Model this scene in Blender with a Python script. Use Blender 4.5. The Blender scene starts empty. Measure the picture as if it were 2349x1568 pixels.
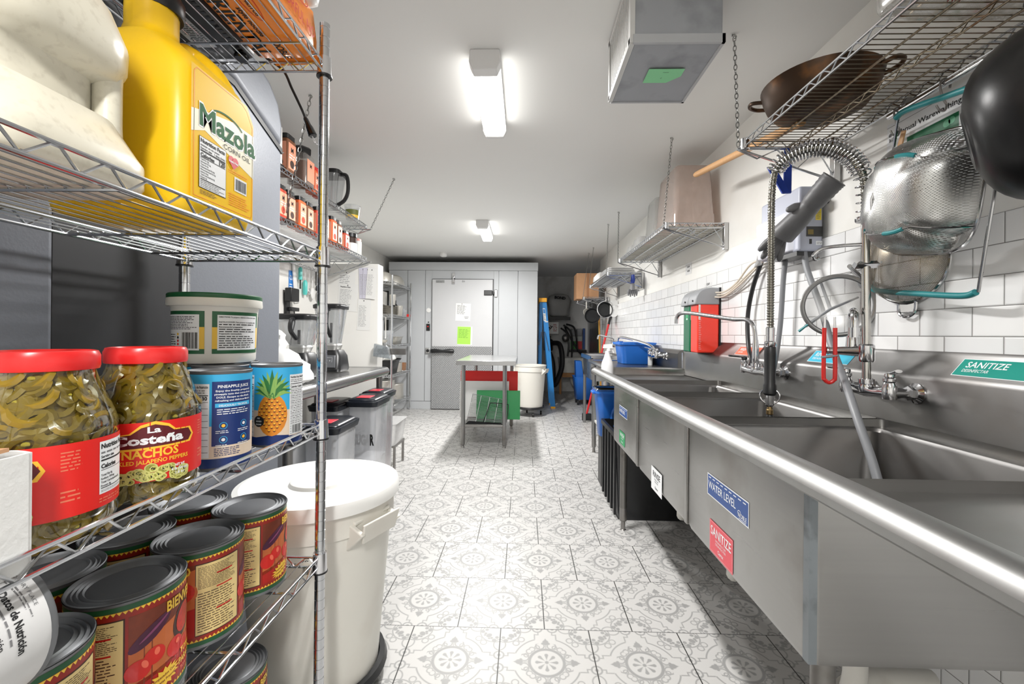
import bpy, math, random
from mathutils import Matrix, Vector
from mathutils.geometry import tessellate_polygon
random.seed(7)
PI = math.pi
sc = bpy.context.scene
COL = sc.collection
# ---------------------------------------------------------------- camera
cam_d = bpy.data.cameras.new('camera'); cam = bpy.data.objects.new('camera', cam_d); COL.objects.link(cam)
FPX = 1000.0; YAW = .0265; ROLL = .0095
F_ = Vector((-math.sin(YAW), math.cos(YAW), 0)); R0 = Vector((math.cos(YAW), math.sin(YAW), 0)); U0 = Vector((0, 0, 1))
R_ = math.cos(ROLL)*R0 + math.sin(ROLL)*U0; U_ = math.cos(ROLL)*U0 - math.sin(ROLL)*R0
cam.matrix_world = Matrix(((R_.x, U_.x, -F_.x, 0), (R_.y, U_.y, -F_.y, 0), (R_.z, U_.z, -F_.z, 1.15), (0, 0, 0, 1)))
cam_d.sensor_fit = 'HORIZONTAL'; cam_d.sensor_width = 36.0; cam_d.lens = 36.0*FPX/2349
cam_d.shift_y = -18.0/2349; cam_d.clip_start = .02
sc.camera = cam
# ---------------------------------------------------------------- world, exposure
wd = bpy.data.worlds.new('world'); sc.world = wd; wd.use_nodes = True
wd.node_tree.nodes['Background'].inputs[0].default_value = (.9, .95, 1, 1)
wd.node_tree.nodes['Background'].inputs[1].default_value = .3
sc.view_settings.view_transform = 'Standard'; sc.view_settings.look = 'None'
sc.view_settings.gamma = 1; sc.view_settings.use_curve_mapping = False
sc.view_settings.exposure = 0.75
LIGHT_W = 4.2   # emission strength of the ceiling diffusers
LAMP_W = 31.0    # power of each ceiling lamp

# ---------------------------------------------------------------- mesh helper
OFF = {}
class M:
    def __init__(s): s.v = []; s.f = []; s.mi = []; s.mats = []; s.cur = 0; s.T = None
    def mat(s, m):
        if m not in s.mats: s.mats.append(m)
        s.cur = s.mats.index(m); return s
    def add(s, vs, fs):
        b = len(s.v)
        if s.T is not None: vs = [s.T @ Vector(p) for p in vs]
        s.v.extend([tuple(p) for p in vs]); s.f.extend([tuple(b+i for i in f) for f in fs]); s.mi.extend([s.cur]*len(fs)); return s
    def box(s, x0, x1, y0, y1, z0, z1):
        return s.add([(x0,y0,z0),(x1,y0,z0),(x1,y1,z0),(x0,y1,z0),(x0,y0,z1),(x1,y0,z1),(x1,y1,z1),(x0,y1,z1)],
                     [(3,2,1,0),(4,5,6,7),(0,1,5,4),(1,2,6,5),(2,3,7,6),(3,0,4,7)])
    def hexa(s, p): return s.add(p, [(3,2,1,0),(4,5,6,7),(0,1,5,4),(1,2,6,5),(2,3,7,6),(3,0,4,7)])
    def rings(s, rows, closed=True, caps=True, ends=True):
        n = len(rows[0]); vs = [p for r in rows for p in r]; fs = []
        for i in range(len(rows)-1):
            for j in range(n if closed else n-1):
                k = (j+1) % n; fs.append((i*n+j, i*n+k, (i+1)*n+k, (i+1)*n+j))
        if caps: fs.append(tuple(range(n-1, -1, -1))); fs.append(tuple((len(rows)-1)*n+j for j in range(n)))
        return s.add(vs, fs)
    def tube(s, pts, r, n=8, closed=False, caps=True, flat=1.0):
        pts = [Vector(p) for p in pts]; N = len(pts); rows = []; up = None
        for i, p in enumerate(pts):
            a = pts[(i-1) % N] if (closed or i > 0) else p; b = pts[(i+1) % N] if (closed or i < N-1) else p
            t = (b-a)
            t = t.normalized() if t.length > 1e-9 else Vector((0, 0, 1))
            if up is None:
                up = Vector((0, 0, 1)) if abs(t.z) < .9 else Vector((1, 0, 0))
            up = up - t*up.dot(t)
            if up.length < 1e-6: up = Vector((1, 0, 0)) - t*t.x
            up.normalize(); sd = t.cross(up)
            rr = r[i] if isinstance(r, (list, tuple)) else r
            rows.append([p + (sd*math.cos(2*PI*k/n) + up*math.sin(2*PI*k/n)*flat)*rr for k in range(n)])
        if closed:
            # untwist: just join last ring to first
            n0 = len(s.v); s.rings(rows, caps=False); base = n0; vs = []
            best = min(range(n), key=lambda k: (rows[-1][0]-rows[0][k]).length)
            for j in range(n):
                k = (j+1) % n
                s.f.append((base+(N-1)*n+j, base+(N-1)*n+k, base+(k+best) % n, base+(j+best) % n)); s.mi.append(s.cur)
            return s
        return s.rings(rows, caps=caps)
    def cyl(s, p0, p1, r, r1=None, n=16, caps=True): return s.tube([p0, p1], [r, r if r1 is None else r1], n, caps=caps)
    def lathe(s, prof, c=(0, 0, 0), n=32, sx=1, sy=1, caps=True, ax=None):
        c = Vector(c); rows = []
        for r, z in prof:
            row = []
            for k in range(n):
                q = Vector((sx*r*math.cos(2*PI*k/n), sy*r*math.sin(2*PI*k/n), z))
                if ax is not None: q = ax @ q
                row.append(c+q)
            rows.append(row)
        return s.rings(rows, caps=caps)
    def ball(s, c, rx, ry=None, rz=None, n=12, ax=None):
        ry = ry or rx; rz = rz or rx; m = max(5, n//2)
        return s.lathe([(max(.001, math.sin(PI*i/m)), -rz*math.cos(PI*i/m)) for i in range(m+1)], c, n, rx, ry, ax=ax)
    def prism(s, poly, ax, d0, d1):
        # poly in the two axes other than ax (cyclic order: x->(y,z), y->(x,z), z->(x,y))
        def q(a, b, d): return {'x': (d, a, b), 'y': (a, d, b), 'z': (a, b, d)}[ax]
        return s.rings([[q(a, b, d0) for a, b in poly], [q(a, b, d1) for a, b in poly]])
    def build(s, name, m=None, parent=None, bevel=0, seg=2, ang=.6, sub=0, sol=0):
        me = bpy.data.meshes.new(name)
        off = Vector(OFF.get(parent.name, (0, 0, 0))) if parent else None
        if parent is None:
            xs = [p[0] for p in s.v]; ys = [p[1] for p in s.v]; zs = [p[2] for p in s.v]
            off = Vector(((min(xs)+max(xs))/2, (min(ys)+max(ys))/2, min(zs)))
        me.from_pydata([(p[0]-off.x, p[1]-off.y, p[2]-off.z) for p in s.v], [], s.f)
        o = bpy.data.objects.new(name, me); COL.objects.link(o)
        if parent is None: o.location = off; OFF[o.name] = tuple(off)
        else: o.parent = parent; OFF[o.name] = tuple(off)
        mats = s.mats if s.mats else [m]
        for q in mats: me.materials.append(q)
        if len(mats) > 1: me.polygons.foreach_set('material_index', s.mi)
        me.polygons.foreach_set('use_smooth', [True]*len(me.polygons))
        me.update(); me.set_sharp_from_angle(angle=ang)
        if sol: md = o.modifiers.new('s', 'SOLIDIFY'); md.thickness = sol; md.offset = 0
        if sub: md = o.modifiers.new('u', 'SUBSURF'); md.levels = sub; md.render_levels = sub
        if bevel: md = o.modifiers.new('b', 'BEVEL'); md.width = bevel; md.segments = seg; md.limit_method = 'ANGLE'; md.angle_limit = .7; md.harden_normals = False
        return o

def thing(name, label, cat, loc=(0, 0, 0), rz=0, group=None):
    o = bpy.data.objects.new(name, None); COL.objects.link(o); o.location = loc; o.rotation_euler = (0, 0, rz)
    o.empty_display_size = .05
    o['label'] = label; o['category'] = cat; OFF[o.name] = tuple(loc)
    if group: o['group'] = group
    return o
def tag(o, label, cat, group=None, kind=None):
    o['label'] = label; o['category'] = cat
    if group: o['group'] = group
    if kind: o['kind'] = kind
    return o
def struct(name, m, mt, **k):
    o = m.build(name, mt, **k); o['kind'] = 'structure'; return o
def dup(root, loc, rz=None, label=None, group=None, scale=None):
    r = root.copy(); COL.objects.link(r); r.location = loc; OFF[r.name] = tuple(loc)
    if rz is not None: r.rotation_euler = (0, 0, rz)
    if scale: r.scale = scale
    if label: r['label'] = label
    if group: r['group'] = group
    for ch in list(root.children):
        c = ch.copy(); COL.objects.link(c); c.parent = r
        for g in ch.children:
            d = g.copy(); COL.objects.link(d); d.parent = c
    return r
def arc(c, r, a0, a1, n, pl='xz'):
    out = []
    for i in range(n+1):
        a = a0+(a1-a0)*i/n; u = r*math.cos(a); v = r*math.sin(a)
        out.append({'xz': (c[0]+u, c[1], c[2]+v), 'yz': (c[0], c[1]+u, c[2]+v), 'xy': (c[0]+u, c[1]+v, c[2])}[pl])
    return out
def spline(pts, k=6):
    P = [Vector(p) for p in pts]; out = []
    for i in range(len(P)-1):
        p0 = P[max(0, i-1)]; p1 = P[i]; p2 = P[i+1]; p3 = P[min(len(P)-1, i+2)]
        for j in range(k):
            t = j/k; out.append(.5*((2*p1)+(p2-p0)*t+(2*p0-5*p1+4*p2-p3)*t*t+(3*p1-p0-3*p2+p3)*t**3))
    out.append(P[-1]); return out
def rrect(w, d, r, n=4):
    out = []
    for cx, cy, a in ((w/2-r, d/2-r, 0), (-w/2+r, d/2-r, PI/2), (-w/2+r, -d/2+r, PI), (w/2-r, -d/2+r, 1.5*PI)):
        for i in range(n+1):
            t = a+PI/2*i/n; out.append((cx+r*math.cos(t), cy+r*math.sin(t)))
    return out

# ---------------------------------------------------------------- materials
def nt(name):
    m = bpy.data.materials.new(name); m.use_nodes = True; t = m.node_tree; t.nodes.clear()
    o = t.nodes.new('ShaderNodeOutputMaterial'); return m, t, o
def srgb(h):
    if isinstance(h, str):
        h = h.lstrip('#'); c = [int(h[i:i+2], 16)/255 for i in (0, 2, 4)]
    else: c = [x/255 for x in h]
    return tuple(x/12.92 if x <= .04045 else ((x+.055)/1.055)**2.4 for x in c)
MC = {}
def mat(name, col, rough=.5, metal=0, var=.06, vs=8, bump=0, bs=60, stretch=None, spec=.5, coat=0, dirt=None, trans=0, emit=0, rv=0, sss=0):
    if name in MC: return MC[name]
    m, t, o = nt(name); N = t.nodes.new; L = t.links.new
    c = srgb(col); b = N('ShaderNodeBsdfPrincipled'); L(b.outputs[0], o.inputs[0])
    b.inputs['Roughness'].default_value = rough; b.inputs['Metallic'].default_value = metal
    b.inputs['Specular IOR Level'].default_value = spec; b.inputs['Coat Weight'].default_value = coat
    b.inputs['Transmission Weight'].default_value = trans
    if sss: b.inputs['Subsurface Weight'].default_value = sss; b.inputs['Subsurface Radius'].default_value = (.02, .02, .02)
    tc = N('ShaderNodeTexCoord'); mp = N('ShaderNodeMapping'); L(tc.outputs['Object'], mp.inputs[0])
    if stretch: mp.inputs['Scale'].default_value = stretch
    nz = N('ShaderNodeTexNoise'); nz.inputs['Scale'].default_value = vs; nz.inputs['Detail'].default_value = 4; L(mp.outputs[0], nz.inputs[0])
    mx = N('ShaderNodeMix'); mx.data_type = 'RGBA'
    mx.inputs[6].default_value = tuple(max(0, x*(1-var)) for x in c)+(1,); mx.inputs[7].default_value = tuple(min(1, x*(1+var)) for x in c)+(1,)
    L(nz.outputs[0], mx.inputs[0]); outc = mx.outputs[2]
    if dirt:
        dc, amt, ds = dirt
        n2 = N('ShaderNodeTexNoise'); n2.inputs['Scale'].default_value = ds; n2.inputs['Detail'].default_value = 6; L(tc.outputs['Object'], n2.inputs[0])
        rp = N('ShaderNodeMapRange'); rp.inputs[1].default_value = .52; rp.inputs[2].default_value = .72; rp.inputs[4].default_value = amt; L(n2.outputs[0], rp.inputs[0])
        m2 = N('ShaderNodeMix'); m2.data_type = 'RGBA'; L(rp.outputs[0], m2.inputs[0]); L(outc, m2.inputs[6]); m2.inputs[7].default_value = srgb(dc)+(1,); outc = m2.outputs[2]
    L(outc, b.inputs['Base Color'])
    if rv:
        r2 = N('ShaderNodeMapRange'); r2.inputs[3].default_value = rough-rv; r2.inputs[4].default_value = rough+rv; L(nz.outputs[0], r2.inputs[0]); L(r2.outputs[0], b.inputs['Roughness'])
    if bump:
        n3 = N('ShaderNodeTexNoise'); n3.inputs['Scale'].default_value = bs; n3.inputs['Detail'].default_value = 3; L(mp.outputs[0], n3.inputs[0])
        bp = N('ShaderNodeBump'); bp.inputs['Strength'].default_value = bump; bp.inputs['Distance'].default_value = .002; L(n3.outputs[0], bp.inputs['Height']); L(bp.outputs[0], b.inputs['Normal'])
    if emit: b.inputs['Emission Color'].default_value = c+(1,); b.inputs['Emission Strength'].default_value = emit
    MC[name] = m; return m
def clear(name, col, gloss=.08, dens=.0, rough=.03):
    """thin clear glass or plastic: transparent tinted, with fresnel gloss and a bit of milky diffuse"""
    if name in MC: return MC[name]
    m, t, o = nt(name); N = t.nodes.new; L = t.links.new
    tr = N('ShaderNodeBsdfTransparent'); tr.inputs[0].default_value = srgb(col)+(1,)
    df = N('ShaderNodeBsdfDiffuse'); df.inputs[0].default_value = srgb(col)+(1,)
    nz = N('ShaderNodeTexNoise'); nz.inputs['Scale'].default_value = 6; mr = N('ShaderNodeMapRange'); mr.inputs[3].default_value = dens*.85; mr.inputs[4].default_value = min(1, dens*1.15); L(nz.outputs[0], mr.inputs[0])
    a = N('ShaderNodeMixShader'); L(mr.outputs[0], a.inputs[0]); L(tr.outputs[0], a.inputs[1]); L(df.outputs[0], a.inputs[2])
    g = N('ShaderNodeBsdfGlossy'); g.inputs['Roughness'].default_value = rough
    lw = N('ShaderNodeLayerWeight'); lw.inputs[0].default_value = .35
    ad = N('ShaderNodeMath'); ad.operation = 'ADD'; L(lw.outputs[1], ad.inputs[0]); ad.inputs[1].default_value = gloss; ad.use_clamp = True
    mu = N('ShaderNodeMath'); mu.operation = 'MULTIPLY'; L(ad.outputs[0], mu.inputs[0]); mu.inputs[1].default_value = .6
    b = N('ShaderNodeMixShader'); L(mu.outputs[0], b.inputs[0]); L(a.outputs[0], b.inputs[1]); L(g.outputs[0], b.inputs[2]); L(b.outputs[0], o.inputs[0])
    MC[name] = m; return m
STEEL = mat('stainless_steel', (176, 174, 170), .3, 1, .07, 3, bump=.05, bs=3, stretch=(1, 60, 1), rv=.07, dirt=((120, 112, 102), .35, 5))
STEELD = mat('stainless_dull', (150, 148, 146), .38, 1, .1, 4, rv=.08, dirt=((110, 100, 90), .5, 7))
STEELW = mat('stainless_worktop', (190, 190, 190), .26, 1, .05, 3, rv=.06)
CHROME = mat('chrome', (225, 225, 228), .09, 1, .03)
WIRE = mat('chrome_wire', (200, 202, 205), .2, 1, .08, 20)
WIRER = mat('rusty_wire', (128, 118, 102), .35, 1, .2, 30, dirt=((96, 62, 34), .95, 14))
WHITEP = mat('white_plastic', (226, 224, 218), .38, 0, .03, dirt=((190, 180, 165), .3, 9))
BRIGHTW = mat('clean_white_plastic', (238, 238, 236), .35, 0, .02)
BLACKP = mat('black_plastic', (24, 25, 27), .38, 0, .1)
BLACKG = mat('black_gloss', (14, 14, 15), .15, 0, .1)
RUBBER = mat('black_rubber', (20, 20, 20), .6, 0, .1)
GREYP = mat('grey_plastic', (140, 143, 148), .45, 0, .05)
BLUEP = mat('blue_plastic', (40, 112, 205), .35, 0, .06)
TEAL = mat('teal_plastic', (38, 128, 132), .35, 0, .05)
REDP = mat('red_plastic', (214, 40, 36), .3, 0, .05)
GREENP = mat('green_board', (22, 138, 72), .4, 0, .05)
WOOD = mat('light_wood', (206, 160, 112), .5, 0, .15, 6, stretch=(1, 12, 12))
PAPER = mat('paper', (232, 232, 230), .8, 0, .02)
INK = mat('ink_black', (22, 22, 24), .7, 0, .05)
INKG = mat('ink_grey', (120, 120, 122), .7, 0, .05)

# ---------------------------------------------------------------- decals (printed marks)
TX = {}
def glyphs(t, bold=0, sp=1.0):
    k = (t, bold, sp)
    if k in TX: return TX[k]
    cu = bpy.data.curves.new('t', 'FONT'); cu.body = t; cu.size = 1; cu.resolution_u = 2; cu.offset = bold; cu.space_character = sp
    cu.align_x = 'LEFT'; ob = bpy.data.objects.new('t', cu); me = bpy.data.meshes.new_from_object(ob)
    vs = [(v.co.x, v.co.y) for v in me.vertices]; fs = [tuple(p.vertices) for p in me.polygons]
    bpy.data.objects.remove(ob); bpy.data.curves.remove(cu); bpy.data.meshes.remove(me)
    if not vs: vs = [(0, 0), (.01, 0), (0, .01)]; fs = []
    if 'M' in t:   # the font's M fills badly: rebuild that letter from its outline
        par = list(range(len(vs)))
        def fd(i):
            while par[i] != i: i = par[i]
            return i
        for f in fs:
            for q in f[1:]: par[fd(q)] = fd(f[0])
        comp = {}
        for i in range(len(vs)): comp.setdefault(fd(i), []).append(i)
        for c_, ids in comp.items():
            ff = [f for f in fs if fd(f[0]) == c_]
            if len(ids) <= 16 and len(ff)-(len(ids)-2) >= 4:
                ids = sorted(ids); keep = []
                for i in ids:
                    if not keep or math.dist(vs[keep[-1]], vs[i]) > .045: keep.append(i)
                tr = tessellate_polygon([[Vector((vs[i][0], vs[i][1], 0)) for i in keep]])
                fs = [f for f in fs if fd(f[0]) != c_]+[tuple(keep[q] for q in tri) for tri in tr]
    x0 = min(v[0] for v in vs); x1 = max(v[0] for v in vs); y0 = min(v[1] for v in vs); y1 = max(v[1] for v in vs)
    TX[k] = (vs, fs, x0, x1, y0, y1); return TX[k]
def clip_u(P_, u, sg):
    out = []
    for i, a in enumerate(P_):
        b = P_[(i+1) % len(P_)]; da = (a[0]-u)*sg; db = (b[0]-u)*sg
        if da >= 0: out.append(a)
        if (da > 0 and db < 0) or (da < 0 and db > 0): t = da/(da-db); out.append((a[0]+(b[0]-a[0])*t, a[1]+(b[1]-a[1])*t))
    return out
class Decal:
    def __init__(s, step=.008): s.p = []; s.step = step
    def faces(s, vs, fs, m, h): s.p.append((vs, fs, m, h)); return s
    def rect(s, u0, u1, v0, v1, m, h=0):
        n = max(1, int(abs(u1-u0)/s.step+.99)); k = max(1, int(abs(v1-v0)/.05+.99)); vs = []; fs = []
        for i in range(n+1):
            for j in range(k+1): vs.append((u0+(u1-u0)*i/n, v0+(v1-v0)*j/k))
        for i in range(n):
            for j in range(k): a = i*(k+1)+j; fs.append((a, a+k+1, a+k+2, a+1))
        return s.faces(vs, fs, m, h)
    def poly(s, pts, m, h=1):
        if s.step > .03: return s.faces(pts, [tuple(range(len(pts)))], m, h)
        tris = tessellate_polygon([[Vector((a, b, 0)) for a, b in pts]]); vs = []; fs = []; st = s.step*1.2
        for tri in tris:
            P_ = [pts[i] for i in tri]; u0 = min(q[0] for q in P_); u1 = max(q[0] for q in P_); k = math.floor(u0/st)
            while k*st < u1:
                Q = clip_u(clip_u(P_, k*st, 1), (k+1)*st, -1); k += 1
                if len(Q) >= 3: fs.append(tuple(range(len(vs), len(vs)+len(Q)))); vs.extend(Q)
        return s.faces(vs, fs, m, h)
    def disc(s, u, v, ru, m, h=1, rv=None, n=20, a=0):
        rv = rv or ru; ca, sa = math.cos(a), math.sin(a)
        return s.poly([(u+ru*math.cos(2*PI*i/n)*ca-rv*math.sin(2*PI*i/n)*sa, v+ru*math.cos(2*PI*i/n)*sa+rv*math.sin(2*PI*i/n)*ca) for i in range(n)], m, h)
    def ring(s, u, v, ru, rv, w, m, h=1, n=24, a0=0, a1=2*PI):
        vs = []; fs = []
        for i in range(n+1):
            a = a0+(a1-a0)*i/n; vs += [(u+(ru-w)*math.cos(a), v+(rv-w)*math.sin(a)), (u+ru*math.cos(a), v+rv*math.sin(a))]
        return s.faces(vs, [(2*i, 2*i+1, 2*i+3, 2*i+2) for i in range(n)], m, h)
    def text(s, t, u, v, size, m, h=2, bold=0, w=None, al='l', rot=0, sp=1.0, flip=False):
        """size = cap height; w = total width"""
        vs, fs, x0, x1, y0, y1 = glyphs(t, bold, sp)
        k = size/.73; kx = k if w is None else w/max(1e-6, x1-x0)
        W = (x1-x0)*kx; du = {'l': 0, 'c': -W/2, 'r': -W}[al]; c, q = math.cos(rot), math.sin(rot); out = []
        for x, y in vs:
            a = (x-x0)*kx+du; b = y*k
            if flip: b = -b
            out.append((u+a*c-b*q, v+a*q+b*c))
        return s.faces(out, fs, m, h)
    def micro(s, u0, u1, v0, v1, n, m, h=1, seed=1, fill=.38, rag=.25):
        rd = random.Random(seed); dv = (v1-v0)/n
        for i in range(n):
            u = u0; end = u1-rd.random()*rag*(u1-u0); v = v1-dv*(i+.75)
            while u < end:
                w = min(end-u, rd.uniform(.6, 2.2)*dv*1.3)
                s.rect(u, u+w, v, v+dv*fill, m, h); u += w+dv*.4
        return s
    def bars(s, u0, u1, v0, v1, m, h=2, seed=3, n=26):
        rd = random.Random(seed); d = (u1-u0)/n; i = 0
        while i < n:
            w = rd.choice((.5, .9, 1.3)); s.rect(u0+i*d, u0+(i+w)*d, v0, v1, m, h); i += w+rd.choice((.5, .8, 1.1))
        return s
    def build(s, name, fn, parent=None, lift=.0003):
        g = M()
        for vs, fs, m, h in s.p:
            if not fs: continue
            fs = [f if sum(vs[f[i]][0]*vs[f[(i+1) % len(f)]][1]-vs[f[(i+1) % len(f)]][0]*vs[f[i]][1] for i in range(len(f))) >= 0 else tuple(reversed(f)) for f in fs]
            g.mat(m); g.add([fn(a, b, lift*(h+1)) for a, b in vs], fs)
        return g.build(name, None, parent, ang=3.2)
def on_plane(o, U, V):
    o = Vector(o); U = Vector(U).normalized(); V = Vector(V).normalized(); N = U.cross(V)
    return lambda a, b, h: o+U*a+V*b+N*h
def on_cyl(c, r, a0, r1=None, hh=1):
    c = Vector(c)
    def fn(a, b, h):
        rr = r if r1 is None else r+(r1-r)*b/hh
        t = a0+a/rr; return c+Vector(((rr+h)*math.cos(t), (rr+h)*math.sin(t), b))
    return fn
# ================================================================= THE ROOM
class X:   # tiny arithmetic on shader sockets
    def __init__(s, t, v): s.t = t; s.v = v
    def _o(s, op, b=None, c=None, clamp=False):
        n = s.t.nodes.new('ShaderNodeMath'); n.operation = op; n.use_clamp = clamp
        for i, q in enumerate((s, b, c)):
            if q is None: continue
            if isinstance(q, X):
                if isinstance(q.v, (int, float)): n.inputs[i].default_value = q.v
                else: s.t.links.new(q.v, n.inputs[i])
            else: n.inputs[i].default_value = q
        return X(s.t, n.outputs[0])
    def __add__(s, b): return s._o('ADD', b)
    def __sub__(s, b): return s._o('SUBTRACT', b)
    def __mul__(s, b): return s._o('MULTIPLY', b)
    def __truediv__(s, b): return s._o('DIVIDE', b)
    def abs(s): return s._o('ABSOLUTE')
    def floor(s): return s._o('FLOOR')
    def frac(s): return s._o('FRACT')
    def mn(s, b): return s._o('MINIMUM', b)
    def mx(s, b): return s._o('MAXIMUM', b)
    def lt(s, b): return s._o('LESS_THAN', b)
    def sqrt(s): return s._o('SQRT')
def floor_material():
    m, t, o = nt('patterned_tile'); N = t.nodes.new; L = t.links.new
    tc = N('ShaderNodeTexCoord'); sp = N('ShaderNodeSeparateXYZ'); L(tc.outputs['Object'], sp.inputs[0])
    x = X(t, sp.outputs[0]); y = X(t, sp.outputs[1])
    TW, TL = .3405, .3452
    gy = (y-1.705+50*TL)/TL; row = gy.floor(); fy = gy.frac()-.5
    odd = (row*.5).frac()*2   # 0 or 1 ; row 50 (even) starts at Y=1.705, joint at X=-.248
    gx = (x+.248+40*TW)/TW+odd*.5; fx = gx.frac()-.5
    ax = fx.abs(); ay = fy.abs(); u = ax.mx(ay); v = ax.mn(ay)
    def ln(a, b): return (a*a+b*b).sqrt()
    def circ(cu, cv): return ln(u-cu, v-cv)
    r = ln(u, v); k = .70711
    du = (u+v)*k; dv = ((u-v)*k).abs()
    shapes = []
    shapes.append((r-.180).abs()-.016)
    shapes.append(r-.02)
    for a, b in ((u, v), (du, dv)):
        shapes.append(ln((a-.088)/1.9, b)-.0165 if 0 else (ln((a-.10), b)-.02))
        shapes.append((b-(a-.03)*.27).mx(a-.1))
    # leaf on the axis with stem and curls
    shapes.append((ln((u-.285)*.85, v)-.034)); shapes.append((v+(u-.285)*.55-.034).mx((u*-1)+.285)); shapes.append(ln(u-.268, v-.032)-.016)
    shapes.append((v-.005).mx(u-.30).mx(u*-1+.18))
    shapes.append(((circ(.232, .062)-.045).abs()-.007).mx(u-.262))
    # interlocked rings by the diagonal
    shapes.append((ln(du-.232, dv-.022)-.03).abs()-.006)
    shapes.append((ln(du-.215, dv-.083)-.024).abs()-.006)
    # outer contour round the medallion
    shapes.append(((r-.345).abs()-.0075).mx(v*-1+u*.36))
    shapes.append(((v-.118).abs()-.0065).mx(u-.415).mx(u*-1+.33))
    shapes.append(((u-.405).abs()-.0065).mx(v-.118).mx(v*-1+.075))
    shapes.append(((v-.078).abs()-.0065).mx(u*-1+.40).mx(u-.46))
    # rings with dots on the tile edge
    shapes.append((circ(.5, .085)-.052).abs()-.009); shapes.append(circ(.5, .085)-.02)
    # corner figures
    shapes.append(((ln(du-.62, dv)-.165).abs()-.007))
    shapes.append(((circ(.52, .235)-.085).abs()-.007))
    shapes.append(circ(.435, .30)-.026); shapes.append(circ(.465, .345)-.022); shapes.append(circ(.405, .335)-.018)
    shapes.append(ln((du-.53)*.8, dv)-.03); shapes.append(ln(du-.50, dv-.035)-.015)
    shapes.append(((ln(du-.415, dv-.04)-.034).abs()-.006))
    d = shapes[0]
    for q in shapes[1:]: d = d.mn(q)
    pat = (d*-90+.5)._o('ADD', 0, clamp=True)
    # grout
    g1 = ((fx.abs()-.5).abs()*TW-.0021); g2 = ((fy.abs()-.5).abs()*TL-.0013)
    gr = (g1.mn(g2)*-1200+.5)._o('ADD', 0, clamp=True)
    nz = N('ShaderNodeTexNoise'); nz.inputs['Scale'].default_value = 2.2; nz.inputs['Detail'].default_value = 6; L(tc.outputs['Object'], nz.inputs[0])
    wear = (X(t, nz.outputs[0])*.5+.72)
    mx = N('ShaderNodeMix'); mx.data_type = 'RGBA'; L((pat*wear).v, mx.inputs[0]); mx.inputs[6].default_value = srgb((190, 189, 187))+(1,); mx.inputs[7].default_value = srgb((146, 146, 145))+(1,)
    m2 = N('ShaderNodeMix'); m2.data_type = 'RGBA'; L(gr.v, m2.inputs[0]); L(mx.outputs[2], m2.inputs[6]); m2.inputs[7].default_value = (.03, .03, .028, 1)
    b = N('ShaderNodeBsdfPrincipled'); L(m2.outputs[2], b.inputs['Base Color']); b.inputs['Roughness'].default_value = .42
    L(b.outputs[0], o.inputs[0]); return m
def wall_tile_material():
    m, t, o = nt('white_subway_tile'); N = t.nodes.new; L = t.links.new
    tc = N('ShaderNodeTexCoord'); sp = N('ShaderNodeSeparateXYZ'); L(tc.outputs['Object'], sp.inputs[0])
    y = X(t, sp.outputs[1]); z = X(t, sp.outputs[2]); H_, W_ = .078, .154
    gz = (z-1.155+40*H_)/H_; row = gz.floor(); fz = gz.frac(); odd = (row*.5).frac()*2
    gy = (y-1.193+40*W_)/W_+odd*.5; fy = gy.frac()
    e = ((fz-.5).abs()*-1+.5)*H_; f = ((fy-.5).abs()*-1+.5)*W_
    d = e.mn(f)-.0011; g = (d*-1500+.5)._o('ADD', 0, clamp=True)
    wn = N('ShaderNodeTexWhiteNoise'); wn.noise_dimensions = '2D'; cb = N('ShaderNodeCombineXYZ'); L(gy.floor().v, cb.inputs[0]); L(row.v, cb.inputs[1]); L(cb.outputs[0], wn.inputs[0])
    tone = N('ShaderNodeMix'); tone.data_type = 'RGBA'; L(wn.outputs[0], tone.inputs[0]); tone.inputs[6].default_value = srgb((226, 227, 228))+(1,); tone.inputs[7].default_value = srgb((236, 236, 236))+(1,)
    mx = N('ShaderNodeMix'); mx.data_type = 'RGBA'; L(g.v, mx.inputs[0]); L(tone.outputs[2], mx.inputs[6]); mx.inputs[7].default_value = srgb((120, 118, 116))+(1,)
    b = N('ShaderNodeBsdfPrincipled'); L(mx.outputs[2], b.inputs['Base Color']); b.inputs['Roughness'].default_value = .18
    bp = N('ShaderNodeBump'); bp.inputs['Distance'].default_value = .001; L((d*400)._o('ADD', 0, clamp=True).v, bp.inputs['Height']); L(bp.outputs[0], b.inputs['Normal'])
    L(b.outputs[0], o.inputs[0]); return m
WALLM = mat('white_wall_paint', (236, 235, 231), .55, 0, .02, 3, bump=.15, bs=40, dirt=((205, 200, 190), .25, 3))
CEILM = mat('ceiling_paint', (232, 232, 230), .8, 0, .015, 2, bump=.1, bs=50)
FARM = mat('far_wall_paint', (222, 222, 221), .7, 0, .05, 3, dirt=((150, 146, 140), .5, 4))
ZC = 2.33
def flat(name, m, x0, x1, y0, y1, z0, z1):
    g = M().box(x0, x1, y0, y1, z0, z1); me = g
    o = struct(name, me, m)
    # keep object space = world space for the tile materials
    off = o.location.copy()
    o.data.transform(Matrix.Translation(off)); o.location = (0, 0, 0); return o
flat('floor', floor_material(), -2.3, 1.5, -2.2, 10.1, -.06, 0)
flat('ceiling', CEILM, -2.3, 1.5, -2.2, 10.1, ZC, ZC+.08)
TILE = wall_tile_material()
flat('wall_right', WALLM, 1.206, 1.42, -2.2, 6.95, 0, ZC)
flat('trim_1', TILE, 1.194, 1.206, 1.40, 6.9, 0, 1.155+.078*5)
flat('trim_2', TILE, 1.194, 1.206, -2.2, 1.40, 0, 1.155+.078*4)
flat('wall_left', WALLM, -1.66, -1.52, -2.1, 3.3, 0, ZC)
flat('wall_left_far', WALLM, -2.3, -2.15, 3.3, 8.9, 0, ZC)
flat('wall_left_return', WALLM, -2.15, -1.66, 3.18, 3.3, 0, ZC)
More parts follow.
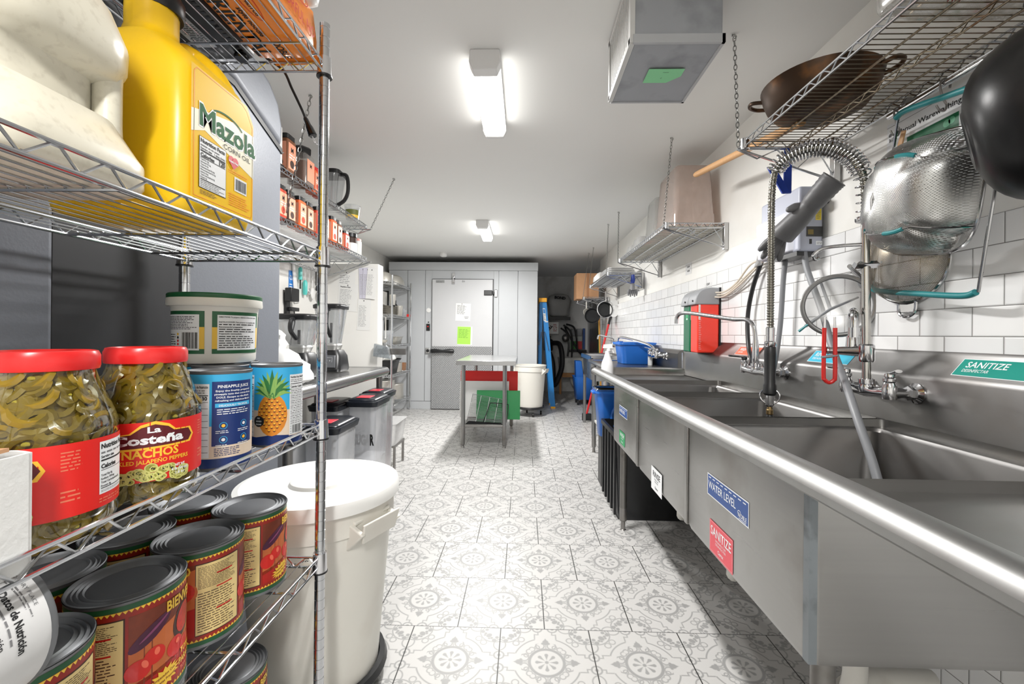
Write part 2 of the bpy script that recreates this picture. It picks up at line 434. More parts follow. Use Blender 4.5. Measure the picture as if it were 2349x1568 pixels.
flat('wall_back', FARM, -2.3, 1.5, 8.9, 9.05, 0, ZC)
flat('wall_front', WALLM, -2.3, 1.4, -2.2, -2.1, 0, ZC)
flat('wall_right_far', FARM, 1.30, 1.42, 6.95, 8.9, 0, ZC)
flat('trim_3', STEELD, 1.292, 1.30, 6.95, 8.6, 0, 1.75)

# ---- ceiling light fixtures
DIFF = mat('light_diffuser', (255, 253, 248), .4, 0, 0, emit=LIGHT_W)
FIXW = mat('fixture_white', (225, 225, 225), .4, 0, .01)
def ceiling_light(x, y0, y1, label, pw=1.0):
    t = thing('ceiling_light', label, 'ceiling light', (x, (y0+y1)/2, ZC-.09), 0, 'wraparound ceiling lights')
    w = .062
    for s, (a, b) in enumerate(((y0, y0+.055), (y1-.03, y1))):
        M().prism([(x-w, ZC), (x-w-.004, ZC-.05), (x-w+.012, ZC-.085), (x+w-.012, ZC-.085), (x+w+.004, ZC-.05), (x+w, ZC)], 'y', a, b).build('end_cap', FIXW, t, bevel=.004)
    M().box(x-w, x+w, y0+.05, y1-.03, ZC-.02, ZC).build('housing', FIXW, t)
    pr = [(x-w+.004, ZC-.02), (x-w+.002, ZC-.05), (x-w+.016, ZC-.078), (x+w-.016, ZC-.078), (x+w-.002, ZC-.05), (x+w-.004, ZC-.02)]
    M().prism(pr, 'y', y0+.055, y1-.03).build('diffuser', DIFF, t)
    ld = bpy.data.lights.new('lamp', 'AREA'); ld.shape = 'RECTANGLE'; ld.size = .09; ld.size_y = y1-y0-.1; ld.energy = LAMP_W*pw; ld.color = (1, .985, .96)
    lo = bpy.data.objects.new('lamp', ld); COL.objects.link(lo); lo.parent = t; lo.location = (0, .012, -.005)
ceiling_light(-.172, 1.80, 2.45, 'long white wraparound ceiling light, the nearer one, above the aisle')
ceiling_light(-.44, 4.5, 5.2, 'white wraparound ceiling light further back, in front of the cold room', 1.5)
ceiling_light(-.15, -1.35, -.35, 'white wraparound ceiling light behind the camera')
# ---- smoke detector
t = thing('smoke_detector', 'small round white detector on the ceiling before the cold room', 'smoke detector', (-1.18, 6.35, ZC-.06))
M().lathe([(.05, ZC), (.055, ZC-.02)], (-1.18, 6.35, 0)).build('mount', BRIGHTW, t)
M().lathe([(.05, ZC-.02), (.048, ZC-.05), (.03, ZC-.06)], (-1.18, 6.35, 0)).build('cover', BRIGHTW, t)
# ---- duct box on the ceiling
DUCT = mat('duct_grey', (160, 163, 168), .6, .0, .1, 5, dirt=((80, 82, 86), .5, 6))
dx0, dx1, dy0, dy1, dz = .335, .625, 1.405, 1.76, 2.085
t = thing('ceiling_duct', 'grey sheet metal duct box hanging from the ceiling with a green note below', 'duct', ((dx0+dx1)/2, (dy0+dy1)/2, dz))
M().box(dx0+.012, dx1, dy0, dy1, dz, ZC).build('duct_body', DUCT, t, bevel=.003)
g = M()
for a, b, c, d in ((dx0+.006, dx1+.006, dy0-.008, dy0+.002), (dx1-.004, dx1+.006, dy0-.008, dy1+.004), (dx0+.006, dx1+.006, dy1-.004, dy1+.004)):
    g.box(a, b, c, d, dz-.004, dz+.024)
g.build('flange', mat('duct_flange', (182, 184, 187), .5, .1, .1), t)
g = M(); GRW = mat('grille_white', (205, 205, 203), .5, 0, .03)
g.box(dx0-.004, dx0+.012, dy0-.004, dy0+.02, dz, ZC-.01).box(dx0-.004, dx0+.012, dy1-.02, dy1+.002, dz, ZC-.01).box(dx0-.004, dx0+.012, dy0, dy1, dz-.002, dz+.02).box(dx0-.004, dx0+.012, dy0, dy1, ZC-.03, ZC-.01)
for k in range(14):
    y = dy0+.03+k*.0215; g.box(dx0, dx0+.004, y, y+.012, dz+.02, ZC-.03)
g.build('grille', GRW, t)
# green note on its underside
GN = mat('green_note', (142, 214, 160), .7, 0, .03)
d = Decal(); d.poly([(.0, .0), (.125, .0), (.125, .085), (.04, .085), (.0, .045)], GN, 0)
d.text('7', .065, .05, .008, INK, 1); d.rect(.05, .07, .02, .0215, INK, 1)
o = d.build('sticky_note', on_plane((.555, 1.535, dz-.0045), (-1, 0, 0), (0, 1, 0))); tag(o, 'green paper note stuck under the grey ceiling duct', 'note')
# ================================================================= THREE-COMPARTMENT SINK
SX, BX, YA, YE, ZR, ZD, ZB = .492, .522, .30, 3.13, .915, .872, .545
sink = thing('compartment_sink', 'long stainless steel three compartment sink along the right wall', 'sink', (.83, 1.7, 0))
SINK = mat('sink_steel', (162, 161, 159), .3, 1, .06, 2.5, bump=.04, bs=3, stretch=(1, 1, 40), rv=.07, dirt=((104, 93, 82), .55, 3.2))
SINKI = mat('sink_bowl_steel', (122, 121, 120), .34, 1, .08, 3, rv=.08, dirt=((105, 98, 92), .5, 4))
def rim_profile(): # (x,z) of the rolled front rim, x offset from SX
    return [(.068, ZD), (.064, ZR-.016), (.054, ZR-.002), (.034, ZR+.005), (.014, ZR+.003), (0, ZR-.007), (-.006, ZR-.020), (-.003, ZR-.034), (.006, ZR-.041), (.03, ZR-.041)]
g = M(); ys = [YA, YE]
g.rings([[(SX+a, y, z) for a, z in rim_profile()] for y in ys], closed=False, caps=False)
g.build('front_rim', mat('rim_steel', (158, 158, 157), .40, 1, .05, 4, bump=.05, bs=30, stretch=(1, .1, 1), dirt=((130, 128, 124), .35, 9)), sink)
g = M()   # end rim (far) and its lip
g.rings([[(x, YE+.0-a, z) for a, z in [(-.0+q[0]-.03, q[1]) for q in rim_profile()]] for x in (SX, 1.145)], closed=False, caps=False)
g.build('end_rim', SINK, sink)
# deck with bowl openings (bowls B = list of (y0,y1))
B = [(.845, 1.385), (1.44, 1.985), (2.04, 2.505)]; bx0, bx1 = .585, 1.09
g = M()
def quad(g, x0, x1, y0, y1, z, z2=None):
    z2 = z if z2 is None else z2
    g.box(x0, x1, y0, y1, z-.003, z)
quad(g, SX+.06, bx0, YA, YE-.01, ZD); quad(g, bx1, 1.142, YA, YE-.01, ZD)
last = YA
for a, b in B:
    quad(g, bx0, bx1, last, a, ZD); last = b
quad(g, bx0, bx1, last, YE-.01, ZD)
g.build('deck', SINKI, sink)
for i, (a, b) in enumerate(B):
    g = M(); cx, cy, w, dd = (bx0+bx1)/2, (a+b)/2, bx1-bx0, b-a
    g.rings([[(cx+p, cy+q, z) for p, q in rrect(w-s, dd-s, rr)] for z, s, rr in ((ZD, 0, .03), (ZD-.01, .012, .035), (ZB+.05, .03, .05), (ZB+.02, .05, .06), (ZB+.006, .10, .05))], caps=False)
    g.add([(cx+p, cy+q, ZB+.006) for p, q in rrect(w-.1, dd-.1, .05)], [tuple(range(20))])
    g.build('bowl', SINKI, sink)
    M().lathe([(.045, ZB+.009), (.03, ZB+.007), (.012, ZB+.004)], (cx, cy, 0)).build('drain', CHROME, sink)
# outer shells of the bowls
for i, (y0, y1, x0) in enumerate(((.805, 1.395, BX), (1.41, 1.995, BX+.002), (2.01, 2.53, BX))):
    g = M(); cx, w = (x0+1.13)/2, 1.13-x0; cy, dd = (y0+y1)/2, y1-y0
    g.rings([[(cx+p, cy+q, z) for p, q in rrect(w-s, dd-s, rr)] for z, s, rr in ((ZR-.02, 0, .02), (ZB+.02, 0, .02), (ZB+.006, .01, .02), (ZB, .04, .02))], caps=False)
    g.add([(cx+p, cy+q, ZB) for p, q in rrect(w-.04, dd-.04, .02)], [tuple(range(20))])
    g.build('bowl_shell', SINK, sink)
g = M()
for y in (1.402, 2.002): M().box(BX-.003, BX+.03, y-.012, y+.012, ZB+.01, ZR-.03).build('seam_strip', SINK, sink, bevel=.003)
# apron under drainboards
for a, b in ((2.53, YE-.02), (YA, .8)): M().box(BX, BX+.004, a, b, ZR-.055, ZR-.03).build('apron', SINK, sink)
# backsplash with a sloping ledge on top
pr = [(1.142, ZD-.002), (1.132, ZD+.004), (1.137, ZD+.02), (1.137, 1.03), (1.145, 1.045), (1.192, 1.10), (1.1935, 1.112), (1.1935, ZD-.002)]
M().rings([[(a, y, z) for a, z in pr] for y in (-.4, 3.13)]).build('backsplash', SINKI, sink)
M().box(1.128, 1.138, 3.12, 3.135, ZD, 1.03).build('splash_seam', CHROME, sink)
for (x, y) in ((.60, 2.66), (1.1, 2.66), (.575, .845), (1.1, .845)):
    zt = ZB if y < 2.6 else ZR-.05
    if y > 2.6 and x < .7: y = 2.60
    g = M().cyl((x, y, .055), (x, y, zt), .0205, n=20); l = g.build('leg', mat('galvanised_leg', (132, 130, 127), .42, 1, .15, 12, dirt=((90, 84, 78), .6, 12)), sink)
    M().lathe([(.0215, .13), (.0215, .06), (.013, .05), (.013, .006), (.018, 0)], (x, y, 0), 16).build('foot', STEELD, l)
# grey sealant on the near corner
M().box(BX-.001, BX+.014, .8035, .820, ZB+.012, ZR-.045).build('corner_bead', mat('sealant', (128, 134, 138), .4, .6, .15, 12, dirt=((70, 72, 74), .6, 20)), sink)
# drain pipes under it
PVC = mat('white_pipe', (214, 212, 206), .4, 0, .06, dirt=((150, 140, 120), .4, 10))
for (a, b) in B:
    cy = (a+b)/2; pts = spline([((bx0+bx1)/2, cy, ZB-.003), ((bx0+bx1)/2, cy, .40), ((bx0+bx1)/2, cy, .30), ((bx0+bx1)/2-.005, cy+.02, .22), ((bx0+bx1)/2+.03, cy+.08, .20), (.95, cy+.10, .22), (1.12, cy+.10, .22)], 5)
    M().tube(pts, .026, 12).build('drain_pipe', PVC, sink)
# stickers on the sink
BL = mat('sticker_blue', (34, 74, 142), .35, 0, .03); WS = mat('sticker_white', (236, 238, 240), .35, 0, .02); RS = mat('sticker_red', (226, 74, 88), .35, 0, .04); GS = mat('sticker_green', (38, 150, 92), .35, 0, .03); TS = mat('sticker_teal', (20, 142, 128), .35, 0, .04); CS = mat('sticker_cyan', (62, 178, 208), .35, 0, .04); OS = mat('sticker_orange', (238, 110, 84), .35, 0, .03)
def front(y, z): return on_plane((BX-.0005, y, z), (0, -1, 0), (0, 0, 1))
d = Decal(.05); W_, H_ = .225, .060
d.rect(0, W_, 0, H_, WS, 0); d.rect(.003, W_-.003, .003, H_-.003, BL, 1)
for k in range(9): d.rect(.010+k*.0235, .024+k*.0235, H_-.0105, H_-.008, WS, 2)
d.text('WATER LEVEL', .008, .021, .021, WS, 2, .006, .155); d.text('NOBLE', .176, .009, .011, WS, 2, .01, .040); d.ring(.181, .019, .008, .006, .0015, WS, 2); d.rect(.178, .214, .005, .0065, WS, 2)
o = d.build('water_level_sticker', front(1.240, .708)); tag(o, 'large blue WATER LEVEL sticker with dashed line on the nearest bowl', 'sticker')
d = Decal(.05); d.rect(0, .134, 0, .086, RS, 0)
for a, b, c, e in ((.003, .131, .003, .0036), (.003, .131, .0824, .083), (.003, .0036, .003, .083), (.1304, .131, .003, .083)): d.rect(a, b, c, e, WS, 1)
d.text('SANITIZE', .067, .049, .025, WS, 2, .012, .116, 'c'); d.text('DESINFECTAR', .067, .038, .006, WS, 2, 0, .06, 'c'); d.text('DÉSINFECTER', .067, .029, .006, WS, 2, 0, .06, 'c'); d.text('Clorox', .067, .012, .010, WS, 2, .015, .032, 'c')
o = d.build('sanitize_sticker', front(1.223, .560)); tag(o, 'red SANITIZE sticker on the nearest bowl below the blue one', 'sticker')
d = Decal(.05); d.rect(0, .134, 0, .090, WS, 0); d.text('RINSE', .067, .056, .022, INK, 1, .015, .09, 'c'); d.text('ENJUAGAR', .067, .045, .005, INK, 1, 0, .05, 'c'); d.text('RINCER', .067, .036, .005, INK, 1, 0, .04, 'c'); d.text('Clorox', .067, .012, .009, INK, 1, .02, .036, 'c')
o = d.build('rinse_sticker', front(1.775, .538)); tag(o, 'white RINSE sticker on the middle bowl of the long sink', 'sticker')
d = Decal(.05); d.rect(0, .18, 0, .05, WS, 0); d.rect(.003, .177, .003, .047, BL, 1); d.text('WATER LEVEL', .008, .016, .018, WS, 2, .01, .125)
for k in range(7): d.rect(.008+k*.0235, .02+k*.0235, .039, .042, WS, 2)
o = d.build('water_level_sticker', front(2.371, .726)); tag(o, 'small blue WATER LEVEL sticker on the farthest bowl', 'sticker')
d = Decal(.05); d.rect(0, .13, 0, .068, GS, 0); d.text('WASH', .065, .040, .020, WS, 1, .012, .09, 'c'); d.text('LAVAR', .065, .028, .007, WS, 1, 0, .05, 'c'); d.text('Clorox', .065, .01, .009, WS, 1, .02, .04, 'c')
o = d.build('wash_sticker', front(2.366, .576)); tag(o, 'green WASH sticker low on the farthest bowl', 'sticker')
# stickers on the sloping ledge of the splash
def ledge(y, off=0): # origin at the ledge bottom, u toward the camera
    return on_plane((1.146+off, y, 1.0468+off*1.17), (0, -1, 0), (.047, 0, .055))
for y, w, mt_, t1, t2, lab in ((1.205, .34, TS, 'SANITIZE', 'DESINFECTAR', 'teal SANITIZE strip label on the splash ledge of the sink'), (1.80, .22, CS, 'RINSE', 'ENJUAGAR', 'light blue RINSE strip label on the splash ledge behind the faucets'), (2.41, .22, OS, 'WASH', 'LAVAR', 'orange WASH strip label on the splash ledge behind the spray hose')):
    d = Decal(.05); d.rect(0, w, 0, .058, WS, 0); d.rect(.002, w, .002, .056, mt_, 1); d.text(t1, .02, .029, .020, WS, 2, .012, .1 if len(t1) > 5 else .06); d.text(t2, .02, .014, .010, WS, 2, .005, .065 if len(t2) > 8 else .05)
    o = d.build(t1.lower()+'_label', ledge(y, .004)); tag(o, lab, 'label')
# ================================================================= WIRE SHELVES
def truss(g, a, b, z0, z1, pitch, r1=.003, r2=.0019):
    a = Vector(a); b = Vector(b); L_ = (b-a).length; n = max(2, round(L_/pitch)); d = (b-a)/n
    g.cyl(a+Vector((0, 0, z1)), b+Vector((0, 0, z1)), r1, n=8); g.cyl(a+Vector((0, 0, z0)), b+Vector((0, 0, z0)), r1, n=8)
    pts = []
    for i in range(n):
        p = a+d*i; e = .10
        pts += [p+d*e*.0+Vector((0, 0, z0+r1)), p+d*(.5-e)+Vector((0, 0, z1-r1)), p+d*(.5+e)+Vector((0, 0, z1-r1)), p+d*(1-e)+Vector((0, 0, z0+r1))]
    g.tube(pts, r2, 5)
def wire_shelf(parent, x0, x1, y0, y1, zl, zt, wdir='y', mt=None, wp=.024, pitch=.062, cross=(), name='wire_shelf', edge=None, mid=False, rs=1.0):
    g = M(); mt = mt or WIRE; g.mat(edge or mt)
    for a, b in (((x0, y0, 0), (x0, y1, 0)), ((x1, y0, 0), (x1, y1, 0)), ((x0, y0, 0), (x1, y0, 0)), ((x0, y1, 0), (x1, y1, 0))):
        truss(g, a, b, zl, zt, pitch, .003*rs, .0019*rs)
    g.mat(mt); zw = zl+.0045
    if wdir == 'y':
        n = int((x1-x0)/wp)
        for i in range(1, n): x = x0+(x1-x0)*i/n; g.cyl((x, y0, zw), (x, y1, zw), .0013*rs, n=6)
        for y in cross: g.cyl((x0, y, zl-.001), (x1, y, zl-.001), .0028*rs, n=6)
    else:
        n = int((y1-y0)/wp)
        for i in range(1, n): y = y0+(y1-y0)*i/n; g.cyl((x0, y, zw), (x1, y, zw), .0013*rs, n=5)
        for x in cross: g.cyl((x, y0, zl-.001), (x, y1, zl-.001), .0026*rs, n=6)
        if mid: truss(g, ((x0+x1)/2, y0, 0), ((x0+x1)/2, y1, 0), zl-.02, zl-.001, pitch, .0022*rs, .0016*rs)
    return g.build(name, None, parent)
def post(parent, x, y, z0, z1, r=.0127, step=.0254, foot=True, nn=20):
    pr = []; z = z0+.03
    pr = [(r, z0+.03)]
    while z+step < z1-.002:
        z += step; pr += [(r, z-.0015), (r-.0009, z-.001), (r-.0009, z+.001), (r, z+.0015)]
    pr += [(r, z1-.003), (r-.004, z1)]
    o = M().lathe(pr, (x, y, 0), nn).build('post', mat('post_chrome', (205, 207, 210), .12, 1, .05), parent)
    if foot: M().lathe([(r-.002, z0+.03), (r-.002, z0+.015), (r+.005, z0+.012), (r+.005, z0)], (x, y, 0), 12).build('foot', CHROME, o)
    return o
RX0, RX1, RY0, RY1 = -.8875, -.5225, -.12, 1.117
rack = thing('wire_shelving_unit', 'chrome wire shelving unit filling the left foreground, stacked with jars and cans', 'shelving', (-.705, .5, 0))
TIERS = [(1.824, 1.848), (1.333, 1.358), (.887, .912), (.543, .568), (.178, .203)]
for x, y in ((RX1, RY1), (RX0, RY1), (RX1, RY0), (RX0, RY0)): post(rack, x, y, 0, 1.95)
for zl, zt in TIERS:
    wire_shelf(rack, RX0+.012, RX1-.001, RY0+.012, RY1-.004, zl, zt, 'y', WIRE, .0235, .0625, (.05, .30, .55, .81, 1.0))
    for x, y in ((RX1, RY1), (RX0, RY1)):
        c = M().lathe([(.0128, zt+.012), (.0165, zt+.012), (.0185, zl-.012), (.0128, zl-.012)], (x, y, 0), 20).build('collar', CHROME, rack)
        M().lathe([(.0195, zl-.010), (.0195, zl-.014), (.0129, zl-.015)], (x, y, 0), 16).build('split_ring', BLACKP, c)
M().cyl((RX1+.0129, RY1-.004, .99), (RX1+.0129, RY1-.004, 1.15), .0002).build('price_strip', BLUEP, rack) if 0 else None
# ================================================================= CANS
TIN = mat('tin_lid', (118, 120, 123), .48, .6, .06, 12, rv=.06)
def can_lid(r, z, s=1):
    pr = [(r*.9, z-.02), (r*.97, z-.012), (r*.985, z-.003*s), (r, z), (r*.985, z+.0015*s), (r*.955, z-.003*s), (r*.93, z-.0045*s)]
    for q in (.88, .80, .71):
        pr += [(r*(q+.035), z-.004*s), (r*q, z-.0015*s), (r*(q-.035), z-.0045*s)]
    pr += [(r*.6, z-.003*s), (r*.001, z-.003*s)]
    return pr
BAND = mat('label_green_band', (28, 84, 48), .4, 0, .05); REDL = mat('label_red', (150, 34, 22), .38, 0, .12, 20); YEL = mat('label_yellow', (246, 200, 66), .4, 0, .04)
CREAM = mat('label_cream', (230, 205, 140), .5, 0, .04); TOM = mat('tomato_red', (206, 34, 26), .3, 0, .15, 40); TOMH = mat('tomato_highlight', (240, 110, 84), .3, 0, .1); EGG = mat('aubergine', (78, 26, 58), .35, 0, .3, 40); BRN = mat('label_brown', (64, 34, 22), .4, 0, .2); ORG = mat('plank_orange', (196, 104, 52), .4, 0, .2, 20); SALSA = mat('salsa', (200, 50, 36), .4, 0, .4, 120); DKRED = mat('label_dark_red', (120, 18, 14), .4, 0, .1); PINKT = mat('print_pink', (226, 120, 90), .4, 0, .05)
def tomato_label(r, h, du, seed):
    d = Decal(.01); C_ = PI*r
    d.rect(-C_, C_, .006, h-.006, REDL, 0)
    d.rect(-C_, C_, h-.014, h-.006, BAND, 1); d.rect(-C_, C_, .006, .014, BAND, 1)
    n = 70
    for i in range(n):
        u = -C_+2*C_*i/n; w = 2*C_/n
        d.poly([(u, h-.0145), (u+w/2, h-.0195), (u+w, h-.0145)], YEL, 1); d.poly([(u, .0145), (u+w, .0145), (u+w/2, .0195)], YEL, 1)
    def wr(a): # keep u in range
        return (a+C_) % (2*C_)-C_
    z0, z1 = .024, h-.026
    for base in (du, du+C_):
        b = base
        def R(u0, u1, v0, v1, m, hh): d.rect(b+u0, b+u1, v0, v1, m, hh)
        R(-.085, -.004, z0, z1, BRN, 1); R(-.083, -.006, z0+.002, z1-.002, CREAM, 2)
        d.micro(b-.08, b-.012, z0+.088, z1-.006, 15, BRN, 3, seed, .32); d.micro(b-.08, b-.012, z0+.006, z0+.082, 16, BRN, 3, seed+1, .32)
        for q in (4, 9, 17): d.rect(b-.05, b-.02, z1-.006-q*.0052, z1-.0035-q*.0052, TOM, 4)
        # picture: table boards, aubergine, tomatoes, salsa bowl
        R(.0, .155, z0, z1, mat('print_warm_brown', (120, 50, 26), .4, 0, .3, 60), 1)
        d.poly([(b+.0, z0+.02), (b+.155, z0+.055), (b+.155, z0+.128), (b+.0, z0+.085)], ORG, 2)
        d.poly([(b+.0, z0+.0), (b+.155, z0), (b+.155, z0+.055), (b+.0, z0+.028)], mat('print_red_field', (176, 28, 18), .4, 0, .15, 50), 2)
        d.disc(b+.028, z0+.098, .034, EGG, 3, .011, a=.6); d.disc(b+.034, z0+.103, .026, mat('aubergine_shine', (140, 70, 110), .3, 0, .1), 4, .002, a=.6)
        d.disc(b+.012, z0+.048, .017, TOM, 4, .016); d.disc(b+.033, z0+.06, .015, TOM, 5, .014); d.disc(b+.067, z0+.052, .016, TOM, 4); d.disc(b+.09, z0+.044, .013, TOM, 5)
        d.disc(b+.02, z0+.054, .004, TOMH, 6, .007, a=.4); d.disc(b+.036, z0+.065, .004, TOMH, 6, .006); d.disc(b+.071, z0+.058, .004, TOMH, 6)
        d.disc(b+.085, z0+.088, .022, BRN, 3, .03, a=-.4); d.disc(b+.087, z0+.09, .017, SALSA, 4, .024, a=-.4)
        d.disc(b-.112, z0+.085, .032, ORG, 3, .026); d.disc(b-.112, z0+.087, .028, SALSA, 4, .021)
        d.disc(b-.12, z0+.03, .017, TOM, 4); d.disc(b-.14, z0+.04, .015, TOM, 4); d.disc(b-.116, z0+.036, .004, TOMH, 5)
        pts = []
        for i in range(32):
            a = 2*PI*i/32; k = .9 if i % 2 else 1.35; pts.append((b+.048+.0205*k*math.cos(a), z0+.014+.0125*k*math.sin(a)+.004*math.cos(a)))
        d.poly(pts, YEL, 6); d.text('Empacados Con', b+.048, z0+.016, .0045, DKRED, 7, .01, .034, 'c', .15); d.text('Tomates Frescos!', b+.048, z0+.008, .0045, DKRED, 7, .01, .036, 'c', .15)
        d.text('BIENVENIDO', b+.05, z1-.018, .017, YEL, 7, .03, .098)
        d.text('TOMATES', b+.078, z0+.030, .010, YEL, 7, .02, .05); d.text('PARA SALSA', b+.074, z0+.014, .011, YEL, 7, .02, .062); d.text('TOMATOES', b+.078, z0+.003, .006, PINKT, 7, .01, .04)
    return d
CAN_R, CAN_H = .0785, .186
def tomato_can(x, y, z, du, label, far=False, group='big red tomato cans'):
    t = thing('tomato_can', label, 'can', (x, y, z), 0, group)
    r, h = CAN_R, CAN_H
    M().lathe([(r*.9, .002), (r, 0), (r+.0008, .0015), (r, .004), (r-.0012, .006), (r-.0012, h-.006), (r, h-.004), (r+.0008, h-.001)], (x, y, z), 48, caps=False).build('can_body', TIN, t)
    M().lathe(can_lid(r, h), (x, y, z), 48).build('lid', TIN, t)
    a0 = math.atan2(-y, -x)
    tomato_label(r, h, du, int(x*1000) % 50).build('label', on_cyl((x, y, z), r-.0012, a0), t, lift=.00018)
    return t
Z4 = TIERS[3][0]+.0062; XF = -.655
tomato_can(XF, .711, Z4, 0.0, 'red tomato can, cream text panel left and starburst right, second in the front row')
tomato_can(XF, .870, Z4, .078, 'red tomato can in the front row with cream text panel turned right')
tomato_can(XF+.004, 1.029, Z4, .025, 'red tomato can at the far end of the front row, beside the white bin')
tomato_can(XF, .545, Z4, .10, 'red tomato can nearest the camera, under the tipped white can')
tomato_can(-.815, .725, Z4, .0, 'red tomato can in the shaded back row, behind the second front can')
tomato_can(-.815, .884, Z4, .03, 'red tomato can in the middle of the shaded back row')
tomato_can(-.811, 1.043, Z4, .03, 'red tomato can at the far end of the shaded back row')
tomato_can(-.815, .566, Z4, .0, 'red tomato can in the shaded back row nearest the camera')
Z5 = TIERS[4][0]+.0062
tomato_can(-.68, 1.0, Z5, .02, 'red tomato can on the lowest shelf at its far end')
tomato_can(-.70, .835, Z5, .02, 'red tomato can on the lowest shelf, second from its far end')
# tipped white can lying on the near cans
def white_can():
    r, h = .080, .175; ctr = Vector((-.598, .30, Z4+CAN_H+.0025+r))
    t = thing('tipped_can', 'white labelled can lying on its side on top of the tomato cans', 'can', tuple(ctr))
    Q = Matrix.Translation(ctr) @ Matrix.Rotation(-PI/2, 4, 'X')
    g = M(); g.T = Q; g.lathe([(r*.9, .002), (r, 0), (r+.0008, .0015), (r-.0012, .006), (r-.0012, h-.006), (r, h-.004), (r+.0008, h-.001)], n=48, caps=False).build('can_body', TIN, t)
    g = M(); g.T = Q; g.lathe(can_lid(r, h), n=48).build('lid', TIN, t)
    d = Decal(.008); C_ = PI*r; wl = mat('label_white', (214, 214, 214), .45, 0, .03)
    d.rect(-C_, C_, .006, h-.006, wl, 0)
    for b in (-.06,):
        d.text('STORE IN A COOL DRY PLACE', b, h-.017, .004, INKG, 1, 0, .085); d.micro(b, b+.10, h-.026, h-.020, 2, INKG, 1, 3)
        d.text('Nutrition Facts/Datos de Nutrición', b, h-.038, .0080, INK, 1, .03, .125); d.micro(b, b+.12, h-.046, h-.041, 1, INKG, 1, 4)
        d.text('Serving size/Tamaño por ración', b, h-.055, .0058, INK, 1, .01, .11); d.rect(b, b+.14, h-.063, h-.059, INK, 1)
        d.text('Calories/Calorías', b, h-.079, .010, INK, 1, .03, .085); d.text('130', b+.11, h-.079, .013, INK, 1, .03)
        d.rect(b, b+.14, h-.086, h-.084, INK, 1); d.micro(b, b+.14, .012, h-.090, 12, INKG, 1, 9)
    fn0 = on_cyl((0, 0, 0), r-.0012, 0)
    # facing the camera: local angle so that the middle points at the camera
    tocam = (Matrix.Rotation(PI/2, 4, 'X') @ (Vector((0, 0, 1.15))-ctr)); a0 = math.atan2(tocam.y, tocam.x)-.25
    fn0 = on_cyl((0, 0, 0), r-.0012, a0)
    d.build('label', lambda a, b, hh: Q @ fn0(a, b, hh), t)
white_can()
# ---- jalapeño jars
GLASS = clear('jar_glass', (236, 240, 232), .06)
BRINE = mat('brine', (122, 96, 24), .25, 0, .35, 30); PEP = mat('pickled_pepper', (138, 112, 26), .3, 0, .45, 25, coat=.5); PEP2 = mat('pepper_flesh', (196, 176, 66), .35, 0, .2, 30)
LRED = mat('jar_label_red', (222, 36, 30), .35, 0, .04); MAROON = mat('logo_maroon', (92, 18, 28), .4, 0, .05); LYEL = mat('logo_yellow', (250, 196, 58), .4, 0, .04); OLIVE = mat('print_olive', (150, 150, 60), .4, 0, .25, 60); OLIV2 = mat('print_olive_light', (206, 204, 120), .4, 0, .2, 60)
def pepper_ring(g, c, nrm, R_, k):
    nrm = Vector(nrm).normalized(); a = nrm.orthogonal().normalized(); b = nrm.cross(a)
    rd = random.random()*6; g.mat(PEP); rows = []
    n = 14
    sq = random.uniform(.7, 1)
    for i in range(n):
        t = 2*PI*i/n+rd; q = a*math.cos(t)+b*math.sin(t)*sq; e = q.normalized(); cc = c+q*R_
        rows.append([cc+e*(.0056*math.cos(s))+nrm*(.0036*math.sin(s)) for s in (0, 1.257, 2.513, 3.77, 5.027)])
    rows.append(rows[0]); g.rings(rows, caps=False)
    if k % 2 == 0:
        g.mat(PEP2); g.ball(c+a*R_*.2, R_*.35, R_*.25, R_*.22, 6)
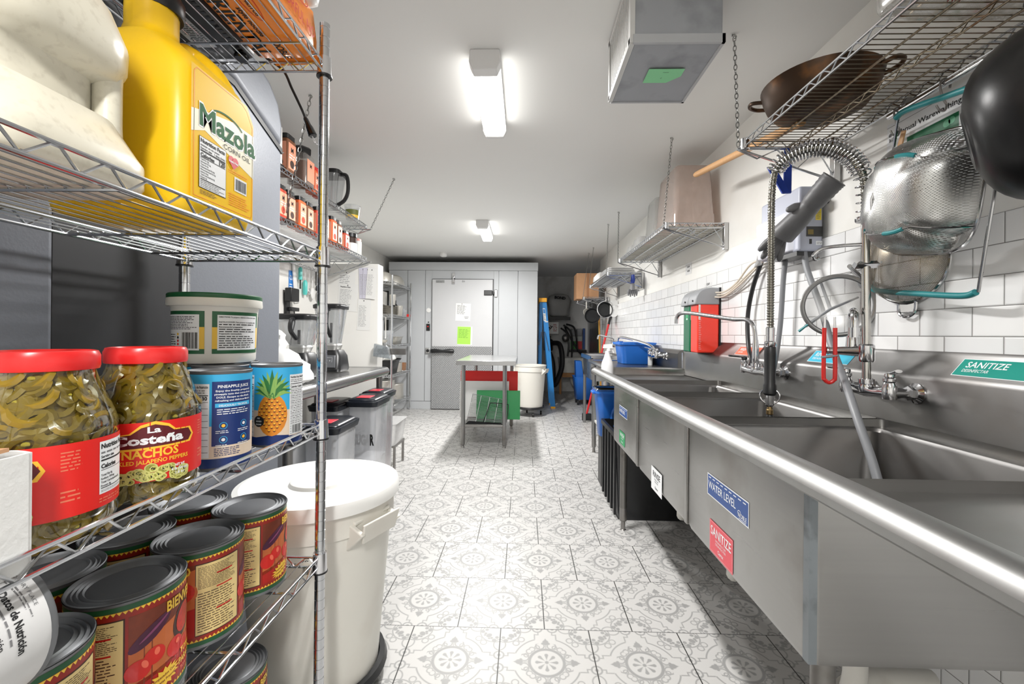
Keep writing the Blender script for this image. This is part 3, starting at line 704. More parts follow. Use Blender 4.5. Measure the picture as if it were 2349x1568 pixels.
def jar(x, y, z, du, label):
    t = thing('jalapeno_jar', label, 'jar', (x, y, z), 0, 'glass jars of sliced jalapeños'); r = .071
    prof = [(.03, .004), (r*.8, .001), (r*.95, .006), (r, .02), (r, .128), (r*.99, .140), (r*.86, .168), (r*.70, .198), (.0475, .210), (.0475, .222)]
    M().lathe(prof, (x, y, z), 48, caps=False).build('glass', GLASS, t)
    g = M().lathe([(a*.86, b+.004 if i < 3 else b) for i, (a, b) in enumerate(prof[:-1])], (x, y, z), 32); g.build('brine', BRINE, t)
    rd = random.Random(int(abs(x*y)*9000)); g = M(); k = 0
    def rr(zz):
        for (a, b), (c_, e) in zip(prof, prof[1:]):
            if b <= zz <= e and e > b: return a+(c_-a)*(zz-b)/(e-b)
        return r
    for zz in [i*.0135+.014 for i in range(15)]:
        m_ = 17 if zz < .14 else 13
        a_c = math.atan2(-y, -x)
        for i in range(m_):
            an = 2*PI*(i+rd.random()*.7)/m_
            da = (an-a_c+PI) % (2*PI)-PI
            if abs(da) > 2.0 or (.035 < zz < .115): continue
            q = rr(zz)*rd.uniform(.85, .90); c = Vector((x+q*math.cos(an), y+q*math.sin(an), z+zz+rd.uniform(-.004, .004)))
            nr = Vector((math.cos(an)+rd.uniform(-.3, .3), math.sin(an)+rd.uniform(-.3, .3), rd.uniform(-.4, .4)+(.5 if zz > .14 else 0)))
            pepper_ring(g, c, nr, rd.uniform(.0095, .0155), k); k += 1
    o = g.build('pepper_slices', None, t); o['kind'] = 'stuff'
    M().lathe([(.0475, .207), (.0515, .207), (.0525, .211), (.0525, .224), (.050, .230), (.046, .231), (.044, .2285), (.001, .2285)], (x, y, z), 48).build('lid', mat('lid_red', (222, 40, 40), .28, 0, .04), t)
    d = Decal(.008); v0, v1 = .034, .122; C_ = PI*r
    d.rect(-C_*.97, C_*.97, v0, v1, LRED, 0)
    b = du
    # logo
    out = [(b-.058, v0+.050), (b-.062, v0+.058), (b-.058, v0+.068), (b-.03, v0+.071), (b-.018, v0+.080), (b-.002, v0+.084), (b+.014, v0+.079), (b+.022, v0+.072), (b+.044, v0+.071), (b+.050, v0+.061), (b+.044, v0+.052)]
    cx, cy = b-.006, v0+.064
    d.poly([(cx+(p-cx)*1.07, cy+(q-cy)*1.24) for p, q in out], LYEL, 1); d.poly(out, MAROON, 2)
    d.text('La', b-.003, v0+.072, .009, WS, 3, .03, .016, 'c'); d.text('Costeña', b-.008, v0+.056, .013, WS, 3, .04, .086, 'c')
    d.text('NACHOS', b-.006, v0+.036, .0125, LYEL, 3, .03, .068, 'c'); d.text('PICKLED JALAPEÑO PEPPERS', b-.006, v0+.027, .006, LYEL, 3, .02, .098, 'c')
    rp = random.Random(5)
    for i in range(42):
        u = rp.uniform(-.045, .04); v = rp.uniform(.003, .022)*(1-abs(u)/.08); q = rp.uniform(.005, .0085)
        d.disc(b+u, v0+v, q, OLIVE, 4+(i % 3), q*.85); d.ring(b+u, v0+v, q, q*.85, .0016, OLIV2, 7, 14); d.disc(b+u, v0+v, q*.25, INK, 7)
    d.text('NET WT', b+.030, v0+.016, .004, WS, 9, .03, .014, 'c'); d.text('4 lb (64 oz)', b+.030, v0+.010, .0045, WS, 9, .03, .024, 'c'); d.text('1.8 kg', b+.030, v0+.004, .0042, WS, 9, .03, .013, 'c')
    d.micro(b+.066, b+.086, v0+.055, v1-.008, 6, PINKT, 2, 8); d.micro(b+.066, b+.086, v0+.018, v0+.034, 3, PINKT, 2, 6)
    for bb in (b+.105, b-.16):
        d.rect(bb, bb+.056, v0+.016, v1-.006, WS, 2); e = bb+.002
        d.text('Nutrition Facts', e, v1-.015, .0062, INK, 3, .04, .052); d.micro(e, e+.05, v1-.023, v1-.017, 1, INKG, 3, 4); d.text('Serving size', e, v1-.027, .0034, INK, 3, .03)
        d.rect(e, e+.052, v1-.031, v1-.029, INK, 3); d.text('Calories', e, v1-.040, .0055, INK, 3, .04, .026); d.rect(e, e+.052, v1-.0425, v1-.0418, INK, 3)
        d.text('Total Fat 0g', e, v1-.050, .0028, INK, 3, .02); d.text('Sodium 390mg', e, v1-.0545, .0028, INK, 3, .02); d.text('Total Carbohydrate 0g', e, v1-.059, .0028, INK, 3, .02); d.text('Protein 0g', e, v1-.0635, .0028, INK, 3, .02)
        d.rect(e, e+.052, v1-.0655, v1-.0645, INK, 3); d.micro(e, e+.05, v0+.018, v1-.067, 2, INKG, 3, 2)
        d.micro(bb, bb+.056, v0+.005, v0+.012, 2, PINKT, 2, 7)
    d.rect(b-.085, b-.062, v0+.002, v0+.03, WS, 4); d.bars(b-.083, b-.064, v0+.006, v0+.028, INK, 5)
    a0 = math.atan2(-y, -x)
    d.build('label', on_cyl((x, y, z), r+.0003, a0), t, lift=.00012)
Z3 = TIERS[2][0]+.0062
jar(-.600, .680, Z3, .012, 'far jar of sliced jalapeños with red lid and NACHOS label facing out')
jar(-.603, .533, Z3, -.052, 'near jar of sliced jalapeños, nutrition panel on the right, behind the white box')
# ---- white corrugated box beside the near jar
CARD = mat('cardboard', (196, 150, 112), .8, 0, .08, 14); WCARD = mat('white_cardboard', (226, 226, 224), .75, 0, .02, bump=.5, bs=90)
t = thing('cardboard_box', 'white corrugated cardboard box with torn top edge in front of the near jar', 'box', (-.555, .36, Z3))
g = M(); rd = random.Random(4)
x0, x1, y0, y1, z0, z1 = -.64, -.531, .26, .452, Z3, Z3+.126
def wall(g, a, b, zt, th, nx):
    n = 14; rows = []
    for i in range(n+1):
        k = i/n; p = Vector(a).lerp(Vector(b), k); e = zt+rd.uniform(-.0018, .0018)
        rows.append([(p.x, p.y, z0), (p.x+nx[0]*th, p.y+nx[1]*th, z0), (p.x+nx[0]*th, p.y+nx[1]*th, e), (p.x, p.y, e)])
    g.rings(rows)
wall(g, (x1, y0, 0), (x1, y1, 0), z1, .004, (1, 0)); wall(g, (x0, y1, 0), (x1+.003, y1, 0), z1, .004, (0, 1)); wall(g, (x0, y0, 0), (x0, y1, 0), z1, .004, (1, 0)); wall(g, (x0, y0, 0), (x1, y0, 0), z1, .004, (0, 1))
g.box(x0, x1, y0, y1, z0, z0+.003); g.build('box_wall', WCARD, t)
M().hexa([(x0+.006, y0, z1-.004), (x1-.001, y0, z1-.0035), (x1-.001, y1-.014, z1+.004), (x0+.006, y1-.014, z1-.002), (x0+.006, y0, z1), (x1-.001, y0, z1), (x1-.001, y1-.014, z1+.008), (x0+.006, y1-.014, z1+.002)]).build('flap', CARD, t)
# ---- pineapple juice cans
SKY = mat('print_sky', (58, 172, 222), .35, 0, .06); NAVY = mat('print_navy', (26, 50, 110), .35, 0, .05); SAND = mat('print_sand', (226, 206, 184), .4, 0, .05); PINE = mat('print_pineapple', (222, 136, 34), .4, 0, .25, 70); PINED = mat('print_pineapple_dark', (120, 60, 20), .4, 0, .2); LEAF = mat('print_leaf', (44, 110, 50), .4, 0, .3, 60); LEAFL = mat('print_leaf_light', (140, 180, 90), .4, 0, .2)
PR, PH = .054, .182
def juice_label(du):
    d = Decal(.007); C_ = PI*PR; h = PH
    d.rect(-C_, C_, .005, h-.005, SAND, 0); d.rect(-C_, C_, h*.45, h-.005, SKY, 1); d.rect(-C_, C_, .005, .022, NAVY, 1)
    b = du
    d.poly([(b-C_*0-.035, .022), (b+.0, .028), (b+.035, .024), (b+.035, .022)], NAVY, 2)
    # pineapple
    d.disc(b, .072, .031, PINE, 3, .047)
    for i in range(-5, 6):
        for j in range(-7, 8):
            u = i*.0105+(j % 2)*.0052; v = j*.0072
            if (u/.029)**2+(v/.045)**2 < .92:
                d.poly([(b+u-.0035, .072+v), (b+u, .072+v-.003), (b+u+.0035, .072+v), (b+u, .072+v+.0012)], PINED, 4); d.disc(b+u, .072+v+.0022, .0018, LYEL, 4, n=6)
    for i in range(15):
        a = -1.25+2.5*i/14; L_ = .062-.016*abs(a); c, s_ = math.sin(a), math.cos(a); w = .0052
        d.poly([(b-w*s_*1.0, .112+w*c), (b+c*L_*.6-w*s_*.8, .114+s_*L_*.6+w*c*.8), (b+c*L_*1.05, .112+s_*L_+abs(a)*-.006), (b+c*L_*.6+w*s_*.8, .114+s_*L_*.6-w*c*.8), (b+w*s_, .112-w*c)], LEAF if i % 2 else LEAFL, 4+(i % 3))
    d.disc(b-.028, .058, .0125, INK, 8); d.text('NO', b-.028, .0635, .003, WS, 9, .02, None, 'c'); d.text('ADDED', b-.028, .0568, .003, WS, 9, .02, None, 'c'); d.text('SUGAR', b-.028, .050, .003, WS, 9, .02, None, 'c')
    # nutrition panel right of it
    e = b+.036; d.rect(e, e+.062, .024, h-.022, WS, 3); d.rect(e-.004, e+.066, h-.022, h-.005, SKY, 2)
    d.text('Nutrition Facts / Datos de Nutrición', e+.002, h-.030, .0048, INK, 4, .03, .058); d.micro(e+.002, e+.058, h-.040, h-.032, 2, INKG, 4, 3); d.rect(e+.002, e+.06, h-.044, h-.0425, INK, 4)
    d.text('Calories / Calorías', e+.002, h-.052, .005, INK, 4, .03, .036); d.text('130', e+.046, h-.052, .007, INK, 4, .03)
    for k in range(9): d.rect(e+.002, e+.06, h-.056-k*.0115, h-.0553-k*.0115, INK, 4); d.micro(e+.002, e+.05, h-.0655-k*.0115, h-.057-k*.0115, 2, INKG, 4, k)
    # story panel (navy) right of that
    q = e+.066; d.rect(q, q+.074, .045, h-.018, NAVY, 3)
    d.text('PINEAPPLE JUICE', q+.037, h-.030, .0055, WS, 4, .02, .056, 'c')
    d.text('Enjoy the freshly prepared', q+.037, h-.037, .0034, WS, 4, .02, .062, 'c'); d.text('pineapple taste that comes from', q+.037, h-.043, .0034, WS, 4, .02, .066, 'c'); d.text('DOLE. Escape to the fresh,', q+.037, h-.049, .0034, WS, 4, .02, .06, 'c'); d.text('refreshing and delicious flavor.', q+.037, h-.055, .0034, WS, 4, .02, .064, 'c')
    d.rect(q+.005, q+.069, h-.066, h-.0585, SKY, 4); d.text('DELICIOUSLY TROPICAL', q+.037, h-.0645, .0038, WS, 5, .02, .052, 'c')
    d.micro(q+.008, q+.066, h-.080, h-.068, 3, WS, 4, 5)
    for k in range(4): u = q+.018+(k % 2)*.036; v = .082-(k//2)*.026; d.ring(u, v, .0065, .0065, .001, SKY, 4); d.disc(u, v, .003, LYEL if k in (0, 3) else WS, 4); d.micro(u-.012, u+.012, v-.0145, v-.008, 2, WS, 4, k)
    d.micro(q+.004, q+.05, .026, .042, 5, NAVY, 4, 7); d.rect(q-.028-.066, q-.066, .0, .0, WS, 3)
    d.rect(e+.004, e+.034, .026, .046, WS, 5); d.bars(e+.006, e+.032, .027, .045, INK, 6)
    # Spanish nutrition panel left of the pineapple
    e = b-.105; d.rect(e, e+.062, .024, h-.022, WS, 3); d.text('Datos de Nutrición', e+.02, h-.030, .0048, INK, 4, .03, .04)
    d.rect(e+.002, e+.06, h-.044, h-.0425, INK, 4); d.text('130', e+.044, h-.054, .008, INK, 4, .03)
    for k in range(9): d.rect(e+.002, e+.06, h-.058-k*.0115, h-.0573-k*.0115, INK, 4); d.micro(e+.002, e+.05, h-.0675-k*.0115, h-.059-k*.0115, 2, INKG, 4, k)
    return d
def juice_can(x, y, z, du, label):
    t = thing('juice_can', label, 'can', (x, y, z), 0, 'cans of pineapple juice'); r, h = PR, PH
    M().lathe([(r*.9, .002), (r, 0), (r+.0006, .0015), (r, .004), (r-.001, .005), (r-.001, h-.005), (r, h-.004), (r+.0006, h-.001)], (x, y, z), 40, caps=False).build('can_body', TIN, t)
    M().lathe(can_lid(r, h, .8), (x, y, z), 40).build('lid', TIN, t)
    juice_label(du).build('label', on_cyl((x, y, z), r-.001, math.atan2(-y, -x)), t, lift=.00014)
juice_can(-.590, .835, Z3, -.115, 'blue pineapple juice can with its navy text panel facing, beside the far jar')
juice_can(-.575, 1.005, Z3, -.010, 'pineapple juice can at the shelf end showing the whole pineapple picture')
juice_can(-.668, .947, Z3, -.118, 'pineapple juice can squeezed between and behind the two front juice cans')
juice_can(-.790, .972, Z3, .03, 'pineapple juice can under the middle of the white tub')
juice_can(-.829, 1.078, Z3, .03, 'pineapple juice can under the back of the white tub')
juice_can(-.717, 1.062, Z3, .03, 'pineapple juice can under the far side of the white tub')
# ---- soup base tub
t = thing('seasoning_tub', 'white tub with dark green lid and green framed labels on top of juice cans', 'tub', (-.743, 1.035, Z3+PH+.002)); c = (-.743, 1.035, Z3+PH+.002)
TW = mat('tub_white', (226, 224, 216), .35, 0, .02); TG = mat('tub_green', (24, 92, 52), .35, 0, .04); TY = mat('tub_yellow', (240, 194, 60), .4, 0, .03)
M().lathe([(.06, .001), (.080, 0), (.083, .006), (.0835, .018), (.0875, .12), (.089, .130), (.096, .130), (.0975, .134), (.0965, .148), (.094, .150)], c, 48, caps=False).build('tub_body', TW, t)
M().lathe([(.0945, .146), (.0965, .150), (.0965, .157), (.094, .1595), (.089, .1585), (.087, .156), (.001, .1555)], c, 48).build('lid', TG, t)
d = Decal(.008)
for b in (-.140, -.008, .125, .257):
    d.rect(b, b+.118, .022, .118, TG, 0); d.rect(b, b+.118, .033, .082, TY, 1); d.rect(b+.010, b+.108, .030, .110, WS, 2)
    if b == -.140:
        d.micro(b+.014, b+.104, .076, .107, 9, INK, 3, 3); d.bars(b+.07, b+.104, .034, .070, INK, 3)
        for k, mm in enumerate((TY, INK, REDP, REDP, INK)): d.disc(b+.058, .066-k*.0075, .0028, mm, 3)
        d.micro(b+.02, b+.05, .036, .068, 6, INK, 3, 8)
    else:
        d.text('DIRECTIONS: To prepare a delicious chicken broth, simply', b+.013, .104, .0032, INK, 3, .02, .09); d.text('INSTRUCCIONES: Para preparar un exquisito caldo', b+.013, .0925, .0032, INK, 3, .02, .088); d.micro(b+.013, b+.1, .086, .0915, 1, INK, 3, 4)
        d.text('Recommended preparation:', b+.013, .0815, .0032, INK, 3, .03); d.text('Preparación recomendada:', b+.013, .066, .0032, INK, 3, .03); d.micro(b+.013, b+.1, .070, .0805, 2, INK, 3, 5); d.micro(b+.013, b+.1, .034, .064, 6, INK, 3, 6)
d.build('label', on_cyl(c, .0832, math.atan2(-1.035, .743), .0878, .13), t)
# ================================================================= TIER 2: jugs
Z2 = TIERS[1][0]+.0062
YJ = mat('oil_jug_yellow', (240, 196, 30), .3, 0, .05, 5, sss=.15); YJL = mat('oil_label_yellow', (250, 200, 30), .25, 0, .06, 8); ORL = mat('oil_label_orange', (246, 150, 30), .3, 0, .05)
t = thing('oil_jug', 'large yellow corn oil jug with black cap and MAZOLA label', 'jug', (-.66, .765, Z2))
x0, x1, y0, y1 = -.775, -.536, .672, .85; cx, cy, w, dd = (x0+x1)/2, (y0+y1)/2, x1-x0, y1-y0
g = M(); nk = (-.668, .765)
def sec(z, w_, d_, r, ox=0, oy=0): return [(cx+ox+p, cy+oy+q, z) for p, q in rrect(w_, d_, r, 5)]
g.rings([sec(Z2, w-.03, dd-.03, .02), sec(Z2+.006, w-.008, dd-.008, .024), sec(Z2+.02, w, dd, .028), sec(Z2+.235, w, dd, .028), sec(Z2+.262, w-.03, dd-.012, .03), sec(Z2+.300, w-.10, dd-.04, .035, -.005, -.0), sec(Z2+.325, .085, .085, .04, nk[0]-cx, 0), sec(Z2+.340, .078, .078, .0385, nk[0]-cx, 0), sec(Z2+.385, .078, .078, .0385, nk[0]-cx, 0)])
g.build('jug_body', YJ, t, ang=.9)
M().tube(spline([(nk[0]+.0, .80, Z2+.345), (nk[0]+.02, .835, Z2+.345), (nk[0]+.06, .836, Z2+.312), (nk[0]+.09, .832, Z2+.265), (nk[0]+.095, .828, Z2+.24)], 5), [.012]*3+[.015]*18, 12).build('handle', YJ, t)
M().lathe([(.043, Z2+.378), (.045, Z2+.382), (.045, Z2+.405), (.042, Z2+.410), (.001, Z2+.411)], (nk[0], nk[1], 0), 32).build('cap', BLACKP, t)
d = Decal(.05); MZ = mat('logo_green', (8, 96, 44), .6, 0, .08, spec=.15)
L0, LW, LH = 0, .160, .215
pts = [(.006, .004), (LW-.006, .004), (LW-.003, .01), (LW-.003, LH-.035), (LW-.02, LH-.01), (LW-.035, LH-.003), (.012, LH-.003), (.006, LH-.01)]
d.poly([(0, 0), (LW, 0), (LW, LH-.03), (LW-.02, LH), (0, LH)], YJL, 0)
for a, b in zip(pts, pts[1:]+pts[:1]):
    v = Vector((b[0]-a[0], b[1]-a[1])).normalized(); n_ = Vector((-v.y, v.x))*.0006; d.poly([(a[0]-n_.x, a[1]-n_.y), (b[0]-n_.x, b[1]-n_.y), (b[0]+n_.x, b[1]+n_.y), (a[0]+n_.x, a[1]+n_.y)], ORL, 1)
d.poly([(.0, .105), (.03, .118), (LW, .082), (LW, .165), (.10, .165), (.03, .150), (0, .142)], mat('oil_label_white', (250, 244, 220), .3, 0, .02), 1)
d.text('Mazola', .0165, .1225, .039, WS, 2, .05, .152); d.text('Mazola', .018, .124, .036, MZ, 3, .028, .147)
d.ring(.085, .150, .045, .02, .003, MZ, 3, 20, .4, 2.5); d.text('CORN OIL', .075, .108, .009, INK, 3, 0, .075)
d.rect(.017, .082, .020, .105, INK, 2); d.rect(.018, .081, .021, .104, WS, 3)
d.text('Nutrition Facts', .020, .0955, .0065, INK, 4, .04, .058); d.micro(.02, .078, .0885, .094, 1, INKG, 4, 2); d.text('Serving size   1 tbsp (14g)', .02, .0845, .0034, INK, 4, .03, .058); d.rect(.02, .079, .0805, .083, INK, 4)
d.text('Calories', .02, .0725, .0062, INK, 4, .04, .032); d.text('120', .064, .0725, .0085, INK, 4, .04, .015); d.rect(.02, .079, .0705, .0715, INK, 4)
for k, tt in enumerate(('Total Fat 14g', '  Saturated Fat 2g', '  Trans Fat 0g', '  Polyunsaturated Fat 8g', '  Monounsaturated Fat 4g', 'Sodium 0mg', 'Total Carbohydrate 0g', 'Protein 0g')): d.text(tt, .02, .0665-k*.0042, .0026, INK, 4, .02)
d.rect(.02, .079, .034, .0355, INK, 4); d.micro(.02, .077, .022, .0335, 4, INKG, 4, 5)
d.disc(.096, .094, .008, mat('heart_red', (214, 40, 60), .4), 3); d.disc(.107, .094, .008, MC['heart_red'], 4); d.poly([(.0885, .091), (.1145, .091), (.1015, .079)], MC['heart_red'], 5); d.text('Healthy Heart', .1015, .090, .004, WS, 6, .03, .026, 'c')
d.rect(.105, .140, .042, .068, WS, 2); d.bars(.108, .137, .045, .065, INK, 3)
d.micro(.02, .06, .010, .018, 3, BRN, 2, 5); d.micro(.09, .15, .012, .036, 6, ORL, 2, 6); d.micro(.09, .15, .071, .078, 2, ORL, 2, 9)
d.build('label', on_plane((x1+.0002, .684, Z2+.028), (0, 1, 0), (0, 0, 1)), t)
# ---- white jugs
WJ = mat('dressing_jug', (226, 221, 204), .3, 0, .035, 4, sss=.2, dirt=((170, 160, 140), .3, 90))
def dressing_jug(y0, y1, label, hd=True):
    cy = (y0+y1)/2; cx = -.655; w = .225; dd = y1-y0
    t = thing('dressing_jug', label, 'jug', (cx, cy, Z2), 0, 'white plastic dressing jugs')
    g = M()
    def sec(z, w_, d_, r, ox=0, oy=0): return [(cx+ox+p, cy+oy+q, z) for p, q in rrect(w_, d_, r, 6)]
    g.rings([sec(Z2, w-.05, dd-.05, .04), sec(Z2+.008, w-.01, dd-.01, .055), sec(Z2+.016, w, dd, .06), sec(Z2+.045, w, dd, .06), sec(Z2+.055, w-.01, dd-.01, .06), sec(Z2+.098, w-.05, dd-.05, .055), sec(Z2+.108, w-.062, dd-.062, .045, -.014, -.014), sec(Z2+.150, w-.062, dd-.062, .045, -.014, -.014), sec(Z2+.158, w-.045, dd-.045, .055), sec(Z2+.175, w-.025, dd-.025, .065), sec(Z2+.205, w-.02, dd-.02, .07), sec(Z2+.25, w-.045, dd-.045, .07), sec(Z2+.285, w-.09, dd-.08, .06), sec(Z2+.30, w-.14, dd-.13, .03)])
    g.build('jug_body', WJ, t, ang=1.2)
    hx, hy = cx+w/2-.048, cy+dd/2-.046
    M().tube([(hx, hy, Z2+.085), (hx, hy, Z2+.10), (hx, hy, Z2+.155), (hx, hy, Z2+.17)], [.016, .0155, .0155, .016], 16, flat=1.2).build('handle', WJ, t)
    M().lathe([(.045, Z2+.295), (.045, Z2+.325), (.04, Z2+.33), (.001, Z2+.33)], (cx, cy, 0), 32).build('cap', BRIGHTW, t)
dressing_jug(.42, .645, 'large white plastic jug with built-in handle, beside the yellow oil jug')
dressing_jug(.18, .405, 'white plastic jug at the left picture edge, nearest the camera')
# ================================================================= TIER 1
Z1 = TIERS[0][0]+.0062
DKP = mat('appliance_charcoal', (58, 60, 64), .45, 0, .08)
t = thing('countertop_appliance', 'dark grey countertop appliance on the top shelf, seen from below', 'appliance', (-.77, .98, Z1))
M().box(-.868, -.69, .80, 1.10, Z1+.012, Z1+.10).build('body', DKP, t, bevel=.015, seg=3)
M().box(-.84, -.715, .88, 1.06, Z1+.010, Z1+.0125).build('base_plate', BLACKP, t, bevel=.001)
for x, y in ((-.85, .83), (-.712, .83), (-.85, 1.07), (-.712, 1.07)): M().lathe([(.014, 0), (.017, .004), (.012, .014)], (x, y, Z1-.001), 16).build('foot', BLACKG, t)
d = Decal(.1); d.rect(0, .05, 0, .11, mat('foil_label', (190, 192, 196), .35, .5, .05), 0); d.micro(.004, .046, .03, .10, 12, INK, 1, 4); d.rect(.006, .03, .006, .02, INK, 1)
d.build('rating_label', on_plane((-.75, .93, Z1+.0098), (-1, 0, 0), (0, 1, 0)), t)
g = M()
for k in range(16): g.box(-.708, -.698, .87+k*.014, .876+k*.014, Z1+.0115, Z1+.0122)
o = g.build('vent', BLACKG, t)
g = M().tube(spline([(-.70, 1.13, Z1+.05), (-.66, 1.165, Z1+.03), (-.635, 1.168, Z1-.02), (-.610, 1.175, Z1-.075), (-.604, 1.178, Z1-.092)], 6), .0035, 8); co = g.build('cord', BLACKP, t)
# plug: built along the hanging direction
dv = Vector((.42, .08, -1)).normalized(); p0 = Vector((-.604, 1.178, Z1-.092)); g = M()
g.tube([p0, p0+dv*.006, p0+dv*.022, p0+dv*.03, p0+dv*.052, p0+dv*.055], [.005, .0085, .0095, .0125, .015, .0125], 10, flat=.75); pl = g.build('plug', BLACKG, t)
for s in (-1, 1):
    q = p0+dv*.055+Vector((0, s*.007, 0)); M().tube([q, q+dv*.02], .0045, 4, flat=.4).build('prong', CHROME, pl)
# orange noodle bag
OB = mat('noodle_bag_orange', (240, 138, 32), .28, 0, .1, 10, bump=.6, bs=18)
t = thing('noodle_bag', 'orange plastic noodle bag with FLAVORFUL print on the top shelf', 'bag', (-.58, .86, Z1))
x0, x1, y0, y1 = -.680, -.530, .60, 1.105; g = M(); rows = []; rd = random.Random(3)
for i in range(15):
    k = i/14; y = y0+(y1-y0)*k; e = min(1, (1-k)*6+.25, k*8+.3); row = []
    for p, q in rrect((x1-x0), .13, .028, 4):
        zz = Z1+.001+(q+.065)*(1 if k < .93 else .75); xx = (x0+x1)/2+p*(1 if k < .93 else .9)
        if k == 0 or k == 1: zz = Z1+.03+(zz-Z1)*.35
        if q > -.055: zz += rd.uniform(-.003, .003); xx += rd.uniform(-.002, .002)
        row.append((xx, y, zz))
    rows.append(row)
g.rings(rows).build('bag_body', OB, t, ang=1.2)
g = M(); g.rings([[(x0+.01, y1-.004, Z1+.05), (x1-.02, y1-.004, Z1+.05), (x1-.02, y1-.004, Z1+.058), (x0+.01, y1-.004, Z1+.058)], [(x0+.02, y1+.03, Z1+.022), (x1-.01, y1+.035, Z1+.03), (x1-.01, y1+.035, Z1+.032), (x0+.02, y1+.03, Z1+.024)]]); g.build('bag_end', OB, t)
d = Decal(.1); RT = mat('print_red', (206, 36, 24), .35, 0, .05)
d.text('FLAVORFUL NO', .09, .012, .026, RT, 1, .0, .19); d.ring(.17, .068, .075, .016, .003, RT, 1); d.text('SOUTH CHILITOS', .17, .063, .010, WS, 2, .02, .12, 'c')
d.build('print', on_plane((x1+.0035, .79, Z1+.035), (0, 1, 0), (0, 0, 1)), t)
d = Decal(.1)   # print on the underside, read from below
d.text('ORIENTAL', 0, 0, .042, INK, 1, .02, .22); d.text('style noodle', .06, .048, .012, INK, 1, .02, .09)
d.rect(-.16, -.08, .085, .108, WS, 1); d.bars(-.157, -.083, .088, .106, INK, 2); d.ring(.03, .082, .07, .015, .002, RT, 1); d.text('SOUTH CHILITOS', .03, .078, .009, INK, 2, .02, .11, 'c'); d.text('DOBLE', .17, .06, .02, INK, 1, .02, .06)
d.build('print', on_plane((-.660, .84, Z1+.0006), (0, 1, 0), (1, 0, 0)), t)
t2 = M(); rows = []
for k, (z, s_) in enumerate(((.128, .5), (.14, .7), (.17, .75), (.20, .6), (.22, .3))):
    rows.append([(-.56+p*s_*(1+rd.uniform(-.06, .06)), 1.02+q*s_, Z1+z) for p, q in rrect(.13, .2, .04, 3)])
tag(t2.rings(rows).build('plastic_bag', mat('thin_white_plastic', (222, 222, 220), .3, 0, .04, 10, bump=.8, bs=14), ang=1.2), 'white plastic bag lying on top of the orange noodle bag', 'bag')
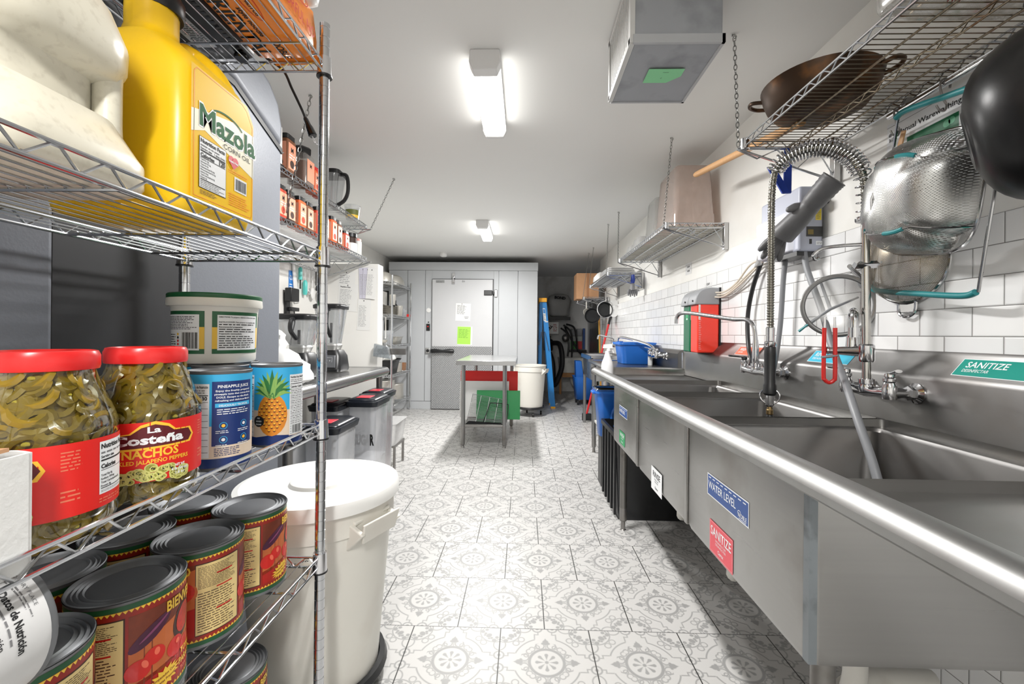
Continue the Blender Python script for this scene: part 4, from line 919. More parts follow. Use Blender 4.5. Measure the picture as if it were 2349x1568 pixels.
# ================================================================= WHITE BIN beside the rack
BINW = mat('bin_white', (224, 222, 214), .45, 0, .02, 4, dirt=((186, 174, 160), .35, 4))
def round_bin(x, y, z, R_, h, ang_h, name, label, lid=True, dolly=.1, marks=False):
    t = thing(name, label, 'bin', (x, y, 0), 0)
    rb = R_*.80
    pr = [(rb*.9, 0), (rb, .006), (R_*.965, h-.10), (R_*.97, h-.09), (R_, h-.088), (R_*1.0, h-.02), (R_*1.03, h-.014), (R_*1.03, h), (R_*.98, h), (R_*.94, h-.05), (rb*.95, .02), (.001, .015)]
    M().lathe(pr, (x, y, z), 56, caps=False).build('bin_body', BINW, t)
    for s in (ang_h, ang_h+PI):
        c, q = math.cos(s), math.sin(s); tn = Vector((-q, c, 0)); nn_ = Vector((c, q, 0)); b = Vector((x, y, z+h-.045)); ro = R_*.985
        P_ = lambda a, r, v: b+tn*a+nn_*r+Vector((0, 0, v))
        g = M()
        g.hexa([P_(-.075, ro, -.012), P_(.075, ro, -.012), P_(.075, ro-.03, -.014), P_(-.075, ro-.03, -.014), P_(-.075, ro, .0), P_(.075, ro, .0), P_(.075, ro-.03, .0), P_(-.075, ro-.03, .0)])
        for e in (-1, 1):
            a0_, a1_ = (-.085, -.068) if e < 0 else (.068, .085)
            g.hexa([P_(a0_*1.0, ro-.02, -.085), P_(a1_, ro-.02, -.085), P_(a1_, ro-.04, -.085), P_(a0_, ro-.04, -.085), P_(a0_, ro+.038, -.03), P_(a1_, ro+.038, -.03), P_(a1_, ro-.03, .0), P_(a0_, ro-.03, .0)])
        g.hexa([P_(-.07, ro+.026, -.062), P_(.07, ro+.026, -.062), P_(.07, ro+.016, -.062), P_(-.07, ro+.016, -.062), P_(-.078, ro+.038, -.002), P_(.078, ro+.038, -.002), P_(.078, ro+.030, -.002), P_(-.078, ro+.030, -.002)])
        g.build('handle', BINW, t, bevel=.004)
    if lid:
        M().lathe([(R_*1.055, h-.02), (R_*1.07, h-.018), (R_*1.075, h+.006), (R_*1.05, h+.020), (R_*.98, h+.024), (R_*.955, h+.016), (R_*.93, h+.012), (R_*.46, h+.020), (R_*.43, h+.016), (R_*.40, h+.016), (R_*.38, h+.026), (R_*.36, h+.028), (.001, h+.029)], (x, y, z), 64).build('lid', mat('bin_lid_white', (236, 236, 233), .4, 0, .02, 4), t)
    if marks:
        d = Decal(.01); d.text('BY', -.115, .115, .026, INK, 1, 0, .045); d.text('4/25', -.12, .072, .020, INK, 1, 0, .055); d.text('BEANS', -.125, .038, .017, INK, 1, 0, .075)
        fnc = on_cyl((x, y, z+h-.225), R_*.935, ang_h-1.02, R_*.955, .12); d.build('handwriting', fnc, t); d = Decal(.01)
        d.rect(-.02, .065, .042, .105, mat('clear_sticker', (214, 208, 196), .4), 0); d.text('ID20W', .02, .09, .008, INK, 1, .03); d.bars(.025, .062, .052, .078, INK, 1); d.text('NSF', -.01, .08, .008, INK, 1, .02)
        d.build('sticker', fnc, t)
    if dolly:
        g = M().lathe([(rb*.9, dolly-.012), (rb*1.12, dolly-.012), (rb*1.16, dolly), (rb*1.12, dolly+.02), (rb*1.03, dolly+.02), (rb*1.02, dolly+.002), (.01, dolly+.001)], (x, y, 0), 40); dl = g.build('dolly', BLACKP, t)
        for i in range(4):
            a = ang_h+.6+i*PI/2; p = Vector((x+rb*.92*math.cos(a), y+rb*.92*math.sin(a), .03))
            g = M().tube([p+Vector((-.012, 0, 0)), p+Vector((.012, 0, 0))], .028, 16); w_ = g.build('caster', RUBBER, dl)
    return t
round_bin(-.668, 1.425, .055, .236, .585, -.42, 'round_storage_bin', 'white round bin with lid and handwritten marks beside the wire shelving', True, .053, True)
# ================================================================= GREY CABINET behind the rack
FRG = mat('appliance_grey', (112, 116, 124), .45, .1, .05, 60, bump=.15, bs=160)
DKG = mat('dark_panel', (38, 39, 42), .5, .1, .1, 60)
t = thing('refrigerator', 'tall grey refrigerator with a black door panel behind the wire shelving', 'refrigerator', (-1.22, .95, 0))
fx = -.952
M().prism([(.22, .04), (1.68, .04), (1.68, 1.848), (1.40, 1.955), (.22, 1.99)], 'x', -1.50, fx).build('body', FRG, t, bevel=.01)
M().prism([(.22, 2.005), (1.40, 1.97), (1.685, 1.864), (1.688, 1.95), (1.66, 2.03), (1.60, 2.085), (1.50, 2.12), (.22, 2.16)], 'x', -1.50, fx+.004).build('hood', FRG, t, bevel=.025, seg=4)
M().prism([(.22, 1.988), (1.40, 1.953), (1.684, 1.846), (1.684, 1.866), (1.40, 1.972), (.22, 2.007)], 'x', -1.49, fx+.001).build('gasket', BLACKP, t)
M().box(fx-.01, fx+.006, .846, 1.203, .10, 1.90).build('door_panel', DKG, t, bevel=.004)
M().box(fx-.01, fx+.02, .70, .842, .10, 1.90).build('side_panel', FRG, t, bevel=.012, seg=3)
for x, y in ((-1.45, .27), (-1.0, .27), (-1.45, 1.62), (-1.0, 1.62)): M().lathe([(.02, .04), (.02, 0)], (x, y, 0), 12).build('foot', BLACKP, t)
# ================================================================= SPRAY FAUCET (near) on the splash
CH2 = mat('faucet_chrome', (200, 200, 202), .12, 1, .06, 30)
def chain_of(pts, r=.0035): return M().tube(pts, r, 6)
def spring(path, R_, r, turns, n=10):
    P_ = spline(path, 10); L_ = [0]
    for a, b in zip(P_, P_[1:]): L_.append(L_[-1]+(b-a).length)
    N = turns*n; out = []; i = 0; up = Vector((0, 1, 0))
    for k in range(N+1):
        s = L_[-1]*k/N
        while i < len(P_)-2 and L_[i+1] < s: i += 1
        f = (s-L_[i])/max(1e-9, L_[i+1]-L_[i]); c = P_[i].lerp(P_[i+1], f); t = (P_[i+1]-P_[i]).normalized()
        up = (up-t*up.dot(t)).normalized(); sd = t.cross(up); a = 2*PI*k/n; out.append(c+(sd*math.cos(a)+up*math.sin(a))*R_)
    return out
def wall_valve(t, y, z, xb, xw, lever=None):
    g = M(); Rz = Matrix.Rotation(-PI/2, 3, 'Y')
    g.lathe([(.030, 0), (.030, .004), (.024, .008), (.019, .012)], (xw, y, z), 24, ax=Rz)
    g.lathe([(.019, .010), (.021, .014), (.021, .026), (.015, .030), (.013, .05)], (xw, y, z), 6, ax=Rz)
    g.tube([(xw-.03, y, z), (xb+.015, y, z), (xb, y, z)], [.0125, .017, .019], 16)
    return g
def faucet_body(t, y0, y1, z, xb=1.06, xw=1.137):
    for y in (y0, y1): wall_valve(t, y, z, xb, xw).build('flange', CH2, t)
    g = M().tube([(xb, y0, z), (xb, y0+(y1-y0)*.25, z-.004), (xb, (y0+y1)/2, z-.004), (xb, y1-(y1-y0)*.25, z-.004), (xb, y1, z)], [.019, .013, .018, .013, .019], 16)
    for y in (y0, y1):
        g.lathe([(.017, -.018), (.019, 0), (.017, .02), (.013, .03), (.016, .034), (.016, .042), (.009, .046)], (xb, y, z), 20)
    g.lathe([(.018, -.008), (.020, .004), (.017, .016), (.021, .018), (.021, .032), (.014, .034)], (xb, (y0+y1)/2, z), 20)
    g.build('faucet_body', CH2, t)
def lever(t, x, y, z, d, m, L_=.055):
    d = Vector(d).normalized(); g = M().lathe([(.010, z), (.013, z+.004), (.012, z+.012), (.004, z+.016)], (x, y, 0), 16)
    p = Vector((x, y, z+.010)); g.tube([p, p+d*L_*.5+Vector((0, 0, .004)), p+d*L_+Vector((0, 0, .008))], [.006, .0075, .009], 10, flat=.55); return g.build('lever', m, t)
t = thing('spray_faucet', 'chrome pre-rinse faucet with tall riser, spring and hanging black spray handle', 'faucet', (1.06, 1.375, .95))
y0, y1, zf = 1.29, 1.46, .990
faucet_body(t, y0, y1, zf)
lever(t, 1.06, y0, zf+.044, (-.3, -1, .1), CH2, .05); lever(t, 1.06, y1, zf+.044, (-1, .5, 0), CH2, .05)
RB = Vector((1.06, 1.375, 0)); RT = Vector((1.046, 1.366, 1.52))
M().tube([(1.06, 1.375, zf+.03), (1.058, 1.374, 1.10), tuple(RT)], .0118, 16).build('riser', mat('riser_steel', (190, 188, 184), .18, 1, .08, 20), t)
# block with add-on spout
g = M().lathe([(.019, 1.075), (.021, 1.08), (.021, 1.125), (.017, 1.13)], (1.058, 1.3735, 0), 20)
g.tube([(1.055, 1.38, 1.107), (1.02, 1.42, 1.107), (.995, 1.44, 1.107)], [.017, .014, .011], 14); g.ball((.99, 1.445, 1.107), .013)
g.build('valve_block', CH2, t)
M().tube(spline([(1.040, 1.41, 1.115), (1.040, 1.41, 1.19), (1.037, 1.405, 1.222), (1.02, 1.378, 1.232), (1.005, 1.352, 1.215), (1.002, 1.348, 1.175)], 6), .0105, 14).build('spout', CH2, t)
M().tube([(1.002, 1.348, 1.180), (1.002, 1.348, 1.150)], .014, 16).build('aerator', CH2, t)
M().tube([(1.040, 1.41, 1.105), (1.040, 1.41, 1.155)], [.017, .0135], 14).build('spout_nut', CH2, t)
# hook on the riser and bracket to the wall
M().tube(spline([(1.047, 1.367, 1.436), (1.00, 1.40, 1.438), (.965, 1.435, 1.436), (.945, 1.45, 1.418), (.952, 1.455, 1.404), (.965, 1.452, 1.408)], 6), [.009]+[.0052]*31 if 0 else .0055, 10).build('finger_hook', CH2, t)
g = M().tube([(1.018, 1.372, 1.372), (1.078, 1.362, 1.374)], .016, 4, flat=.7); g.tube([(1.02, 1.395, 1.373), (1.12, 1.49, 1.36), (1.190, 1.55, 1.35)], .0065, 10)
g.build('wall_bracket', CH2, t)
g = M().lathe([(.033, 0), (.033, .004), (.012, .006)], (1.190, 1.55, 1.35), 24, ax=Matrix.Rotation(-PI/2, 3, 'Y')); g.build('wall_plate', CH2, t)
# spring, hose
arcp = [(1.045, 1.366, 1.51), (1.044, 1.366, 1.60), (1.036, 1.372, 1.665), (1.010, 1.392, 1.72), (.965, 1.425, 1.757), (.915, 1.465, 1.765), (.872, 1.50, 1.745), (.855, 1.515, 1.715)]
M().tube(spring(arcp[:3], .0225, .0025, 6, 16), .0025, 6).build('riser_spring', CH2, t)
M().tube(spring(arcp[2:], .0265, .0027, 26, 16), .0029, 6).build('hose_spring', CH2, t)
M().lathe([(.024, 1.505), (.026, 1.508), (.026, 1.516), (.022, 1.52)], (1.045, 1.366, 0), 20).build('spring_seat', CH2, t)
hp = spline(arcp+[(.849, 1.522, 1.64), (.849, 1.524, 1.5), (.850, 1.525, 1.3), (.850, 1.525, 1.17)], 8)
rows = []; L_ = 0
fine = []
for a, b in zip(hp, hp[1:]):
    n = max(1, int((b-a).length/.0022))
    for i in range(n): fine.append(a.lerp(b, i/n))
g = M().tube(fine, [(.0115 if (i//2) % 2 else .0098) for i in range(len(fine))], 12); g.build('flexible_hose', mat('hose_steel', (150, 148, 140), .25, 1, .1, 30), t)
hx, hy = .850, 1.525
M().lathe([(.010, 1.185), (.014, 1.18), (.014, 1.135), (.0185, 1.132), (.0185, 1.12), (.0165, 1.115)], (hx, hy, 0), 20).build('hose_nut', CH2, t)
M().lathe([(.015, 1.118), (.0175, 1.112), (.0185, 1.09), (.0172, .99), (.0205, .982), (.0212, .955), (.016, .948)], (hx, hy, 0), 24).build('spray_handle', BLACKP, t)
g = M(); pts = [(hx+.030*math.cos(a)*.8, hy-.030*math.cos(a)*.6, .945+.026*math.sin(a)) for a in [2*PI*i/20 for i in range(20)]]
g.tube(pts, .0032, 8, closed=True); g.build('squeeze_ring', CH2, t)
M().lathe([(.013, .95), (.0135, .915), (.008, .908)], (hx, hy, 0), 20).build('spray_neck', CH2, t); M().lathe([(.008, .909), (.009, .90), (.011, .898), (.011, .884), (.008, .88)], (hx, hy, 0), 12).build('brass_nut', mat('brass', (150, 128, 90), .35, 1, .2, 40), t); M().lathe([(.009, .881), (.011, .875), (.012, .862)], (hx, hy, 0), 16).build('head_stem', BLACKP, t)
M().lathe([(.010, .866), (.016, .862), (.017, .842), (.034, .836), (.0365, .832), (.0365, .818), (.032, .815), (.001, .816)], (hx, hy, 0), 32).build('spray_head', RUBBER, t)
# second faucet with swing spout
t = thing('swing_faucet', 'chrome wall faucet with a long swing spout over the middle bowls', 'faucet', (1.06, 2.05, .95))
y0, y1 = 1.92, 2.12; zf = .995
faucet_body(t, y0, y1, zf)
lever(t, 1.06, y1, zf+.044, (-1, .1, 0), BLACKP, .07); lever(t, 1.06, y0, zf+.044, (-.3, -1, .1), CH2, .045)
g = M().lathe([(.014, zf+.03), (.016, zf+.05), (.0145, zf+.10), (.011, zf+.14)], (1.06, 2.02, 0), 20); g.build('stem', CH2, t)
M().tube(spline([(1.06, 2.02, 1.13), (1.055, 2.03, 1.20), (1.035, 2.06, 1.228), (1.0, 2.11, 1.232), (.93, 2.20, 1.25), (.86, 2.29, 1.268), (.83, 2.325, 1.268), (.815, 2.34, 1.25), (.812, 2.345, 1.215)], 6), .0098, 12).build('spout', CH2, t)
# red coated tongs hanging at the faucet
t = thing('kitchen_tongs', 'red coated wire tongs hanging by the near faucet', 'tongs', (1.0, 1.43, 1.0))
for s in (-1, 1):
    M().tube([(.985+s*.011, 1.43-s*.006, 1.215), (.985+s*.012, 1.43-s*.006, 1.17)], .0035, 8).build('arm', CH2, t)
pts = [(.985-.013, 1.436, 1.18), (.985-.014, 1.436, 1.03), (.985-.011, 1.434, 1.012), (.985, 1.43, 1.004), (.985+.011, 1.426, 1.012), (.985+.014, 1.424, 1.03), (.985+.013, 1.424, 1.18)]
M().tube(spline(pts, 5), .0062, 10).build('grip', REDP, t)
M().tube([(.965, 1.437, 1.085), (.985, 1.43, 1.088), (1.005, 1.422, 1.092)], [.008, .009, .007], 10, flat=.6).build('latch', GREYP, t)
# grey drain hose into the near bowl, second grey hose, black hose
HG = mat('hose_grey', (128, 130, 134), .45, 0, .06); HB = mat('hose_black', (26, 26, 28), .4, 0, .1)
o = M().tube(spline([(1.135, 1.80, 1.50), (1.135, 1.78, 1.42), (1.11, 1.66, 1.26), (1.075, 1.545, 1.11), (1.020, 1.40, .99), (.985, 1.31, .91), (.965, 1.225, .80), (.955, 1.175, .70), (.95, 1.15, .62)], 8), .0115, 12).build('drain_hose', HG); tag(o, 'thick grey hose running from the white pump box down into the nearest bowl', 'hose')
o = M().tube(spline([(1.14, 1.93, 1.51), (1.138, 1.945, 1.40), (1.135, 1.96, 1.2), (1.12, 1.97, 1.04), (1.115, 1.985, .985)], 8), .0105, 12).build('supply_hose', HG); tag(o, 'straight grey hose dropping from the white pump box behind the hanging spray hose', 'hose')
o = M().tube(spline([(1.165, 2.08, 1.63), (1.165, 2.14, 1.56), (1.16, 2.24, 1.40), (1.155, 2.28, 1.25), (1.14, 2.24, 1.1), (1.12, 2.17, 1.03), (1.085, 2.128, 1.0)], 8), .0105, 12).build('water_hose', HB); tag(o, 'black water hose curving down the tiled wall to the second faucet', 'hose')
# ================================================================= DETERGENT PUMP BOX
PB = mat('pump_box_white', (222, 224, 234), .35, 0, .02)
t = thing('detergent_pump', 'white detergent pump box with yellow sticker mounted on the right wall', 'dispenser', (1.14, 1.88, 1.49))
M().box(1.10, 1.194, 1.775, 2.06, 1.495, 1.755).build('back_case', mat('pump_case_grey', (176, 180, 194), .4, 0, .03), t, bevel=.01, seg=3)
M().hexa([(1.085, 1.83, 1.50), (1.11, 1.80, 1.50), (1.11, 2.06, 1.50), (1.085, 2.06, 1.50), (1.075, 1.84, 1.66), (1.11, 1.80, 1.68), (1.11, 2.06, 1.68), (1.075, 2.06, 1.66)]).build('front_cover', PB, t, bevel=.008, seg=3)
d = Decal(.1); d.rect(.058, .080, .118, .172, mat('sticker_yellow', (240, 214, 40), .4), 0); d.micro(.060, .078, .122, .168, 8, INKG, 1, 3)
d.rect(.022, .086, .052, .092, BLACKG, 0); d.rect(.028, .050, .060, .080, mat('display_amber', (120, 100, 20), .2), 1); d.rect(.034, .044, .022, .042, BLACKG, 0); d.rect(.060, .085, .018, .034, WS, 0); d.micro(.063, .083, .021, .031, 2, INKG, 1)
d.disc(.045, .185, .002, INK, 0); d.build('panel', on_plane((1.105, 1.7745, 1.50), (1, 0, 0), (0, 0, 1)), t)
d = Decal(.1); d.text('US CHEMICAL', 0, 0, .020, RS, 0, .02, .09, rot=PI/2); d.text('PUMP', .028, 0, .008, RS, 0, .02, .03, rot=PI/2); d.disc(.0, -.012, .003, INK, 0)
d.build('print', on_plane((1.0795, 1.90, 1.53), (0, -1, 0), (0, 0, 1)), t)
M().box(1.10, 1.17, 1.79, 1.95, 1.478, 1.496).build('hose_port', BLACKP, t)
# black knob on the wall
t = thing('wall_peg', 'black plastic peg on the wall above the white pump box', 'peg', (1.17, 1.73, 1.69)); Rk = Matrix.Rotation(-PI/2, 3, 'Y')
M().lathe([(.011, 0), (.011, .05)], (1.2, 1.76, 1.69), 12, ax=Rk).build('stem', BLACKP, t); M().lathe([(.020, .045), (.022, .05), (.020, .065), (.012, .068)], (1.2, 1.76, 1.69), 6, ax=Rk).build('grip', BLACKP, t)
# clear tubes with plastic clamp from dispensers
CT = mat('clear_tube', (214, 204, 190), .2, 0, .1)
for k, (dz_, dx_) in enumerate(((0, 0), (.014, .008), (-.013, .012))):
    o = M().tube(spline([(1.17-dx_, 2.68, 1.40+dz_), (1.165, 2.55+.01*k, 1.395+dz_), (1.165, 2.42, 1.43+dz_), (1.17-dx_, 2.27, 1.49+dz_*2), (1.16, 2.12, 1.53), (1.14, 2.03, 1.56)], 6), .0052, 8).build('clear_tube', CT); tag(o, ('middle pale clear tube from the soap dispensers to the pump box', 'uppermost pale clear tube from the soap dispensers to the pump box', 'lowest pale clear tube from the soap dispensers to the pump box')[k], 'tube', 'clear tubes from the soap dispensers')
t = thing('tube_clamp', 'clear plastic connector piece holding the black hose on the wall', 'connector', (1.15, 2.14, 1.5))
M().hexa([(1.14, 2.20, 1.49), (1.165, 2.20, 1.49), (1.165, 2.165, 1.50), (1.14, 2.165, 1.50), (1.135, 2.10, 1.62), (1.16, 2.10, 1.62), (1.16, 2.07, 1.61), (1.135, 2.07, 1.61)]).build('plate', clear('clamp_plastic', (226, 226, 226), .1, .35), t, bevel=.003)
M().tube([(1.13, 2.15, 1.52), (1.13, 2.125, 1.57)], .006, 8).build('roller', BRIGHTW, t)
# ================================================================= WALL SOAP DISPENSERS (red and green)
def soap_unit(y0, y1, mcol, name, label, fill, zt=1.345):
    t = thing(name, label, 'dispenser', (1.12, (y0+y1)/2, 1.045), 0)
    M().box(1.055, 1.185, y0, y1, 1.047, zt).build('tank', mcol, t, bevel=.008, seg=3)
    M().box(1.185, 1.194, y0-.004, y1, 1.05, zt+.10).build('back_plate', BLACKP, t)
    pr = [(1.185, zt-.004), (1.185, zt+.098), (1.13, zt+.100), (1.105, zt+.096), (1.08, zt+.086), (1.060, zt+.070), (1.047, zt+.048), (1.040, zt+.022), (1.038, zt-.004)]
    M().prism(pr, 'y', y0-.004, y1+.004).build('cover', mat('cover_grey', (150, 152, 156), .45, 0, .03), t, bevel=.006, seg=3)
    M().lathe([(.006, 0), (.006, .003)], (1.038, (y0+y1)/2-.02, zt+.02), 12, ax=Matrix.Rotation(-PI/2, 3, 'Y')).build('lock', BLACKP, t)
    d = Decal(.1)
    for k in range(24): d.rect(.0, .012 if k % 4 else .016, .02+k*.011, .0215+k*.011, WS, 0)
    d.rect(-.002, .010, .20, .29, mat('scale_label', (224, 216, 212), .4), 0)
    d.build('scale_marks', on_plane((1.062, y0-.0004, 1.05), (1, 0, 0), (0, 0, 1)), t)
    return t
RTK = mat('red_soap', (236, 62, 44), .12, 0, .05, sss=.3); GTK = mat('green_soap', (20, 104, 70), .12, 0, .05)
soap_unit(2.675, 2.785, RTK, 'soap_dispenser', 'wall soap dispenser with red liquid and grey cover above the sink', 1)
t = soap_unit(2.80, 2.91, GTK, 'soap_dispenser', 'wall soap dispenser with green liquid behind the red one', 1)
d = Decal(.1); d.rect(.0, .03, 0, .035, mat('tag_green', (60, 170, 110), .4), 0); d.rect(.004, .026, .004, .012, WS, 1); d.build('tag', on_plane((1.0545, 2.86, 1.25), (0, -1, 0), (0, 0, 1)), t)
# small label above and notices on the far wall
for y, z, w, lab, tx in ((3.20, 1.60, .09, 'small printed wall notice beside the long shelf end', ('SANI', 'WIPE')), (4.60, 1.60, .09, 'small printed wall notice farther back near the hanging pots', ('WASH', 'HAND')), (2.83, 1.475, .085, 'tiny paper strip stuck above the soap dispensers', ('SOAP',))):
    d = Decal(.1); d.rect(0, w*1.3, 0, .085 if len(tx) > 1 else .022, mat('notice_paper', (214, 214, 214), .7), 0)
    for i, q in enumerate(tx): d.text(q, w*.65, .05-i*.032 if len(tx) > 1 else .005, .014, INK, 1, .03, .05, 'c')
    o = d.build('wall_notice', on_plane((1.2055 if z > 1.55 else 1.1935, y+w, z), (0, -1, 0), (0, 0, 1))); tag(o, lab, 'notice')
# ================================================================= WALL SHELVES (right)
def chain(p0, p1, label, r=.0016, ln=.024, mt=None, group='ceiling chains holding the wall shelves'):
    p0, p1 = Vector(p0), Vector(p1); n = max(2, int((p1-p0).length/(ln*.78))); d = (p1-p0)/n; t_ = d.normalized()
    a = t_.orthogonal().normalized(); b = t_.cross(a); g = M()
    for i in range(n):
        c = p0+d*(i+.5); e = a if i % 2 else b
        g.tube([c+t_*(ln*.5*math.cos(q))+e*(ln*.24*math.sin(q)) for q in [2*PI*k/10 for k in range(10)]], r, 5, closed=True)
    g.tube(arc((p0.x, p0.y, p0.z), .008, -PI/2, PI, 6), .002, 6); g.cyl((p0.x-.008, p0.y, p0.z), (p0.x-.008, p0.y, ZC-.001), .002, n=6)
    return tag(g.build('hanging_chain', mt or mat('chain_steel', (150, 150, 148), .3, 1, .1)), label, 'chain', group)
def bracket(parent, x0, xw, y, z, drop=.125, mt=None, s=1):
    mt = mt or WIRE; g = M()
    g.tube([(x0, y, z), (xw, y, z)], .0042, 6); g.tube([(x0, y, z), (xw, y, z-drop)], .0042, 6)
    pts = []; n = 5
    for i in range(n+1):
        k = i/n; xa = x0+(xw-x0)*k
        pts.append((xa, y, z-.003) if i % 2 == 0 else (xa, y, z-drop*k-(.012 if i == 1 else 0)))
    g.tube(pts, .003, 6); g.lathe([(.012, z+.030), (.013, z), (.013, z-.006)], (x0+.022, y, 0), 14)
    b = g.build('bracket', mt, parent)
    M().box(xw-.018, xw+.006 if xw+.006 < 1.2055 else 1.205, y-.012, y+.016, z-drop-.01, z+.03).build('bracket_plate', STEELW, b, bevel=.002)
    return b
R1 = thing('wall_shelf', 'rusty wire wall shelf above the near sink, hung on chains, holding a wok', 'shelf', (1.02, 1.0, 1.88), 0, 'chain-hung wire shelves above the right wall sinks')
wire_shelf(R1, .838, 1.175, .15, 1.70, 1.876, 1.90, 'x', WIRER, .0195, .06, (.925, 1.095), edge=WIRE, mid=True, rs=1.15)
bracket(R1, .818, 1.197, 1.705, 1.872, .125)
for x in (.842, 1.172): M().lathe([(.014, 1.908), (.017, 1.905), (.017, 1.868), (.014, 1.865)], (x, 1.695, 0), 16).build('sleeve', CHROME, R1)
M().tube([(1.158, .25, 1.853), (1.158, 1.42, 1.853)], .0095, 12).build('hook_rail', CHROME, R1)
for y in (.30, .78, 1.36): M().tube([(1.158, y, 1.853), (1.17, y, 1.875)], .013, 10).build('rail_clip', STEELD, R1)
chain((.812, 1.725, ZC-.010), (.822, 1.706, 1.882), 'nearest ceiling chain, holding the rusty wire shelf over the sink')
LIN = mat('shelf_liner', (206, 200, 186), .5, 0, .12, 12, dirt=((150, 130, 90), .4, 12))
def far_shelf(y0, y1, z, label, liner=LIN):
    t = thing('wall_shelf', label, 'shelf', (1.02, (y0+y1)/2, z), 0, 'chain-hung wire shelves above the right wall sinks')
    wire_shelf(t, .842, 1.185, y0, y1, z-.006, z+.02, 'x', WIRE, .045, .05, (.93, 1.10), mid=True, rs=1.2)
    M().box(.85, 1.178, y0+.01, y1-.01, z+.002, z+.006).build('shelf_liner', liner, t)
    bracket(t, .822, 1.197, y0-.004, z-.008, .12); bracket(t, .822, 1.197, y1+.004, z-.008, .12); return t
far_shelf(2.62, 3.86, 1.80, 'wire wall shelf with big inverted clear bins, second from the camera')
far_shelf(4.42, 5.55, 1.76, 'wire wall shelf with flat plastic lids, behind the one with clear bins', mat('shelf_liner_grey', (170, 172, 174), .5, 0, .1, 12))
far_shelf(6.15, 6.85, 1.66, 'farthest wire wall shelf holding a cardboard box', mat('shelf_liner_dark', (110, 110, 112), .5, 0, .1, 12))
chain((.872, 2.62, ZC-.010), (.826, 2.616, 1.80), 'ceiling chain at the near end of the shelf with the clear bins')
chain((.90, 4.20, ZC-.010), (.826, 3.87, 1.80), 'ceiling chain at the far end of the shelf with the clear bins')
chain((.89, 4.66, ZC-.010), (.826, 4.41, 1.76), 'ceiling chain at the near end of the shelf with plastic lids')
chain((.93, 5.9, ZC-.010), (.826, 5.56, 1.76), 'ceiling chain at the far end of the shelf with plastic lids')
chain((.93, 6.3, ZC-.010), (.826, 6.14, 1.66), 'farthest ceiling chain, beside the cardboard box')
# clear bins, inverted
TINT = clear('bin_clear_rose', (226, 208, 198), .10, .42, .12); TIN2 = clear('bin_clear', (226, 226, 224), .10, .30, .12); MILK = clear('bin_milky', (240, 240, 240), .12, .6, .2)
def inv_bin(x0, x1, y0, y1, z, h, mt, label, group=None, taper=.022, name='storage_bin'):
    cx, cy = (x0+x1)/2, (y0+y1)/2; w, d_ = x1-x0, y1-y0; t = thing(name, label, 'bin', (cx, cy, z), 0, group)
    S = lambda zz, k: [(cx+p, cy+q, zz) for p, q in rrect(w-k, d_-k, .03, 4)]
    M().rings([S(z, -.012), S(z+.008, -.012), S(z+.009, 0), S(z+h*.22, .004), S(z+h*.221, .010), S(z+h-.02, taper*2), S(z+h-.004, taper*2+.012), S(z+h, taper*2+.04)], caps=False).add([p for p in S(z+h, taper*2+.04)], [tuple(range(20))]).build('bin_body', mt, t, ang=.5)
    g = M()
    for q in (x0+w*.2, x1-w*.2): g.box(q-w*.08, q+w*.08, y0-.004, y0+.004, z+h*.2, z+h*.225)
    M().rings([[(cx+p, cy+q, zz) for p, q in rrect(w+k, d_+k, .035, 4)] for zz, k in ((z, .0), (z, .02), (z+.012, .02), (z+.012, .0))], caps=False).build('rim', mt, t)
    return t
inv_bin(.905, 1.165, 2.68, 3.06, 1.808, .395, TINT, 'large rose tinted clear storage bin standing upside down, nearest on its shelf', 'inverted clear bins on the wall shelf')
inv_bin(.905, 1.165, 3.09, 3.34, 1.808, .33, TIN2, 'clear storage bin upside down behind the rose tinted one', 'inverted clear bins on the wall shelf')
inv_bin(.865, 1.165, 3.40, 3.62, 1.808, .12, MILK, 'low milky plastic tub upside down on the shelf behind the clear bins', None)
inv_bin(.865, 1.165, 3.64, 3.84, 1.808, .10, MILK, 'lowest milky plastic tub at the far end of the clear bin shelf', None)
for k in range(4):
    o = M().rings([[(1.0+p, 4.72+.02*k+q, z) for p, q in rrect(.30-.01*k, .52, .04, 4)] for z in (1.768+k*.022, 1.768+k*.022+.016)]).build('box_cover', MILK, bevel=.004)
    tag(o, ['flat milky plastic lid at the bottom of the lid stack on the wall shelf', 'second milky plastic lid from the bottom of the stack on the wall shelf', 'third milky plastic lid from the bottom of the stack on the wall shelf', 'topmost milky plastic lid of the stack on the wall shelf'][k], 'lid', 'stack of plastic lids')
t = thing('plastic_bag', 'crumpled white plastic bag at the far end of the lid shelf', 'bag', (.92, 5.3, 1.767)); rd = random.Random(9)
M().rings([[(.93+p*s_*rd.uniform(.85, 1.1), 5.3+q*s_*rd.uniform(.85, 1.1), 1.768+z) for p, q in rrect(.16, .2, .05, 3)] for z, s_ in ((0, .8), (.03, 1.1), (.08, 1), (.12, .6), (.14, .2))]).build('bag_body', MC['thin_white_plastic'], t, ang=1.3)
bxm = thing('cardboard_box', 'brown cardboard box on the farthest wall shelf', 'box', (.92, 6.5, 1.667))
M().box(.76, 1.08, 6.32, 6.66, 1.667, 2.04).build('box_body', CARD, bxm, bevel=.003); M().box(.905, .94, 6.3192, 6.32, 1.667, 2.04).build('tape', mat('tape', (170, 120, 84), .3), bxm)
# wooden stick poking off the near shelf
t = thing('wooden_rod', 'light wooden rod lying on the near wall shelf and sticking out past its end', 'rod', (.96, 2.0, 1.9))
M().tube([(.965, 1.55, 1.902), (.952, 2.44, 2.045), (.9515, 2.462, 2.0485), (.951, 2.47, 2.05)], [.0155, .0155, .013, .006], 16).build('shaft', WOOD, t)
